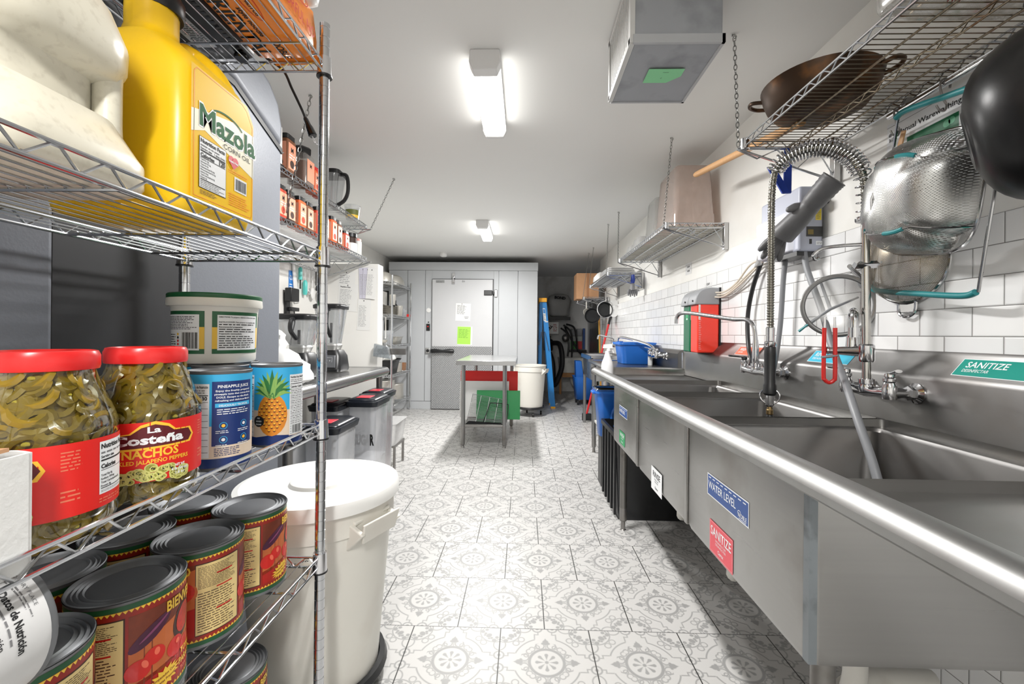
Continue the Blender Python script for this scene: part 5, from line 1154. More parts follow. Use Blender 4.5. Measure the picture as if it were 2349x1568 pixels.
# ---- wok on the shelf
WOKB = mat('wok_rust', (66, 50, 38), .42, .7, .3, 12, dirt=((134, 88, 44), .7, 9)); 
t = thing('wok', 'rust-brown wok sitting on the near wire shelf over the sink', 'wok', (.998, 1.51, 1.9025))
c = (.998, 1.51, 1.9025); pr = [(.001, .0), (.10, .001), (.135, .018), (.155, .045), (.168, .08), (.175, .108), (.172, .108), (.163, .078), (.15, .045), (.13, .021), (.098, .005), (.001, .004)]
M().lathe(pr, c, 48, caps=False).build('wok_body', WOKB, t)
for s in (-1, 1):
    a = -.75 if s > 0 else -.75+PI; ca, sa = math.cos(a), math.sin(a)
    M().tube(spline([(c[0]+ca*.162-sa*.035, c[1]+sa*.162+ca*.035, c[2]+.09), (c[0]+ca*.20-sa*.032, c[1]+sa*.20+ca*.032, c[2]+.10), (c[0]+ca*.215, c[1]+sa*.215, c[2]+.102), (c[0]+ca*.20+sa*.032, c[1]+sa*.20-ca*.032, c[2]+.10), (c[0]+ca*.162+sa*.035, c[1]+sa*.162-ca*.035, c[2]+.09)], 5), .007, 8).build('handle', WOKB, t)
# plastic tub with measuring print
t = thing('food_storage_tub', 'clear plastic tub with red quart marks at the near end of the wall shelf', 'tub', (.985, .80, 1.9015))
cx, cy = .995, .80; S = lambda zz, w, d_: [(cx+p, cy+q, zz) for p, q in rrect(w, d_, .045, 5)]
CLT = clear('tub_clear', (232, 230, 226), .10, .34, .10)
M().rings([S(1.904, .32, .50), S(1.906, .345, .53), S(1.92, .355, .54), S(2.10, .37, .555), S(2.102, .39, .575), S(2.11, .39, .575)], caps=False).add(S(1.904, .32, .50), [tuple(range(24))]).build('tub_body', CLT, t, ang=.6)
d = Decal(.1); PRD = mat('print_dark_red', (150, 52, 40), .5)
d.text('20qt', .0, .05, .014, PRD, 0, .01, flip=True); d.rect(-.02, -.004, .056, .058, PRD, 0); d.text('22qt', .0, .012, .014, PRD, 0, .01, flip=True); d.rect(-.02, -.004, .018, .020, PRD, 0); d.rect(-.024, -.022, .015, .085, PRD, 0); d.text('50l', -.09, .03, .014, PRD, 0, .01, flip=True); d.rect(-.05, -.03, .036, .038, PRD, 0)
d.build('quart_marks', on_plane((.935, 1.005, 1.9035), (1, 0, 0), (0, -1, 0)), t)
# ---- S hooks
def s_hook(x, y, z, label, L_=.07, zt=None):
    p = [(x+.012, y, z-.012), (x+.013, y, z+.006), (x, y, z+.0135), (x-.013, y, z+.004), (x-.012, y, z-.02), (x-.004, y, z-.045), (x+.004, y, z-L_+.01), (x-.004, y-.002, z-L_-.006), (x-.02, y-.004, z-L_-.004), (x-.028, y-.004, z-L_+.008)]
    return tag(M().tube(spline(p, 5), .0028, 8).build('s_hook', STEELD), label, 'hook', 'hooks on the shelf rail')
s_hook(1.158, 1.385, 1.853, 'steel S hook at the far end of the hook rail'); s_hook(1.158, 1.235, 1.853, 'steel S hook on the rail holding the teal colander handle'); s_hook(1.158, 1.05, 1.853, 'empty steel S hook on the rail between colander and black wok'); s_hook(1.158, .82, 1.853, 'steel S hook on the rail above the black wok')
# ================================================================= COLANDER with teal handles
def perforated(name, px_, cut, col, ax=('y', 'z')):
    m, t, o = nt(name); N = t.nodes.new; L = t.links.new
    tc = N('ShaderNodeTexCoord'); sp = N('ShaderNodeSeparateXYZ'); L(tc.outputs['UV'], sp.inputs[0])
    u = X(t, sp.outputs[0])/px_; v = X(t, sp.outputs[1])/(px_*.866); row = v.floor(); odd = (row*.5).frac()
    fu = (u+odd).frac()-.5; fv = v.frac()-.5; d = (fu*fu+fv*fv*.75).sqrt(); h = (d*-14+14*cut+.5)._o('ADD', 0, clamp=True)
    b = N('ShaderNodeBsdfPrincipled'); b.inputs['Base Color'].default_value = srgb(col)+(1,); b.inputs['Metallic'].default_value = 1; b.inputs['Roughness'].default_value = .34
    tr = N('ShaderNodeBsdfTransparent'); mx = N('ShaderNodeMixShader'); L(h.v, mx.inputs[0]); L(b.outputs[0], mx.inputs[1]); L(tr.outputs[0], mx.inputs[2]); L(mx.outputs[0], o.inputs[0]); return m
def uv_surf(name, fn, nu, nv, mt, parent, ulen, vlen):
    g = M(); g.rings([[fn(i/nu, j/nv) for i in range(nu+1)] for j in range(nv+1)], closed=False, caps=False)
    o = g.build(name, mt, parent, ang=1.5); uv = o.data.uv_layers.new(name='u')
    for lp in o.data.loops:
        i, j = lp.vertex_index % (nu+1), lp.vertex_index//(nu+1); uv.data[lp.index].uv = (i/nu*ulen, j/nv*vlen)
    return o
t = thing('sink_colander', 'long perforated steel colander with teal handles hanging on the tiled wall', 'colander', (1.1, 1.25, 1.3))
TLc, TRc, BLc, BRc = Vector((1.115, 1.335, 1.808)), Vector((1.10, 1.015, 1.735)), Vector((1.15, 1.47, 1.318)), Vector((1.135, 1.120, 1.266))
def fr(s, v): return (TLc.lerp(TRc, s)).lerp(BLc.lerp(BRc, s), v)
Nn = ((TRc-TLc).cross(BLc-TLc)).normalized()
if Nn.x > 0: Nn = -Nn
def basket(s, v):
    a = abs(2*s-1); b = abs(2*v-1); q = (a**3.2+b**3.4)**(1/3.3)
    dep = .135*max(0, 1-min(1, q)**3.0)**.55
    # round the corners of the outline
    k = max(a, b); rr = (a**4+b**4)**.25 if k > 0 else 1; f = k/rr if rr > 0 else 1
    s2 = .5+(s-.5)*f; v2 = .5+(v-.5)*f
    return fr(.05+.88*s2, .15+.65*v2)+Nn*(dep+.004)
PERF = perforated('perforated_steel', .0062, .25, (196, 196, 194))
uv_surf('basket', basket, 48, 56, PERF, t, .40, .50)
rim = [basket(s, 0) for s in [i/24 for i in range(25)]]+[basket(1, i/24) for i in range(1, 25)]+[basket(1-i/24, 1) for i in range(1, 25)]+[basket(0, 1-i/24) for i in range(1, 24)]
M().tube(rim, .0042, 8, closed=True).build('basket_rim', CH2, t)
for a, b in (((0, 0), (0, 1)), ((1, 0), (1, 1))): M().tube([fr(a[0], a[1]), fr(a[0], .5), fr(b[0], b[1])], .0038, 8).build('side_rod', CH2, t)
for v, e in ((0, -.012), (1, .012)):
    P_ = [fr(0, v), fr(.06, v+e*1.6), fr(.2, v+e*2.2), fr(.5, v+e*2.2), fr(.8, v+e*2.2), fr(.94, v+e*1.6), fr(1, v)]
    M().tube(spline([p+Nn*.006 for p in P_], 6), .0085, 12).build('handle', TEAL, t)
M().tube([basket(.42, .16), basket(.42, .5)+Nn*.002, basket(.42, .8)], .003, 6).build('rib', CH2, t)
for v in (.17, .80):
    pts = [basket(i/16, v)+Nn*.003 for i in range(17)]; M().tube(pts, .0022, 6).build('cross_wire', CH2, t)
    for a, b in ((0, 4), (9, 13)): M().tube(pts[a:b], .006, 8).build('wire_grip', TEAL, t)
# fine mesh strainer behind it
t = thing('mesh_strainer', 'round fine mesh strainer hanging behind the long colander', 'strainer', (1.16, 1.33, 1.25))
MESH = perforated('fine_mesh', .0034, .34, (150, 140, 124))
c = Vector((1.182, 1.378, 1.382)); R_ = .124
def bowl(cn, R_, dep, axis, u, v):
    axis = Vector(axis).normalized(); a = axis.orthogonal().normalized()
    if abs(axis.x) > .5: a = Vector((0, 0, 1)); a = (a-axis*a.dot(axis)).normalized()
    b = axis.cross(a); th = 2*PI*u; ph = v*PI/2; return Vector(cn)+(a*math.cos(th)+b*math.sin(th))*R_*math.sin(ph)+axis*dep*math.cos(ph)
ax_ = (-1, -.1, 0)
uv_surf('mesh_bowl', lambda u, v: bowl(c, R_, .085, ax_, u, max(.02, v)), 40, 16, MESH, t, .6, .16)
M().tube([bowl(c, R_, 0, ax_, i/40, 1) for i in range(40)], .0055, 8, closed=True).build('rim', CH2, t)
M().tube(spline([(1.184, 1.408, 1.265), (1.182, 1.405, 1.228), (1.18, 1.378, 1.214), (1.182, 1.351, 1.228), (1.184, 1.348, 1.265)], 5), .0045, 8).build('hang_loop', CH2, t)
M().box(1.182, 1.188, 1.351, 1.405, 1.228, 1.27).build('tab', CH2, t, bevel=.002)
# round sieve behind the riser
t = thing('hand_sieve', 'round flat steel sieve with teal handle hanging behind the faucet riser', 'sieve', (1.16, 1.62, 1.16))
ax_ = Vector((-.55, -.83, 0)).normalized(); c = Vector((1.112, 1.575, 1.262)); R_ = .104
uv_surf('mesh', lambda u, v: bowl(c, R_-.004, -.03, ax_, u, max(.02, v)), 40, 12, perforated('sieve_mesh', .0026, .40, (190, 190, 190)), t, .6, .15)
pts = [bowl(c, R_, 0, ax_, i/48, 1) for i in range(48)]; g = M(); g.tube(pts, .0085, 10, closed=True); g.build('rim', mat('sieve_rim', (150, 150, 150), .3, .8), t)
b_ = ax_.cross(Vector((0, 0, 1))).normalized()
if b_.x > 0: b_ = -b_
M().tube([c+b_*.085+Vector((0, 0, -.065)), c+b_*.115+Vector((0, 0, -.092))], [.007, .010], 8, flat=.5).build('handle_tip', TEAL, t)
g = M().tube([c-ax_*.034+b_*.095+Vector((0, 0, -.072)), c-ax_*.04+b_*.02+Vector((0, 0, -.01)), c-ax_*.036-b_*.06+Vector((0, 0, .03))], [.016, .015, .009], 10, flat=.4); g.tube([c-ax_*.04+b_*.02+Vector((0, 0, -.01)), c-ax_*.03+b_*.05+Vector((0, 0, .09))], [.010, .007], 8, flat=.4); g.build('handle', GREYP, t)
g = M().tube([c+Vector((0, 0, .104)), (1.15, 1.60, 1.376), (1.192, 1.62, 1.385)], .0025, 6); g.build('hanger', CH2, t)
# ---- black wok hanging at the right edge
BWOK = mat('carbon_steel_black', (30, 30, 31), .34, .55, .35, 7, bump=.15, bs=30, rv=.1, dirt=((64, 62, 60), .5, 6))
t = thing('wok', 'large black round-bottomed wok hanging at the right picture edge', 'wok', (1.02, .83, 1.4))
ax_ = Vector((-.68, .70, -.20)).normalized(); c = Vector((1.046, .862, 1.598)); R_ = .178
a = Vector((0, 0, 1)); a = (a-ax_*a.dot(ax_)).normalized(); b_ = ax_.cross(a)
pr = [(1.0, 0), (.995, .012), (.98, .028), (.955, .046), (.92, .064), (.87, .082), (.81, .098), (.73, .112), (.64, .123), (.54, .131), (.44, .136), (.37, .1385), (.35, .1415), (.335, .1415), (.32, .139), (.001, .139)]; rows = []
for r, h in pr: rows.append([c+(a*math.cos(2*PI*k/56)+b_*math.sin(2*PI*k/56))*R_*r+ax_*h for k in range(56)])
for r, h in reversed([(.985, 0), (.975, .02), (.935, .046), (.845, .08), (.685, .109), (.49, .126), (.001, .132)]): rows.append([c+(a*math.cos(2*PI*k/56)+b_*math.sin(2*PI*k/56))*R_*r+ax_*h for k in range(56)])
rows.append(rows[0]); M().rings(rows, caps=False).build('wok_body', BWOK, t, ang=1.3)
p0 = c+a*R_*.98; M().tube(spline([p0+b_*.035, p0+a*.04+b_*.03, p0+a*.055, p0+a*.04-b_*.03, p0-b_*.035], 5), .006, 8).build('handle', BWOK, t)
M().tube(spline([p0+b_*.03+ax_*.01, p0+a*.05+b_*.04, p0+a*.085+b_*.055], 5), [.008]*5+[.010]*6, 10).build('grip', BLACKP, t)
# ---- poster on the wall
d = Decal(.1); PG = mat('poster_green', (22, 110, 72), .3, 0, .1, 12); PP = mat('poster_pink', (214, 62, 98), .35, 0, .06); PW = mat('poster_white', (232, 234, 236), .3, 0, .01); GFM = mat('poster_green_light', (90, 170, 130), .3)
W_, H_ = .62, .28
d.rect(0, W_, 0, H_, PW, 0); d.rect(0, W_, H_-.012, H_-.0105, INKG, 1)
d.text('Manual Warewashing Cleaners', .04, H_-.050, .0165, INK, 1, .02, .30); d.text('Sink & Surface', .008, H_-.060, .013, INK, 1, .03, .03); d.disc(.012, H_-.038, .006, INKG, 1)
d.rect(.075, .24, H_-.118, H_-.072, PG, 1); d.disc(.205, H_-.090, .011, GFM, 2); d.disc(.22, H_-.088, .010, GFM, 2); d.text('MULTI SURFACE', .08, H_-.110, .007, GFM, 2)
d.rect(.255, .30, H_-.118, H_-.066, WS, 2); d.rect(.258, .297, H_-.080, H_-.070, PP, 3); d.micro(.258, .297, H_-.112, H_-.084, 5, INKG, 3, 3)
for k in range(3): d.rect(.31+k*.09, .385+k*.09, H_-.112, H_-.060, PP, 1); d.text('Sanitizer', .313+k*.09, H_-.072, .006, WS, 2, .02)
d.text('Sani', .255, H_-.134, .008, PP, 1); d.rect(.01, .05, .09, .16, mat('poster_panel', (206, 212, 216), .3), 1); d.micro(.012, .048, .095, .155, 6, INKG, 2, 5)
d.disc(.024, .065, .012, BL, 1); d.disc(.024, .035, .012, BL, 1); d.micro(.075, .6, .02, .14, 10, INKG, 1, 8)
o = d.build('poster', on_plane((1.2055, 1.485, 1.575), (0, -1, 0), (0, 0, 1))); tag(o, 'white Manual Warewashing Cleaners poster on the wall behind the colander', 'poster')
o = M().tube([(1.185, 1.452, 1.63), (1.187, 1.40, 1.80)], [.012, .009], 10, flat=.4).build('wooden_paddle', WOOD); tag(o, 'narrow wooden paddle hanging in front of the poster edge', 'paddle')
# ---- glove and blue clip hanging from the near bracket
RG = mat('glove_rubber', (96, 96, 98), .5, 0, .25, 20, bump=.8, bs=30)
t = thing('rubber_glove', 'black ribbed rubber glove stuck over the white pump box', 'glove', (1.0, 1.62, 1.6))
P_ = [(1.045, 1.50, 1.685), (1.035, 1.515, 1.668), (1.02, 1.55, 1.635), (1.005, 1.585, 1.60), (.985, 1.62, 1.565), (.965, 1.66, 1.53)]
path = spline(P_, 6); rr = []
for i in range(len(path)):
    k = i/(len(path)-1); base = .050-.006*min(1, k*2) if k < .5 else .040+.014*(k-.5)*2
    rr.append(base*(1+(.05 if (i % 2 and k < .35) else 0)))
g = M().tube(path, rr, 18, flat=.75); g.build('cuff_and_palm', RG, t, ang=1.2)
e = path[-1]
for k, (dx, dy, dz_, L_) in enumerate(((-.6, .5, -.35, .075), (-.45, .55, -.6, .085), (-.2, .5, -.85, .08), (.1, .45, -.95, .065), (-.9, .1, .1, .06))):
    dd = Vector((dx, dy, dz_)).normalized(); s_ = e+Vector((.012*(k-1.5)*.6, .006*k, -.004*k)) if k < 4 else path[-14]+Vector((-.012, 0, .008))
    m_ = s_+dd*L_*.55+Vector((0, 0, -.006)); M().tube(spline([s_, m_, s_+dd*L_+Vector((0, 0, -.02))], 4), [.0155]*5+[.014, .012, .010, .005], 10).build('finger', RG, t, ang=1.2)
DB = mat('strap_blue', (28, 58, 150), .5, 0, .06)
o = M().hexa([(.966, 1.662, 1.69), (.990, 1.656, 1.69), (.990, 1.660, 1.688), (.966, 1.666, 1.688), (.930, 1.700, 1.80), (.956, 1.696, 1.80), (.956, 1.700, 1.80), (.930, 1.704, 1.80)]).hexa([(.972, 1.664, 1.69), (.996, 1.658, 1.69), (.996, 1.662, 1.688), (.972, 1.668, 1.688), (.990, 1.690, 1.868), (1.014, 1.686, 1.868), (1.014, 1.690, 1.868), (.990, 1.694, 1.868)]).build('blue_strap', DB, sol=.002); tag(o, 'blue fabric strap looped over the near shelf bracket', 'strap')
# blue and grey gloves far
t = thing('work_glove', 'grey and blue work glove hanging under the lid shelf', 'glove', (1.09, 4.4, 1.55)); GGL = mat('glove_grey', (128, 128, 130), .7, 0, .15, 30)
M().tube([(1.09, 4.40, 1.755), (1.09, 4.40, 1.70), (1.085, 4.40, 1.665)], [.03, .042, .034], 12, flat=.5).build('cuff', DB, t)
M().tube([(1.085, 4.40, 1.668), (1.085, 4.40, 1.62), (1.085, 4.40, 1.60)], [.036, .045, .04], 12, flat=.5).build('palm', GGL, t)
for k in range(5): M().tube([(1.055+k*.017, 4.40, 1.61), (1.045+k*.021, 4.40, 1.575), (1.048+k*.020, 4.40, 1.545-.01*(k % 2))], [.011, .011, .006], 8).build('finger', GGL, t)
# ================================================================= COLD ROOM
CR = mat('cold_room_panel', (192, 195, 198), .45, .1, .04, 3, bump=.3, bs=120); CRD = mat('cold_room_door', (200, 201, 203), .45, .1, .04, 3, bump=.3, bs=120)
CX0, CX1, CY, CZ = -2.06, .205, 6.60, 2.235
cr = thing('cold_room', 'grey metal walk-in cold room filling the far end of the kitchen', 'cold room', (-.93, 7.7, 0))
M().box(CX0, CX1, CY+.02, 8.85, .001, CZ-.13).build('room_body', CR, cr)
M().box(CX0-.004, CX1+.006, CY-.002, 8.86, CZ-.125, CZ).build('top_trim', CR, cr, bevel=.003)
DX0, DX1, DZ = -1.385, -.47, 1.968
seams = [CX0, -1.80, -1.475, DX0-.02]
for a, b in ((CX0, -1.775), (-1.769, -1.505), (-1.499, DX0-.012), (DX1+.012, -.385), (-.379, -.095), (-.089, CX1)):
    M().box(a, b, CY, CY+.03, .12 if b < 0.3 else .12, CZ-.128).build('wall_panel', CR, cr, bevel=.002)
M().box(DX0-.012, DX1+.012, CY, CY+.03, DZ+.012, CZ-.128).build('wall_panel', CR, cr, bevel=.002)
for a, b in ((CX0, DX0-.012), (DX1+.012, CX1)): M().box(a, b, CY-.004, CY+.03, .001, .115).build('kick_base', CR, cr)
dr = M().box(DX0, DX1, CY-.05, CY+.02, .012, DZ).build('door', CRD, cr, bevel=.004)
g = M().box(DX0-.012, DX1+.012, CY-.005, CY+.018, .004, DZ+.012); g.build('door_gasket', BLACKP, cr)
# embossed kick plate
def diamond():
    m, t, o = nt('diamond_plate'); N = t.nodes.new; L = t.links.new
    tc = N('ShaderNodeTexCoord'); sp = N('ShaderNodeSeparateXYZ'); L(tc.outputs['Object'], sp.inputs[0]); k = 1/.034
    u = (X(t, sp.outputs[0])+X(t, sp.outputs[2])+20.0)*k; v = (X(t, sp.outputs[0])-X(t, sp.outputs[2])+20.0)*k
    fu = u.frac()-.5; fv = v.frac()-.5; ch = ((u.floor()+v.floor())*.5).frac()*2
    d1 = ((fu*fu)*.6+(fv*fv)*2.2).sqrt(); h = (d1*-6+2.1)._o('ADD', 0, clamp=True)
    b = N('ShaderNodeBsdfPrincipled'); mx = N('ShaderNodeMix'); mx.data_type = 'RGBA'; L(h.v, mx.inputs[0]); mx.inputs[6].default_value = srgb((150, 152, 155))+(1,); mx.inputs[7].default_value = srgb((236, 236, 236))+(1,); L(mx.outputs[2], b.inputs['Base Color']); b.inputs['Metallic'].default_value = .35; b.inputs['Roughness'].default_value = .35  # raised lenses mixed paler: their metal glint is painted into the base colour
    bp = N('ShaderNodeBump'); bp.inputs['Distance'].default_value = .008; bp.inputs['Strength'].default_value = 1; L(h.v, bp.inputs['Height']); L(bp.outputs[0], b.inputs['Normal']); L(b.outputs[0], o.inputs[0]); return m
M().box(DX0+.006, DX1-.006, CY-.054, CY-.05, .02, .958).build('kick_plate', diamond(), dr)
g = M().tube([(DX0+.0, CY-.085, .885), (DX0+.06, CY-.10, .89), (DX0+.17, CY-.10, .885), (DX0+.28, CY-.10, .89), (DX0+.335, CY-.085, .885)], [.03, .032, .02, .032, .028], 14, flat=1.0); g.box(DX0-.01, DX0+.05, CY-.085, CY-.05, .862, .908).box(DX0+.29, DX0+.34, CY-.085, CY-.05, .862, .908)
g.build('handle', BLACKP, dr, bevel=.003)
g = M().box(DX0-.10, DX0-.03, CY-.03, CY+.0, .845, .93); lk = g.build('lock', mat('lock_chrome', (190, 190, 190), .3, .8), cr, bevel=.008); M().lathe([(.024, 0), (.022, .014)], (DX0-.065, CY-.03, .887), 16, ax=Matrix.Rotation(PI/2, 3, 'X')).build('lock_cap', BLACKP, lk)
M().box(DX1-.13, DX1-.005, CY-.075, CY-.048, 1.73, 1.805).box(DX1-.005, DX1+.02, CY-.07, CY-.03, 1.745, 1.79).build('hinge_arm', BLACKP, dr, bevel=.006)
M().box(DX1+.02, DX1+.07, CY-.03, CY, 1.705, 1.82).build('hinge_plate', mat('hinge_grey', (200, 200, 198), .35, .5), cr, bevel=.01)
g = M().box(DX0+.30, DX0+.345, CY-.075, CY-.05, 1.895, 1.96); g.build('catch_lower', CHROME, dr, bevel=.004); g = M().box(DX0+.30, DX0+.345, CY-.06, CY, 1.985, 2.06); g.tube([(DX0+.322, CY-.06, 2.02), (DX0+.322, CY-.09, 1.99), (DX0+.322, CY-.08, 1.93)], .01, 8); g.build('catch_upper', CHROME, cr, bevel=.003)
M().lathe([(.034, 0), (.034, .008), (.028, .010)], (DX0-.062, CY, 1.50), 24, ax=Matrix.Rotation(PI/2, 3, 'X')).build('thermometer', BRIGHTW, cr)
sw = M().box(DX0-.095, DX0-.04, CY-.012, CY, 1.19, 1.295).build('light_switch', BLACKP, cr, bevel=.003); M().box(DX0-.078, DX0-.058, CY-.016, CY-.011, 1.245, 1.262).build('pilot_lamp', REDP, sw)
M().lathe([(.010, 0), (.010, .006)], (DX0-.062, CY, 1.32), 12, ax=Matrix.Rotation(PI/2, 3, 'X')).build('button', BLACKP, cr)
d = Decal(.5); d.text('D1', 0, 0, .026, INK, 0, .01); d.rect(-.40, -.27, -.012, .03, mat('name_plate', (160, 162, 162), .4, .5), 0); d.micro(-.395, -.275, -.008, .026, 2, INKG, 1, 4)
d.build('door_print', on_plane((-.93, CY-.0515, 1.925), (1, 0, 0), (0, 0, 1)), dr)
GP = mat('paper_lime', (166, 222, 84), .5, 0, .06, 20)
d = Decal(.5); d.rect(0, .225, 0, .265, PAPER, 0); d.micro(.02, .16, .10, .24, 8, INKG, 1, 6); d.rect(.13, .20, .06, .065, INK, 1); d.rect(.14, .19, .04, .046, INK, 1); d.disc(.09, .255, .006, INK, 1)
o = d.build('paper_notice', on_plane((-1.03, CY-.0516, 1.345), (1, 0, -.03), (.03, 0, 1))); tag(o, 'white paper schedule taped to the cold room door', 'paper')
d = Decal(.5); d.rect(0, .225, 0, .275, PAPER, 0); d.rect(.0, .20, .008, .272, GP, 1); d.micro(.02, .18, .10, .24, 7, mat('lime_ink', (110, 160, 60), .6), 2, 6)
o = d.build('paper_notice', on_plane((-1.00, CY-.0516, .985), (1, 0, -.02), (.02, 0, 1))); tag(o, 'lime green paper in a plastic sleeve on the cold room door', 'paper')
# ================================================================= FAR LEFT RACK
fr_ = thing('wire_shelving_unit', 'far chrome wire rack with bowls and pots beside the cold room', 'shelving', (-1.91, 6.1, 0))
for x in (-1.70, -2.12):
    for y in (5.58, 6.52): post(fr_, x, y, 0, 1.90, step=.10, nn=10)
FZ = [1.80, 1.365, .972, .585, .185]
for z in FZ: wire_shelf(fr_, -2.11, -1.70, 5.59, 6.51, z-.01, z+.02, 'x', WIRE, .05, .05, (-1.9,), rs=1.3)
PAN = mat('pan_steel', (200, 197, 190), .36, .7, .06, 10)
def bowl_inv(x, y, z, r, h, label):
    t = thing('mixing_bowl', label, 'bowl', (x, y, z), 0, 'steel mixing bowls upside down on the far rack')
    M().lathe([(r+.008, 0), (r+.009, .006), (r, .008), (r*.96, h*.45), (r*.78, h*.85), (r*.5, h), (.001, h)], (x, y, z), 28).build('bowl_body', PAN, t)
bowl_inv(-1.915, 5.78, 1.824, .165, .14, 'nearer steel bowl upside down on top of the far rack'); bowl_inv(-1.90, 6.20, 1.824, .185, .15, 'larger steel bowl upside down on top of the far rack, by the cold room')
for k in range(5):
    o = M().rings([[(-1.91+p, 5.92+q, 1.388+k*.026+zz) for p, q in rrect(w, l, .03, 3)] for zz, w, l in ((0, .20, .34), (.018, .24, .40), (.022, .26, .42))]).build('sheet_tray', PAN); tag(o, ['lowest', 'second lowest', 'middle', 'second highest', 'topmost'][k]+' steel pan in the nested stack on the far rack', 'pan', 'nested steel pans on the far rack')
M().box(-2.09, -1.86, 5.66, 5.88, 1.525, 1.70).build('metal_box', PAN).name
tag(bpy.data.objects['metal_box'], 'dull steel container standing on the pan stack of the far rack', 'container')
def cup(name, x, y, z, r0, r1, h, m, label, cat='cup', group=None, n=18):
    o = M().lathe([(r0*.95, 0), (r0, .004), (r1, h), (r1*.95, h), (r0*.9, .006), (.001, .005)], (x, y, z), n, caps=False).build(name, m); return tag(o, label, cat, group)
cup('steel_cup', -1.76, 5.80, 1.524, .035, .045, .14, PAN, 'stacked steel cups standing on the pan stack of the far rack'); cup('steel_cup', -1.775, 6.16, 1.387, .045, .055, .15, PAN, 'steel bain marie cup on the far rack beside the nested pans')
tag(M().lathe([(.04, 1.387), (.04, 1.55), (.02, 1.57), (.02, 1.62), (.001, 1.621)], (-1.86, 6.24, 0), 16).build('black_bottle', BLACKP), 'black bottle behind the steel cup on the far rack', 'bottle')
CLG = clear('cup_clear', (236, 238, 240), .15, .2)
cup('plastic_cup', -1.76, 6.29, 1.387, .032, .04, .11, CLG, 'clear plastic cup on the far rack, left one', 'cup'); cup('plastic_cup', -1.76, 6.38, 1.387, .032, .04, .10, CLG, 'clear plastic cup on the far rack, right one', 'cup'); cup('red_cup', -1.745, 6.46, 1.387, .03, .036, .045, REDP, 'small red cup at the right end of the far rack shelf', 'cup')
for k in range(3):
    y = 5.55; x = -1.90+k*.065; o = M().tube([(x, y, 1.36), (x, y, 1.10), (x, y-.01, 1.08)], .006, 6).lathe([(.001, 1.02), (.025, 1.03), (.036, 1.06), (.034, 1.06), (.022, 1.034), (.001, 1.026)], (x, y-.03, 0), 14, caps=False).build('ladle', PAN); tag(o, ['leftmost', 'middle', 'rightmost'][k]+' steel ladle hanging from the far rack', 'ladle', 'ladles hanging on the far rack')
o = M().rings([[(-1.83+p, 6.0+q, .993+zz) for p, q in rrect(w, l, .03, 3)] for zz, w, l in ((0, .20, .24), (.10, .24, .30), (.105, .26, .32))], caps=False).build('steel_pan', PAN, sol=.003); tag(o, 'deep steel pan on the middle shelf of the far rack', 'pan')
cup('pitcher', -1.80, 5.74, .993, .06, .075, .19, CLG, 'clear plastic pitcher on the middle shelf of the far rack', 'pitcher')
t = thing('bus_tub', 'black plastic tub with white towels on the far rack', 'tub', (-1.87, 5.78, .608)); S = lambda zz, w, l: [(-1.87+p, 5.80+q, .608+zz) for p, q in rrect(w, l, .04, 3)]
M().rings([S(0, .28, .30), S(.17, .34, .36), S(.175, .37, .39), S(.185, .37, .39)], caps=False).add(S(.002, .28, .30), [tuple(range(16))]).build('tub_body', BLACKP, t, sol=.003)
rd = random.Random(11); CLO = mat('white_cloth', (228, 228, 224), .9, 0, .03, bump=.6, bs=20)
for k, (x, y) in enumerate(((-1.93, 5.74), (-1.81, 5.82))):
    o = M().rings([[(x+p*s_*rd.uniform(.8, 1.15), y+q*s_*rd.uniform(.8, 1.15), .775+z) for p, q in rrect(.16, .18, .05, 3)] for z, s_ in ((0, .9), (.03, 1.15), (.075, .9), (.10, .4))]).build('towel', CLO, ang=1.4); tag(o, ('left', 'right')[k]+' crumpled white towel lying in the black tub on the far rack', 'towel', 'white towels in the black tub')
cup('small_pot', -1.80, 6.12, .608, .08, .085, .13, PAN, 'small steel pot beside the black tub on the far rack', 'pot'); cup('black_bowl', -1.79, 6.12, .745, .03, .07, .05, BLACKP, 'black bowl stacked on the small pot on the far rack', 'bowl'); cup('amber_container', -1.77, 6.34, .608, .055, .06, .11, clear('amber_plastic', (190, 140, 100), .1, .5), 'amber plastic container on the far rack by the cold room', 'container')
for x, y, r, h, lab in ((-1.88, 5.80, .15, .30, 'tall steel stock pot on the bottom shelf of the far rack'), (-1.86, 6.27, .125, .20, 'shorter steel pot with loop handles on the bottom shelf of the far rack')):
    t = thing('stock_pot', lab, 'pot', (x, y, .208)); M().lathe([(r*.97, 0), (r, .006), (r, h), (r+.006, h+.004), (r+.004, h+.010), (.001, h+.008)], (x, y, .208), 30).build('pot_body', PAN, t)
    M().tube(spline([(x+r*.5, y-r*.9, .208+h*.16), (x+r*.45, y-r*1.15, .208+h*.12), (x-r*.2, y-r*1.25, .208+h*.12), (x-r*.25, y-r*1.0, .208+h*.16)], 5), .006, 8).build('handle', CHROME, t)
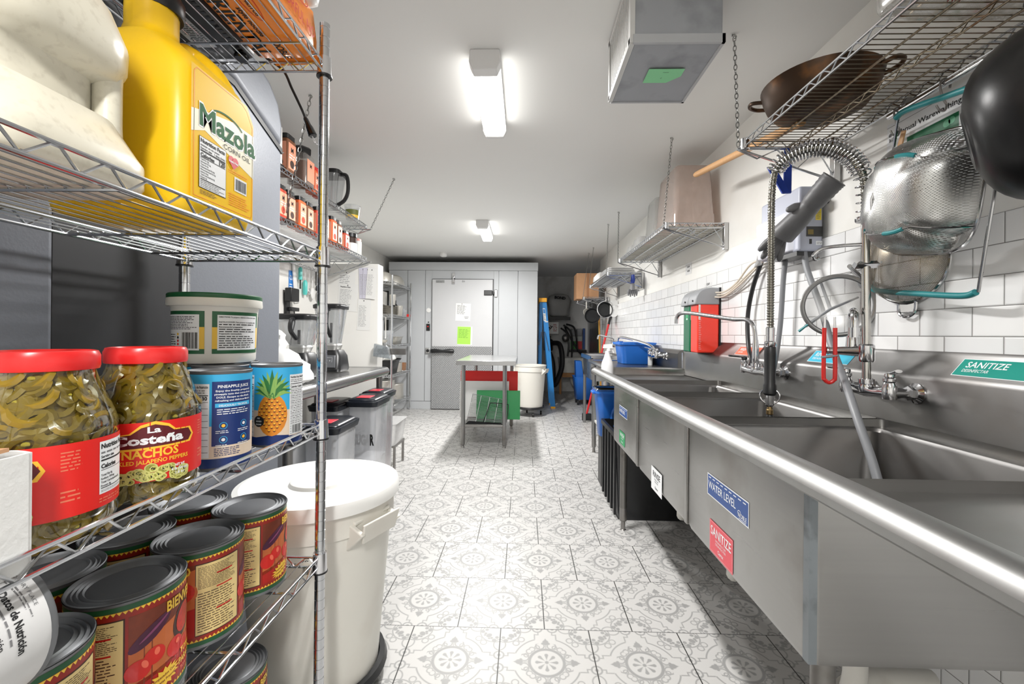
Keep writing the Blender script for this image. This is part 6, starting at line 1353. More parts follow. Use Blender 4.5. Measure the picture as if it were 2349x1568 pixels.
# ================================================================= LEFT WORKTOP
TX0, TX1, TY0, TY1, TZ = -1.515, -.955, 1.76, 3.06, .905
wt = thing('worktop_table', 'stainless steel worktop along the left wall with blenders on it', 'table', (-1.23, 2.4, 0))
pr = [(TX0, TZ), (TX1-.035, TZ), (TX1-.022, TZ+.006), (TX1-.004, TZ+.002), (TX1+.007, TZ-.010), (TX1+.010, TZ-.026), (TX1+.005, TZ-.042), (TX1-.010, TZ-.052), (TX1-.028, TZ-.050), (TX1-.03, TZ-.012), (TX0, TZ-.012)]
M().rings([[(a, y, z) for a, z in pr] for y in (TY0, TY1)]).build('tabletop', STEELW, wt)
M().tube([(TX0, TY1+.004, TZ-.022), (TX1-.014, TY1+.004, TZ-.022)], .027, 16).build('end_roll', STEELW, wt)
for x in (-1.45, -1.01):
    for y in (1.85, 3.035): l = M().cyl((x, y, .05), (x, y, TZ-.012), .0205, n=16).build('leg', STEELD, wt); M().lathe([(.021, .1), (.021, .05), (.013, .03), (.016, 0)], (x, y, 0), 12).build('foot', STEELD, l)
flat('wall_end', WALLM, -1.52, -1.115, 3.30, 3.42, 0, 1.675)
# papers on the end wall
PL = mat('sleeve_lilac', (206, 204, 218), .3, 0, .04, 10)
def paper(x, z, w, h, rot, label, n=8, m=PAPER, y=3.2985, seed=1, pin=True, title=None):
    c, s = math.cos(rot), math.sin(rot); d = Decal(.5); d.rect(0, w, 0, h, m, 0); d.micro(w*.08, w*.70, h*.12, h*.80, int(n*1.5), mat('ink_faint', (150, 150, 154), .7), 1, seed, .28)
    if title: d.text(title, w*.08, h*.85, .011, INK, 1, .03)
    if pin: d.disc(w*.45, h*.94, .004, INK, 2)
    return tag(d.build('pinned_paper', on_plane((x, y, z), (c, 0, s), (-s, 0, c))), label, 'paper', 'papers pinned on the end of the left wall')
paper(-1.43, 1.32, .15, .21, -.08, 'paper titled Machine Run pinned in the middle of the end wall', 9, title='Machine Run'); paper(-1.425, 1.50, .13, .12, -.08, 'short paper pinned above the Machine Run sheet', 4, seed=4, y=3.2992)
o = paper(-1.275, 1.17, .10, .24, -.04, 'lower narrow paper hanging on the right side of the end wall', 10, seed=6)
for k in range(3): paper(-1.255+.024*k, 1.41, .075, .235, .03-.05*k, ['left', 'middle', 'right'][k]+' long curled paper in the bundle at the end wall edge', 12, PL if k < 2 else PAPER, 3.296-.003*k, 8+k)
# outlet things on the left wall (X=-1.52)
WX = -1.5195
ALU = mat('anodised', (170, 172, 176), .3, .8); TQ = mat('turquoise_plastic', (96, 206, 198), .35, 0, .04)
tr_ = thing('utensil_rail', 'steel rail on the left wall with hanging utensils', 'rail', (-1.5, 2.95, 1.6)); M().tube([(WX+.012, 2.66, 1.60), (WX+.012, 3.24, 1.60)], .006, 8).build('bar', CHROME, tr_)
for k in range(2): M().tube([(WX+.0, 2.70+k*.5, 1.60), (WX+.012, 2.70+k*.5, 1.60)], .006, 8).build('mount', CHROME, tr_)
def hung(y, z0, name, label, cat, build):
    t = thing(name, label, cat, (WX+.02, y, z0)); M().tube(arc((WX+.022, y, 1.597), .013, 0, 2*PI*.9, 10, 'yz'), .002, 6).build('hang_ring', CHROME, t); build(t, y); return t
def peel(t, y): M().tube([(WX+.022, y, 1.585), (WX+.022, y, 1.50)], .004, 6).build('blade', CHROME, t); M().tube([(WX+.022, y, 1.505), (WX+.022, y, 1.49), (WX+.022, y, 1.42), (WX+.022, y, 1.405)], [.008, .015, .015, .011], 10).build('handle', TQ, t)
hung(2.945, 1.40, 'peeler', 'turquoise handled peeler hanging low on the left wall rail', 'peeler', peel)
def tq2(t, y): M().tube([(WX+.022, y, 1.585), (WX+.022, y, 1.575), (WX+.022, y, 1.50)], [.006, .013, .013], 10).build('handle', TQ, t); M().tube([(WX+.022, y, 1.50), (WX+.022, y, 1.44)], .005, 6).build('blade', BLACKP, t)
hung(2.88, 1.44, 'kitchen_knife', 'dark knife with turquoise handle at the left end of the wall rail', 'knife', tq2)
def spoon(L_, r, m):
    def f(t, y):
        M().tube([(WX+.022, y, 1.585), (WX+.022, y, 1.585-L_)], .0045, 6).build('handle', m, t); M().ball((WX+.026, y, 1.585-L_-r), .006, r*.75, r, 12).build('bowl', m, t)
    return f
for k, (y, L_, r, m, lab) in enumerate(((3.00, .13, .022, CHROME, 'steel serving tool with long slot hanging third on the wall rail'), (3.05, .12, .042, BRIGHTW, 'white spoon hanging in the middle of the wall rail'), (3.10, .10, .02, BLACKP, 'black handled small tool hanging on the wall rail'), (3.15, .12, .042, CHROME, 'round steel spoon hanging near the right end of the wall rail'), (3.20, .20, .025, BLACKG, 'black ladle hanging lowest at the right end of the wall rail'))): hung(y, 1.3, 'serving_spoon', lab, 'utensil', spoon(L_, r, m))
o = M().hexa([(WX+.002, 2.835, 1.34), (WX+.012, 2.835, 1.34), (WX+.012, 2.90, 1.35), (WX+.002, 2.90, 1.35), (WX+.002, 2.80, 1.62), (WX+.012, 2.80, 1.62), (WX+.012, 2.82, 1.63), (WX+.002, 2.82, 1.63)]).build('cutting_mat', BRIGHTW, bevel=.004); tag(o, 'thin white cutting mat hanging on the left wall beside the utensils', 'cutting mat')
d = Decal(.5); d.rect(0, .07, 0, .15, mat('label_blue', (40, 130, 214), .4), 0); d.text('CUT', .01, .09, .03, WS, 1, .02, .05); d.micro(.008, .06, .02, .07, 3, WS, 1, 3)
o = d.build('wall_label', on_plane((WX+.0006, 2.775, 1.40), (0, 1, 0), (0, 0, 1))); o2 = o; tag(o, 'blue and white label on the left wall next to the refrigerator', 'label')
t = thing('power_outlet', 'black wall outlet bar with plugged adapter on the left wall', 'outlet', (WX, 2.72, 1.25))
M().box(WX, WX+.016, 2.72, 2.77, 1.23, 1.40).build('outlet_box', BLACKP, t, bevel=.003); M().box(WX+.016, WX+.06, 2.70, 2.80, 1.345, 1.43).build('adapter', BLACKP, t, bevel=.006); M().box(WX+.014, WX+.04, 2.74, 2.84, 1.285, 1.31).build('plug', BLACKP, t, bevel=.004)
M().tube(spline([(WX+.03, 2.79, 1.29), (WX+.03, 2.80, 1.22), (WX+.05, 2.75, 1.18), (WX+.08, 2.66, 1.08), (WX+.12, 2.60, .93), (WX+.18, 2.58, .915)], 6), .0035, 6).build('cord', BLACKP, t)
# ---- blenders
CLB = clear('pitcher_clear', (222, 224, 226), .12, .14); MGR = mat('blender_grey', (96, 98, 102), .35, .3, .05)
def blender(x, y, h_p, w_p, rz, label, tall=True):
    z = TZ+.0005; t = thing('blender', label, 'blender', (x, y, z), 0, 'blenders on the left worktop')
    S = lambda zz, w, l, r=.02, oy=0: [(x+p, y+q+oy, z+zz) for p, q in rrect(w, l, r, 3)]
    M().rings([S(.004, .17, .17, .03), S(.02, .18, .18, .03), (S(.10, .16, .15, .03, .01)), S(.135, .12, .12, .03, .015)]).build('base', BLACKP, t)
    M().hexa([(x-.065, y-.092, z+.03), (x+.065, y-.092, z+.03), (x+.065, y-.05, z+.03), (x-.065, y-.05, z+.03), (x-.058, y-.071, z+.105), (x+.058, y-.071, z+.105), (x+.058, y-.04, z+.105), (x-.058, y-.04, z+.105)]).build('control_panel', MGR, t, bevel=.004)
    d = Decal(.5); d.rect(-.04, .04, .006, .06, BLACKG, 0)
    for i in range(4):
        for j in range(2): d.disc(-.028+i*.0187, .02+j*.022, .0045, ALU, 1, n=8)
    for a, b, c_, e in ((-.043, .043, .003, .006), (-.043, .043, .06, .063), (-.043, -.040, .003, .063), (.040, .043, .003, .063)): d.rect(a, b, c_, e, ALU, 1)
    d.build('buttons', on_plane((x, y-.0905, z+.032), (1, 0, 0), (0, .27, 1)), t)
    M().rings([S(.135, .10, .10, .03), S(.165, .12, .12, .03), S(.175, .11, .11, .03)]).build('collar', mat('collar_grey', (176, 176, 174), .3, .5), t)
    M().rings([S(.175, w_p*.68, w_p*.68, .03), S(.175+h_p*.97, w_p, w_p, .035), S(.175+h_p, w_p, w_p, .035)], caps=False).build('pitcher', CLB, t)
    M().rings([S(.175+h_p, w_p+.012, w_p+.012, .03), S(.175+h_p+.022, w_p+.014, w_p+.014, .03), S(.175+h_p+.030, w_p-.01, w_p-.01, .03)]).build('lid', BLACKP, t, bevel=.003)
    M().tube(spline([(x+.02, y-w_p*.5, z+.19+h_p*.9), (x+.03, y-w_p*.5-.045, z+.18+h_p*.9), (x+.03, y-w_p*.5-.05, z+.2+h_p*.4), (x+.025, y-w_p*.42, z+.195+h_p*.12)], 5), .011, 8).build('handle', BLACKP, t)
    M().tube([(x, y, z+.18), (x, y, z+.175+h_p*.6)], .008, 8).build('blade_post', BLACKP, t)
blender(-1.20, 2.30, .135, .185, 0, 'shorter blender with wide pitcher on the left worktop, nearer the refrigerator'); blender(-1.205, 2.70, .215, .16, 0, 'tall blender with lit buttons on the left worktop, by the end wall')
t = thing('plastic_bag', 'crumpled white plastic bag on the left worktop beside the blenders', 'bag', (-1.12, 2.02, TZ)); rd = random.Random(21); rows = []
for z, s_, ox, oy in ((0.001, .9, 0, 0), (.02, 1.1, 0, 0), (.045, 1.2, 0, 0), (.07, 1.0, .0, 0), (.09, 1.12, -.01, 0), (.115, .85, -.02, 0), (.14, .8, -.03, 0), (.165, .52, -.045, 0), (.185, .6, -.05, 0), (.21, .45, -.055, 0), (.23, .5, -.05, 0), (.25, .3, -.05, 0), (.26, .1, -.05, 0)):
    rows.append([(-1.12+ox+p*s_*rd.uniform(.72, 1.12), 2.02+oy+q*s_*rd.uniform(.72, 1.12), TZ+z) for p, q in rrect(.19, .16, .05, 4)])
M().rings(rows).build('bag_body', MC['thin_white_plastic'], t, ang=1.3)
t = thing('scoop_bracket', 'clear plastic scoop holder on a steel bracket at the worktop end', 'holder', (-1.12, 3.2, 1.0))
M().hexa([(-1.13, 3.24, .975), (-1.0, 3.24, .955), (-1.0, 3.29, .955), (-1.13, 3.29, .975), (-1.12, 3.24, 1.07), (-1.02, 3.24, 1.045), (-1.02, 3.29, 1.045), (-1.12, 3.29, 1.07)]).build('holder_body', clear('holder_plastic', (200, 206, 210), .2, .3), t, bevel=.003)
M().box(-1.11, -.90, 3.30, 3.33, .985, 1.03).build('bracket', STEELD, t)
t = thing('bus_tub', 'small white plastic tub standing past the worktop end', 'tub', (-1.02, 3.5, 0)); M().rings([[(-1.16+p, 3.78+q, zz) for p, q in rrect(w, l, .03, 3)] for zz, w, l in ((.20, .16, .3), (.38, .2, .36), (.39, .22, .38))]).build('tub_body', MILK, t)
st = thing('low_stand', 'low steel stand under the white tub past the worktop end', 'stand', (-1.16, 3.78, 0))
for a in (-.08, .08):
    for b in (-.13, .13): M().cyl((-1.16+a, 3.78+b, 0), (-1.16+a, 3.78+b, .185), .011, n=10).build('leg', STEELD, st)
M().box(-1.25, -1.07, 3.63, 3.93, .185, .198).build('shelf', STEELD, st)
# ---- ingredient bins under the worktop
CLI = clear('ingredient_clear', (236, 238, 242), .08, .4, .15); SUGR = mat('white_contents', (240, 238, 236), .9, 0, .04); REDC = mat('red_contents', (132, 70, 76), .9, 0, .3, 20)
LIDK = mat('lid_dark', (28, 32, 40), .3, 0, .08)
def ing_bin(x0, y0, word, label, cont=SUGR, h=.70, fillz=.45, w=.165, l=.26):
    t = thing('ingredient_bin', label, 'bin', (x0+w/2, y0+l/2, 0), 0, 'clear ingredient bins with black lids under the worktop'); cx, cy = x0+w/2, y0+l/2
    S = lambda zz, k, r=.03: [(cx+p, cy+q, zz) for p, q in rrect(w+k, l+k, r, 4)]
    M().rings([S(.0, -.05), S(.01, -.03), S(h-.01, 0), S(h, 0)], caps=False).add(S(.002, -.05), [tuple(range(20))]).build('bin_body', CLI, t)
    M().rings([S(.012, -.045), S(fillz, -.018)]).build('contents', cont, t)
    M().rings([S(h-.015, .018), S(h+.012, .03), S(h+.016, .028), S(h+.018, .012)]).build('rim', LIDK, t)
    M().rings([S(h+.0185, .006), S(h+.026, -.004), S(h+.032, -.03)]).build('lid', LIDK, t, bevel=.004)
    M().box(cx-w*.25, cx+w*.25, y0+.03, y0+.12, h+.0325, h+.036).build('latch', mat('latch_red', (206, 60, 74), .35), t, bevel=.002)
    d = Decal(.5); d.text(word, 0, 0, .062, INK, 0, .05, .024*len(word)); d.build('lettering', on_plane((x0+w-.006-.024*len(word), y0+.006, h*.68), (1, 0, 0), (0, -.03, 1)), t)
ing_bin(-1.02, 2.50, 'SUGAR', 'ingredient bin lettered SUGAR under the left worktop', SUGR, .735, .40); ing_bin(-1.04, 2.768, 'CHILI', 'farthest ingredient bin with reddish contents under the left worktop', REDC, .74, .60, .15, .235)
ing_bin(-1.20, 2.42, 'MAC', 'ingredient bin lettered MAC behind the SUGAR bin', SUGR, .72, .35, .155); ing_bin(-1.045, 2.04, 'SALT', 'ingredient bin lettered SALT nearest the white round bin', SUGR, .68, .42); ing_bin(-1.22, 1.98, 'B.SG', 'ingredient bin with handwritten letters beside the SALT bin', SUGR, .64, .4)
# ================================================================= LEFT WALL SHELVES with spices
def lshelf(z, label):
    t = thing('wall_shelf', label, 'shelf', (-1.35, 2.5, z), 0, 'wire wall shelves over the left worktop')
    wire_shelf(t, -1.515, -1.19, 1.80, 3.26, z-.012, z+.012, 'x', WIRE, .02, .045, (-1.35,), rs=1.1); 
    g = M(); y = 3.268; g.tube([(-1.16, y, z-.014), (-1.515, y, z-.014)], .004, 6); g.tube([(-1.16, y, z-.014), (-1.515, y, z-.13)], .004, 6); g.tube([(-1.22, y, z-.018), (-1.26, y, z-.045), (-1.32, y, z-.018), (-1.38, y, z-.085), (-1.44, y, z-.018), (-1.49, y, z-.11)], .003, 6); g.build('bracket', WIRE, t)
lshelf(1.945, 'upper wire wall shelf over the left worktop with jars and a pitcher'); lshelf(1.70, 'lower wire wall shelf over the left worktop lined with spice jars')
chain((-1.0, 3.30, ZC-.010), (-1.165, 3.268, 1.93), 'far ceiling chain of the left spice shelves', group='ceiling chains of the left spice shelves'); chain((-1.07, 2.14, ZC-.010), (-1.175, 2.12, 1.74), 'near ceiling chain of the left spice shelves', ln=.03, r=.002, group='ceiling chains of the left spice shelves')
SPO = mat('spice_label', (236, 160, 130), .45, 0, .06); SPI = [mat('spice_brown', (120, 72, 40), .6, 0, .2), mat('spice_red', (196, 60, 30), .6, 0, .2), mat('spice_dark', (60, 40, 30), .6, 0, .2), mat('spice_orange', (226, 96, 40), .6, 0, .2)]
def spice(x, y, z, w, h, m, label, capc=BLACKP, big=False, lab=True):
    t = thing('spice_jar', label, 'jar', (x, y, z), 0, 'square spice jars on the left wall shelves')
    S = lambda zz, k=1.0: [(x+p*k, y+q*k, z+zz) for p, q in rrect(w, w, .012, 3)]
    M().rings([S(0, .94), S(.004), S(h*.86), S(h*.9, .75)]).build('jar_body', m, t)
    M().rings([S(h*.88, .85), S(h*.885, .92), S(h, .92), S(h+.002, .85)]).build('cap', capc, t)
    if lab:
        for ax_, o_ in (((1, 0, 0), (x-w*.42, y-w/2-.0004, z+h*.12)), ((0, 1, 0), (x+w/2+.0004, y-w*.42, z+h*.12))):
            d = Decal(.5); d.rect(0, w*.84, 0, h*.66, SPO, 0); d.text('M', w*.42, h*.44, h*.12, INK, 1, .04, None, 'c'); d.micro(w*.1, w*.74, h*.26, h*.40, 2, WS, 1, int(y*90)); d.disc(w*.42, h*.14, w*.24, SPI[1] if int(y*50) % 2 else SPI[2], 1)
            d.build('label', on_plane(o_, ax_, (0, 0, 1)), t)
for k in range(10):
    y = 2.02+k*.098; spice(-1.235+.008*(k % 2), y, 1.708, .074, .165 if k != 9 else .12, SPI[k % 4], 'square spice jar with orange label, number-less row place: ' if 0 else ['first', 'second', 'third', 'fourth', 'fifth', 'sixth', 'seventh', 'eighth', 'ninth', 'tenth'][k]+' orange-labelled spice jar from the refrigerator on the lower wall shelf')
t = thing('sauce_jar', 'white jar with brown top and black lid on the lower wall shelf', 'jar', (-1.24, 3.08, 1.708)); M().lathe([(.042, 0), (.045, .006), (.045, .07), (.042, .078)], (-1.24, 3.08, 1.708), 20).build('jar_body', BRIGHTW, t); M().lathe([(.040, .078), (.040, .115), (.036, .12)], (-1.24, 3.08, 1.708), 20).build('neck', SPI[2], t); M().lathe([(.043, .12), (.043, .145), (.04, .148)], (-1.24, 3.08, 1.708), 20).build('lid', BLACKP, t)
spice(-1.235, 3.18, 1.708, .06, .13, BRIGHTW, 'white tub-like jar with pink cap at the shelf end by the sauce jar', mat('cap_pink', (230, 160, 150), .5), lab=False)
spice(-1.235, 2.20, 1.953, .085, .20, SPI[0], 'orange-labelled spice jar next to the white device on the upper wall shelf')
t = thing('wall_device', 'white and black upright device at the near end of the upper wall shelf', 'device', (-1.2, 2.1, 1.953)); M().box(-1.235, -1.20, 2.07, 2.125, 1.965, 2.16).build('case', BRIGHTW, t, bevel=.004); M().box(-1.24, -1.195, 2.06, 2.135, 1.953, 1.975).build('foot', BLACKP, t, bevel=.003)
t = thing('spice_jar', 'big square jar of brown powder with black hexagonal lid on the upper wall shelf', 'jar', (-1.24, 2.38, 1.953)); S = lambda zz, w: [(-1.24+p, 2.38+q, 1.953+zz) for p, q in rrect(w, w, .02, 3)]
M().rings([S(0, .10), S(.006, .11), S(.165, .11), S(.178, .09)], caps=False).build('jar_body', clear('jar_plastic', (232, 228, 224), .12, .12), t); M().rings([S(.006, .10), S(.13, .10)]).build('powder', SPI[0], t); M().lathe([(.050, .175), (.056, .18), (.056, .205), (.046, .215)], (-1.24, 2.38, 1.953), 6).build('lid', BLACKG, t)
d = Decal(.5); d.rect(0, .08, 0, .12, SPO, 0); d.text('M', .04, .08, .02, INK, 1, .04, None, 'c'); d.build('label', on_plane((-1.1845, 2.34, 1.975), (0, 1, 0), (0, 0, 1)), t)
spice(-1.235, 2.50, 1.953, .06, .15, SPI[3], 'narrow spice jar with red cap behind the big brown jar', REDP); spice(-1.235, 2.58, 1.953, .06, .15, SPI[1], 'second narrow jar with black cap on the upper wall shelf')
t = thing('blender_pitcher', 'clear blender pitcher with black handle and lid on the upper wall shelf', 'pitcher', (-1.26, 2.80, 1.953)); S = lambda zz, w: [(-1.26+p, 2.80+q, 1.953+zz) for p, q in rrect(w, w, .03, 3)]
M().rings([S(0, .10), S(.21, .15)], caps=False).build('pitcher_body', CLB, t); M().rings([S(.21, .155), S(.235, .155), S(.24, .12)]).build('lid', BLACKP, t)
M().tube(spline([(-1.20, 2.78, 2.165), (-1.145, 2.77, 2.155), (-1.135, 2.77, 2.06), (-1.16, 2.775, 2.0), (-1.205, 2.78, 1.972)], 5), .012, 8).build('handle', BLACKP, t)
t = thing('deli_cup', 'small clear deli cup with green label near the end of the upper wall shelf', 'cup', (-1.25, 3.1, 1.953)); M().lathe([(.042, 0), (.055, .095), (.057, .10)], (-1.23, 3.08, 1.953), 24, caps=False).build('cup_body', CLG, t)
d = Decal(.01); d.rect(-.05, .05, .03, .065, mat('olive_label', (110, 116, 60), .5), 0); d.rect(-.05, .05, .01, .03, YEL, 0); d.build('label', on_cyl((-1.23, 3.08, 1.953), .044, -1.3, .053, .08), t)
# ================================================================= CENTRE TABLE
ct = thing('work_table', 'small freestanding stainless steel table in the middle of the aisle', 'table', (-.37, 4.9, 0))
x0, x1, y0, y1, zt = -.665, -.07, 4.28, 5.44, .885
g = M(); g.hexa([(x0+.01, y0, zt-.003), (x1-.01, y0, zt-.003), (x1, y1, zt-.003), (x0, y1, zt-.003), (x0+.01, y0, zt), (x1-.01, y0, zt), (x1, y1, zt), (x0, y1, zt)])
g.hexa([(x0+.012, y0-.004, zt-.045), (x1-.012, y0-.004, zt-.045), (x1-.012, y0+.002, zt-.045), (x0+.012, y0+.002, zt-.045), (x0, y0-.012, zt-.002), (x1, y0-.012, zt-.002), (x1-.01, y0+.002, zt), (x0+.01, y0+.002, zt)])
g.box(x0, x0+.012, y0, y1, zt-.045, zt-.001).box(x1-.012, x1, y0, y1, zt-.045, zt-.001).box(x0, x1, y1-.01, y1, zt-.045, zt-.001)
g.build('tabletop', STEELW, ct, bevel=.003)
LG = mat('table_leg', (150, 150, 150), .35, 1, .08)
for x, y in ((-.605, 4.40), (-.185, 4.40), (-.58, 5.36), (-.14, 5.36)):
    l = M().cyl((x, y, .12), (x, y, zt-.045), .0215, n=20).build('leg', LG, ct); M().lathe([(.024, .22), (.024, .13), (.022, .10), (.022, .03), (.013, .022), (.018, 0)], (x, y, 0), 16).build('foot', STEELD, l)
M().box(-.60, -.17, 4.39, 5.37, .205, .235).build('undershelf', STEELD, ct, bevel=.004)
# boards standing on the undershelf
def board(x0_, x1_, y, z0_, z1_, m, label, lean=.03, th=.012, frame=None, grp='plastic cutting boards under the aisle table'):
    t = M().hexa([(x0_, y, z0_), (x1_, y, z0_), (x1_, y+th, z0_), (x0_, y+th, z0_), (x0_, y+lean, z1_), (x1_, y+lean, z1_), (x1_, y+th+lean, z1_), (x0_, y+th+lean, z1_)]).build('cutting_board', m, bevel=.004); return tag(t, label, 'cutting board', grp)
RBD = mat('board_red', (226, 32, 30), .45, 0, .04); WBD = mat('board_white', (232, 232, 232), .5, 0, .02)
board(-.70, -.06, 4.86, .237, .735, RBD, 'red cutting board, tallest and rearmost, under the aisle table'); board(-.695, -.155, 4.76, .237, .63, WBD, 'white cutting board leaning in front of the red one', .04); board(-.50, -.03, 4.66, .237, .54, GREENP, 'green cutting board, foremost one sticking out right of the table leg', .05)
t = thing('cooling_rack', 'wire cooling rack leaning on the boards under the aisle table', 'rack', (-.37, 4.5, .24)); g = M(); a = Vector((-.575, 4.46, .25)); b = Vector((-.20, 4.46, .238)); up = Vector((0.045, .13, .265)); up2 = Vector((.035, .13, .215))
g.tube([a, b, b+up2, a+up], .004, 6, closed=True)
for i in range(1, 22): k = i/22; g.cyl(a+up*k, b+up2*k, .0022, n=5)
for i in range(1, 4): k = i/4; g.cyl(a.lerp(b, k), (a+up).lerp(b+up2, k), .003, n=5)
g.build('rack_wires', WIRE, t)
t = thing('wire_stand', 'black bent wire stand in front of the cooling rack', 'stand', (-.3, 4.43, .24)); g = M()
g.tube(spline([(-.41, 4.44, .238), (-.37, 4.47, .34), (-.345, 4.50, .42), (-.31, 4.51, .435), (-.17, 4.51, .425), (-.15, 4.50, .40), (-.165, 4.44, .25)], 5), .0045, 8)
for x in (-.27, -.215): g.tube([(x, 4.51, .43), (x, 4.515, .39)], .003, 6)
g.build('stand_wire', BLACKP, t)
o = M().hexa([(-.585, 4.41, .2355), (-.20, 4.41, .2355), (-.22, 4.44, .2355), (-.56, 4.44, .2355), (-.57, 4.42, .245), (-.21, 4.42, .241), (-.22, 4.44, .241), (-.55, 4.44, .262)]).build('black_tray', BLACKP, bevel=.002); tag(o, 'thin black tray lying under the cooling rack', 'tray')
# ================================================================= FAR ALCOVE (right of the cold room)
round_bin(.10, 6.22, .115, .222, .60, -.35, 'round_storage_bin', 'white open round bin on a black dolly in front of the cold room corner', False, .115)
LB = mat('ladder_blue', (30, 128, 200), .4, 0, .08); LO = mat('ladder_orange', (246, 176, 40), .45, 0, .05); LA = mat('ladder_metal', (196, 198, 200), .35, .8, .05)
ld = thing('step_ladder', 'blue step ladder with yellow top standing by the cold room corner', 'ladder', (.36, 7.0, 0))
for y in (6.80, 7.15):
    M().hexa([(.425, y, .03), (.505, y, .03), (.505, y+.02, .03), (.425, y+.02, .03), (.285, y+.03, 1.66), (.355, y+.03, 1.66), (.355, y+.05, 1.66), (.285, y+.03+.02, 1.66)]).build('front_rail', LB, ld)
    M().hexa([(.235, y, .03), (.28, y, .03), (.28, y+.02, .03), (.235, y+.02, .03), (.25, y+.03, 1.66), (.29, y+.03, 1.66), (.29, y+.05, 1.66), (.25, y+.05, 1.66)]).build('rear_rail', LB, ld)
    M().box(.435, .505, y-.006, y+.026, 0, .03).build('rubber_foot', LO, ld); M().box(.23, .285, y-.006, y+.026, 0, .03).build('rubber_foot', RUBBER, ld)
    M().tube([(.245, y-.010, .98), (.28, y-.012, 1.19), (.33, y-.012, 1.19), (.395, y-.012, .90)], .014, 4, flat=.4).build('spreader', LA, ld)
M().box(.235, .36, 6.80, 7.23, 1.655, 1.72).build('top_cap', LO, ld, bevel=.008)
for k in range(4): z = .35+k*.33; x = .45-.0875*z; M().box(x-.0, x+.05, 6.82, 7.17, z, z+.02).build('step', LA, ld)
d = Decal(.5); d.rect(0, .04, 0, .20, BRIGHTW, 0); d.rect(.004, .036, .12, .19, LB, 1); d.micro(.004, .036, .01, .11, 6, INK, 1, 3); d.build('warning_label', on_plane((.312, 6.8215, 1.36), (1, 0, -.088), (-.088, 0, 1)), ld)
YB = 8.895
# wrapped bag, control box, hoses
t = thing('wrapped_bundle', 'grey plastic bag with black lettering wrapped round a device on the back wall', 'bag', (.70, 8.7, 1.5)); rd = random.Random(5)
M().rings([[(.70+p*s_*rd.uniform(.92, 1.08), 8.72+q*s_, 1.50+z) for p, q in rrect(.44, .24, .08, 4)] for z, s_ in ((0, .6), (.05, .85), (.2, .95), (.32, 1.05), (.42, .85), (.46, .4))]).build('bag_body', mat('bag_grey', (170, 170, 168), .35, 0, .2, 8, bump=.8, bs=12), t, ang=1.2)
d = Decal(.5); d.text('BOND', 0, 0, .05, INK, 0, .08, .22); d.build('lettering', on_plane((.60, 8.585, 1.86), (1, 0, -.1), (.1, 0, 1)), t)
M().box(.50, .92, 8.6, 8.8, 1.44, 1.50).build('bracket', BLACKP, t)
t = thing('control_box', 'white control box with printed panel on the back wall below the bag', 'control box', (.56, 8.8, 1.18)); M().box(.44, .70, 8.72, YB, 1.16, 1.40).build('case', BRIGHTW, t, bevel=.006); d = Decal(.5); d.text('PULL', .04, .03, .05, INK, 0, .06, .15, rot=.9); d.micro(.14, .22, .04, .2, 5, mat('print_rust', (170, 70, 50), .5), 0, 3); d.build('panel_print', on_plane((.45, 8.7195, 1.17), (1, 0, 0), (0, 0, 1)), t)
t = thing('water_pump', 'dark pump unit with grey motor hanging on the back wall', 'pump', (.55, 8.7, .85)); M().lathe([(.07, .82), (.09, .84), (.09, 1.04), (.06, 1.06)], (.50, 8.75, 0), 20).build('housing', BLACKP, t); M().lathe([(.05, 1.06), (.05, 1.12)], (.50, 8.75, 0), 16).build('cap', STEELD, t); M().ball((.83, 8.7, 1.08), .07, .06, .08).build('motor', STEELD, t)
for k, P_ in enumerate(([(.85, 8.75, 1.36), (1.0, 8.72, 1.30), (1.05, 8.7, 1.1), (1.08, 8.7, .85), (1.2, 8.6, .72)], [(.80, 8.75, 1.34), (.93, 8.7, 1.22), (.97, 8.7, 1.0), (.96, 8.7, .70)], [(.83, 8.8, 1.30), (.90, 8.75, 1.15), (1.02, 8.72, .95), (1.12, 8.7, .82), (1.25, 8.6, .79)], [(.75, 8.8, 1.28), (.86, 8.74, 1.18), (.90, 8.72, .95), (.88, 8.72, .72)])):
    o = M().tube(spline(P_, 6), .018, 8).build('rubber_hose', HB); tag(o, ['outermost', 'second', 'crossing', 'innermost'][k]+' black hose drooping on the back wall above the utility sink', 'hose', 'black hoses on the back wall')
o = M().tube(spline([(.55, 8.55, .98), (.70, 8.4, .95), (.74, 8.33, .6), (.66, 8.33, .3), (.58, 8.35, .2), (.56, 8.35, .6), (.50, 8.4, .8)], 7), .05, 10).build('rubber_hose', HB); tag(o, 'thick coil of black hose hanging behind the ladder', 'hose')
US = mat('utility_sink', (206, 206, 202), .4, 0, .05, dirt=((150, 148, 140), .4, 6))
t = thing('utility_sink', 'white utility sink on a wooden beam against the back wall', 'sink', (.95, 8.6, .3))
S = lambda zz, w, l: [(.94+p, 8.62+q, zz) for p, q in rrect(w, l, .03, 3)]
M().rings([S(.42, .44, .44), S(.70, .50, .50), S(.70, .46, .46), S(.46, .40, .40)], caps=False).add(S(.46, .40, .40), [tuple(range(16))]).add(S(.42, .44, .44), [tuple(range(16))]).build('basin', US, t)
M().box(.68, 1.18, 8.42, 8.52, .33, .42).build('wood_beam', mat('beam_wood', (176, 126, 76), .6, 0, .2), t)
M().tube(spline([(.95, 8.6, .42), (.95, 8.6, .25), (.99, 8.6, .17), (1.05, 8.6, .19), (1.08, 8.7, .26), (1.08, 8.89, .27)], 5), .03, 10).build('trap_pipe', PVC, t)
for x in (.72, 1.14): M().box(x-.02, x+.02, 8.44, 8.50, 0, .33).build('post', MC['beam_wood'], t)
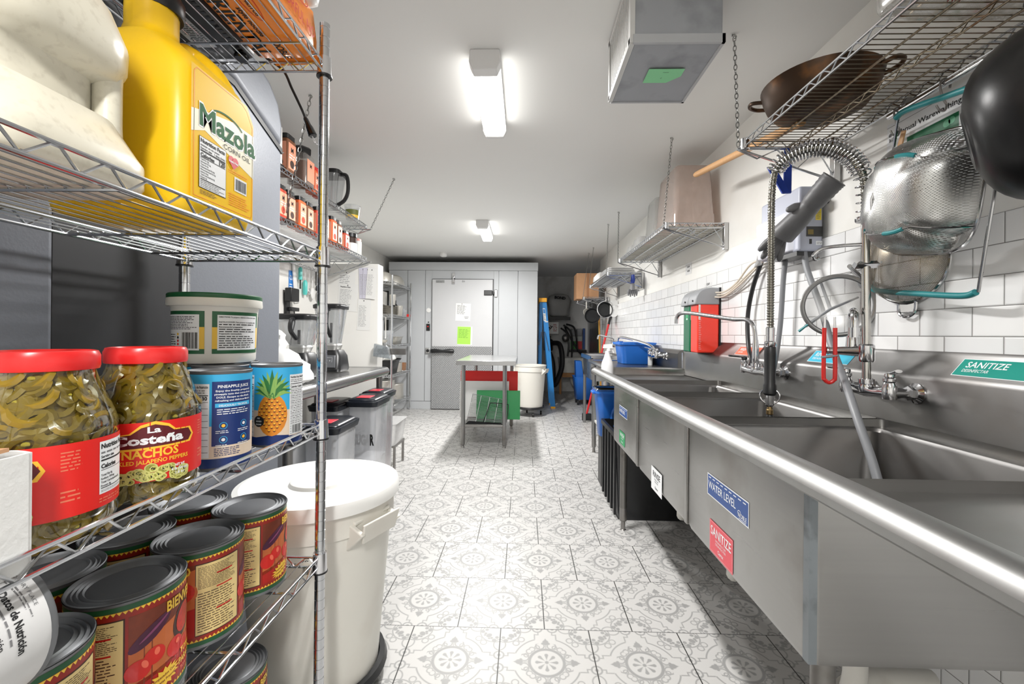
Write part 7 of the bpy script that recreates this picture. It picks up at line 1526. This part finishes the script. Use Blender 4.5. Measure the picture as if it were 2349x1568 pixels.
for k, (x, m, lab) in enumerate(((1.005, mat('soap_green_far', (60, 140, 60), .4), 'green soap tank dispenser on the back wall'), (1.125, mat('soap_red_far', (200, 50, 50), .4), 'red soap tank dispenser on the back wall beside the green one'))):
    t = thing('soap_dispenser', lab, 'dispenser', (x, 8.85, .86)); M().box(x-.05, x+.05, 8.80, YB, .86, 1.02).build('tank', m, t); M().box(x-.05, x+.05, 8.802, YB, 1.02, 1.12).build('clear_tank', mat('tank_clear', (180, 184, 180), .3), t); M().box(x-.055, x+.055, 8.78, YB, 1.12, 1.27).build('cover', MC['cover_grey'], t, bevel=.02, seg=3)
o = M().box(1.20, 1.24, 8.85, YB, .86, 1.28).build('blue_strip', BL); tag(o, 'narrow blue panel on the back wall beside the soap tanks', 'panel')
o = M().box(.90, 1.28, 8.86, YB, .80, .845).build('wall_ledge', BLACKP); tag(o, 'black ledge under the soap tanks on the back wall', 'ledge')
# ---- mop bucket, mops
t = thing('mop_bucket', 'blue mop bucket on black wheels beyond the small sinks', 'bucket', (1.0, 7.3, 0)); S = lambda zz, w, l: [(1.0+p, 7.3+q, zz) for p, q in rrect(w, l, .05, 3)]
M().rings([S(.09, .24, .30), S(.45, .32, .40), S(.46, .34, .42)], caps=False).add(S(.10, .24, .3), [tuple(range(16))]).build('bucket_body', BLUEP, t, sol=.006); M().hexa([(.87, 7.2, .44), (1.0, 7.2, .44), (1.0, 7.4, .44), (.87, 7.4, .44), (.86, 7.2, .72), (.96, 7.2, .72), (.96, 7.4, .72), (.86, 7.4, .72)]).build('wringer', BLUEP, t, bevel=.01)
for a in (-.10, .10):
    for b in (-.13, .13): M().tube([(1.0+a-.012, 7.3+b, .045), (1.0+a+.012, 7.3+b, .045)], .044, 12).build('wheel', BLACKP, t)
def handle(p0, p1, m, label, name='broom', grip=None, head=None):
    p0, p1 = Vector(p0), Vector(p1); t = thing(name, label, 'broom', tuple(p0), 0)
    M().cyl(p0+Vector((0, 0, .08)), p1, .014, n=10).build('handle', m, t)
    if grip: M().cyl(p1-(p1-p0)*.10, p1+(p1-p0)*.01, .017, n=10).build('grip', BLACKP, t)
    M().box(p0.x-.06, p0.x+.06, p0.y-.03, p0.y+.03, .0, .09).build('brush', head or BLACKP, t)
handle((1.17, 6.55, 0), (1.135, 6.6, 1.42), mat('handle_ochre', (196, 140, 60), .5), 'broom with ochre wooden handle at the far right wall'); handle((1.25, 7.15, 0), (1.235, 7.2, 1.47), mat('handle_green', (30, 110, 60), .5), 'broom with green handle behind the ochre one')
handle((.86, 5.90, 0), (1.183, 5.93, 1.44), mat('handle_red', (206, 40, 44), .4), 'red handled mop with black grip leaning on the right wall', 'mop', True)
# ---- pans hanging under the far shelf
def hang_pan(x, y, z, r, m, label, name='frying_pan', flat_=.03, ring=False):
    t = thing(name, label, 'pan', (x, y, z), 0); R = Matrix.Rotation(PI/2, 3, 'X')
    if ring: M().tube([(x+r*math.cos(2*PI*k/30), y, z+r*math.sin(2*PI*k/30)) for k in range(30)], .006, 6, closed=True).build('rim', CHROME, t)
    else: M().lathe([(r*.8, 0), (r, flat_), (r-.006, flat_), (r*.78, .004), (.001, .004)], (x, y, z), 28, ax=R).build('pan_body', m, t, sol=.002)
    M().tube([(x, y, z+r-.005), (x, y, z+r+.12)], .008, 6).build('handle', m, t)
hang_pan(1.03, 5.60, 1.47, .10, BLACKP, 'black frying pan hanging behind the ring sieve under the lid shelf'); hang_pan(1.03, 5.52, 1.475, .105, CHROME, 'large steel ring sieve hanging at the far end of the lid shelf', 'ring_sieve', ring=True)
hang_pan(.97, 6.22, 1.42, .11, BLACKP, 'dark pan hanging farthest back by the cardboard box'); o = M().rings([[(1.145+p, 5.575+zz, 1.49+q) for p, q in rrect(.05*2, .22, .045, 5)] for zz in (0, .008)]).build('white_board', BRIGHTW); tag(o, 'rounded white board hanging at the wall beside the ring sieve', 'board')
hang_pan(.90, 6.30, 1.478, .05, PAN, 'small steel ladle pan hanging left of the dark pan', 'small_pan')
# ================================================================= SMALL SINKS beyond the long sink
hs = thing('prep_sink', 'stainless prep sink with blue tub behind the long sink', 'sink', (.95, 3.8, 0))
px0, px1, py0, py1, pz = .66, 1.19, 3.30, 4.36, .905
M().rings([[((px0+px1)/2+p, (py0+py1)/2+q, z) for p, q in rrect(px1-px0+k, py1-py0+k, .02, 3)] for z, k in ((pz-.035, 0), (pz-.02, .03), (pz, .03), (pz+.005, .015), (pz, -.03), (pz-.01, -.035))], caps=False).build('rim', STEELW, hs)
M().box(px0+.01, px1-.01, py0+.01, py1-.01, pz-.012, pz-.009).build('deck', SINKI, hs)
M().rings([[(1.1919+0*p, 0, 0) for p in (0,)]*3]*2, caps=False) if 0 else None
M().prism([(1.150, pz-.01), (1.150, pz+.11), (1.17, pz+.135), (1.192, pz+.14), (1.192, pz-.01)], 'y', 3.28, 4.36).build('backsplash', SINKI, hs)
for x in (.70, 1.15):
    for y in (3.62, 4.30): l = M().cyl((x, y, .05), (x, y, pz-.03), .02, n=16).build('leg', LG, hs); M().lathe([(.022, .16), (.022, .06), (.013, .05), (.016, 0)], (x, y, 0), 12).build('foot', STEELD, l)
M().box(.70, 1.15, 3.6, 4.32, .30, .32).build('undershelf', US, hs)
h2 = thing('hand_sink', 'small steel hand sink with blue edge far along the right wall', 'sink', (1.0, 5.4, 0))
S = lambda zz, k: [(.985+p, 5.4+q, zz) for p, q in rrect(.40+k, .80+k, .03, 3)]
M().rings([S(.62, -.03), S(.88, 0), S(.885, .03), S(.91, .03), S(.912, .01), S(.90, -.03), S(.68, -.06)], caps=False).add(S(.68, -.06), [tuple(range(16))]).add(S(.62, -.03), [tuple(range(16))]).build('basin', STEELW, h2)
M().box(.765, .78, 5.0, 5.8, .86, .905).build('blue_edge', mat('edge_blue', (30, 70, 110), .4), h2)
for x in (.81, 1.16):
    for y in (5.03, 5.76): M().cyl((x, y, 0), (x, y, .63), .02, n=12).build('leg', LG, h2)
# faucets there
def small_faucet(x, y, z, spout, label):
    t = thing('wall_faucet', label, 'faucet', (x, y, z-.03)); faucet_body(t, y-.09, y+.09, z, x, 1.150 if y < 4.4 else 1.19); M().tube(spline(spout, 6), .0095, 10).build('spout', CH2, t)
    for q in (-.09, .09): lever(t, x, y+q, z+.044, (-1, .3*q, 0), CH2, .05)
small_faucet(1.07, 3.62, .985, [(1.07, 3.62, 1.01), (1.07, 3.63, 1.05), (1.04, 3.66, 1.075), (.98, 3.74, 1.10), (.88, 3.88, 1.13), (.85, 3.92, 1.125), (.842, 3.93, 1.095)], 'wall faucet with long spout over the blue tub'); small_faucet(1.12, 5.4, 1.02, [(1.12, 5.4, 1.05), (1.10, 5.38, 1.11), (1.0, 5.32, 1.13), (.93, 5.28, 1.145), (.90, 5.27, 1.14), (.892, 5.27, 1.10)], 'farthest wall faucet over the small hand sink')
t = thing('plastic_tub', 'square blue plastic tub standing in the prep sink area', 'tub', (1.0, 3.98, pz-.009)); S = lambda zz, w, l: [(1.0+p, 3.98+q, pz-.009+zz) for p, q in rrect(w, l, .04, 4)]
M().rings([S(0, .24, .24), S(.006, .25, .25), S(.17, .29, .29), S(.171, .32, .32), S(.19, .33, .33)], caps=False).add(S(.004, .24, .24), [tuple(range(20))]).build('tub_body', BLUEP, t, sol=.004); M().box(.86, .885, 3.9, 4.06, pz+.175, pz+.19).build('grip', BLUEP, t)
SBW = mat('bottle_white', (236, 238, 240), .3, 0, .02, sss=.2)
def spray(x, y, z, label, col=SBW, s=1):
    t = thing('spray_bottle', label, 'bottle', (x, y, z)); M().lathe([(.036*s, 0), (.042*s, .006), (.042*s, .06), (.038*s, .085), (.024*s, .12), (.016*s, .15), (.015*s, .165)], (x, y, z), 24, sx=1, sy=.8).build('bottle_body', col, t)
    g = M().tube([(x+.01, y, z+.165), (x+.008, y, z+.185)], .015, 12); g.hexa([(x-.03, y-.012, z+.185), (x+.035, y-.012, z+.185), (x+.035, y+.012, z+.185), (x-.03, y+.012, z+.185), (x-.025, y-.01, z+.21), (x+.03, y-.012, z+.215), (x+.03, y+.012, z+.215), (x-.025, y+.01, z+.21)]); g.tube([(x+.028, y, z+.19), (x+.045, y, z+.15)], .004, 6); g.build('trigger_head', BRIGHTW, t)
spray(.59, 3.08, ZD+.001, 'white trigger spray bottle standing at the far end of the long sink'); cup('white_bottle', 1.085, 3.76, pz-.009, .02, .02, .13, SBW, 'slim white bottle standing beside the blue tub', 'bottle')
# ---- black bins and blue items under the long sink end
t = thing('black_tote', 'tall black ribbed tote bin under the far end of the long sink', 'bin', (.82, 2.95, 0)); g = M(); S = lambda zz, k: [(.82+p, 2.985+q, zz) for p, q in rrect(.46+k, .54+k, .02, 3)]
g.rings([S(0, -.03), S(.50, 0), S(.50, .02), S(.53, .02), S(.53, .0), S(.53, -.02), S(.02, -.05)], caps=False); g.add(S(.02, -.05), [tuple(range(16))]); g.build('tote_body', BLACKP, t)
for k in range(5): M().box(.578, .592, 2.76+k*.1, 2.785+k*.1, .02, .50).build('rib', BLACKP, t)
t = thing('waste_bin', 'blue plastic bin with black liner under the prep sink', 'bin', (.70, 3.42, .0)); S = lambda zz, k: [(.665+p, 3.40+q, zz) for p, q in rrect(.15+k, .16+k, .04, 4)]
M().rings([S(.38, 0), S(.71, .05), S(.71, .08), S(.735, .08), S(.735, .04)], caps=False).add(S(.382, 0), [tuple(range(20))]).build('bin_body', BLUEP, t, sol=.004); M().rings([S(.68, .03), S(.742, .045), S(.745, .06), S(.73, .088)], caps=False).build('liner', BLACKG, t); M().box(.53, .56, 3.34, 3.44, .70, .72).build('handle', BLUEP, t, bevel=.005)
M().box(.60, .74, 3.33, 3.47, .0, .38).build('stand', BLACKP, t)
t = thing('bin_cover', 'round blue lid leaning between the sink bowl and the blue bin', 'lid', (.6, 3.3, .5)); M().lathe([(.14, 0), (.15, .008), (.14, .016), (.001, .016)], (.80, 3.262, .53), 30, ax=Matrix.Rotation(PI/2-.05, 3, 'X')).build('lid_body', BLUEP, t)
t = thing('white_tote', 'white plastic tub on the undershelf of the prep sink', 'tub', (.9, 3.95, .32)); M().rings([[(.87+p, 3.98+q, z) for p, q in rrect(w, l, .03, 3)] for z, w, l in ((.322, .28, .5), (.50, .32, .56), (.515, .34, .58))]).build('tub_body', BRIGHTW, t)
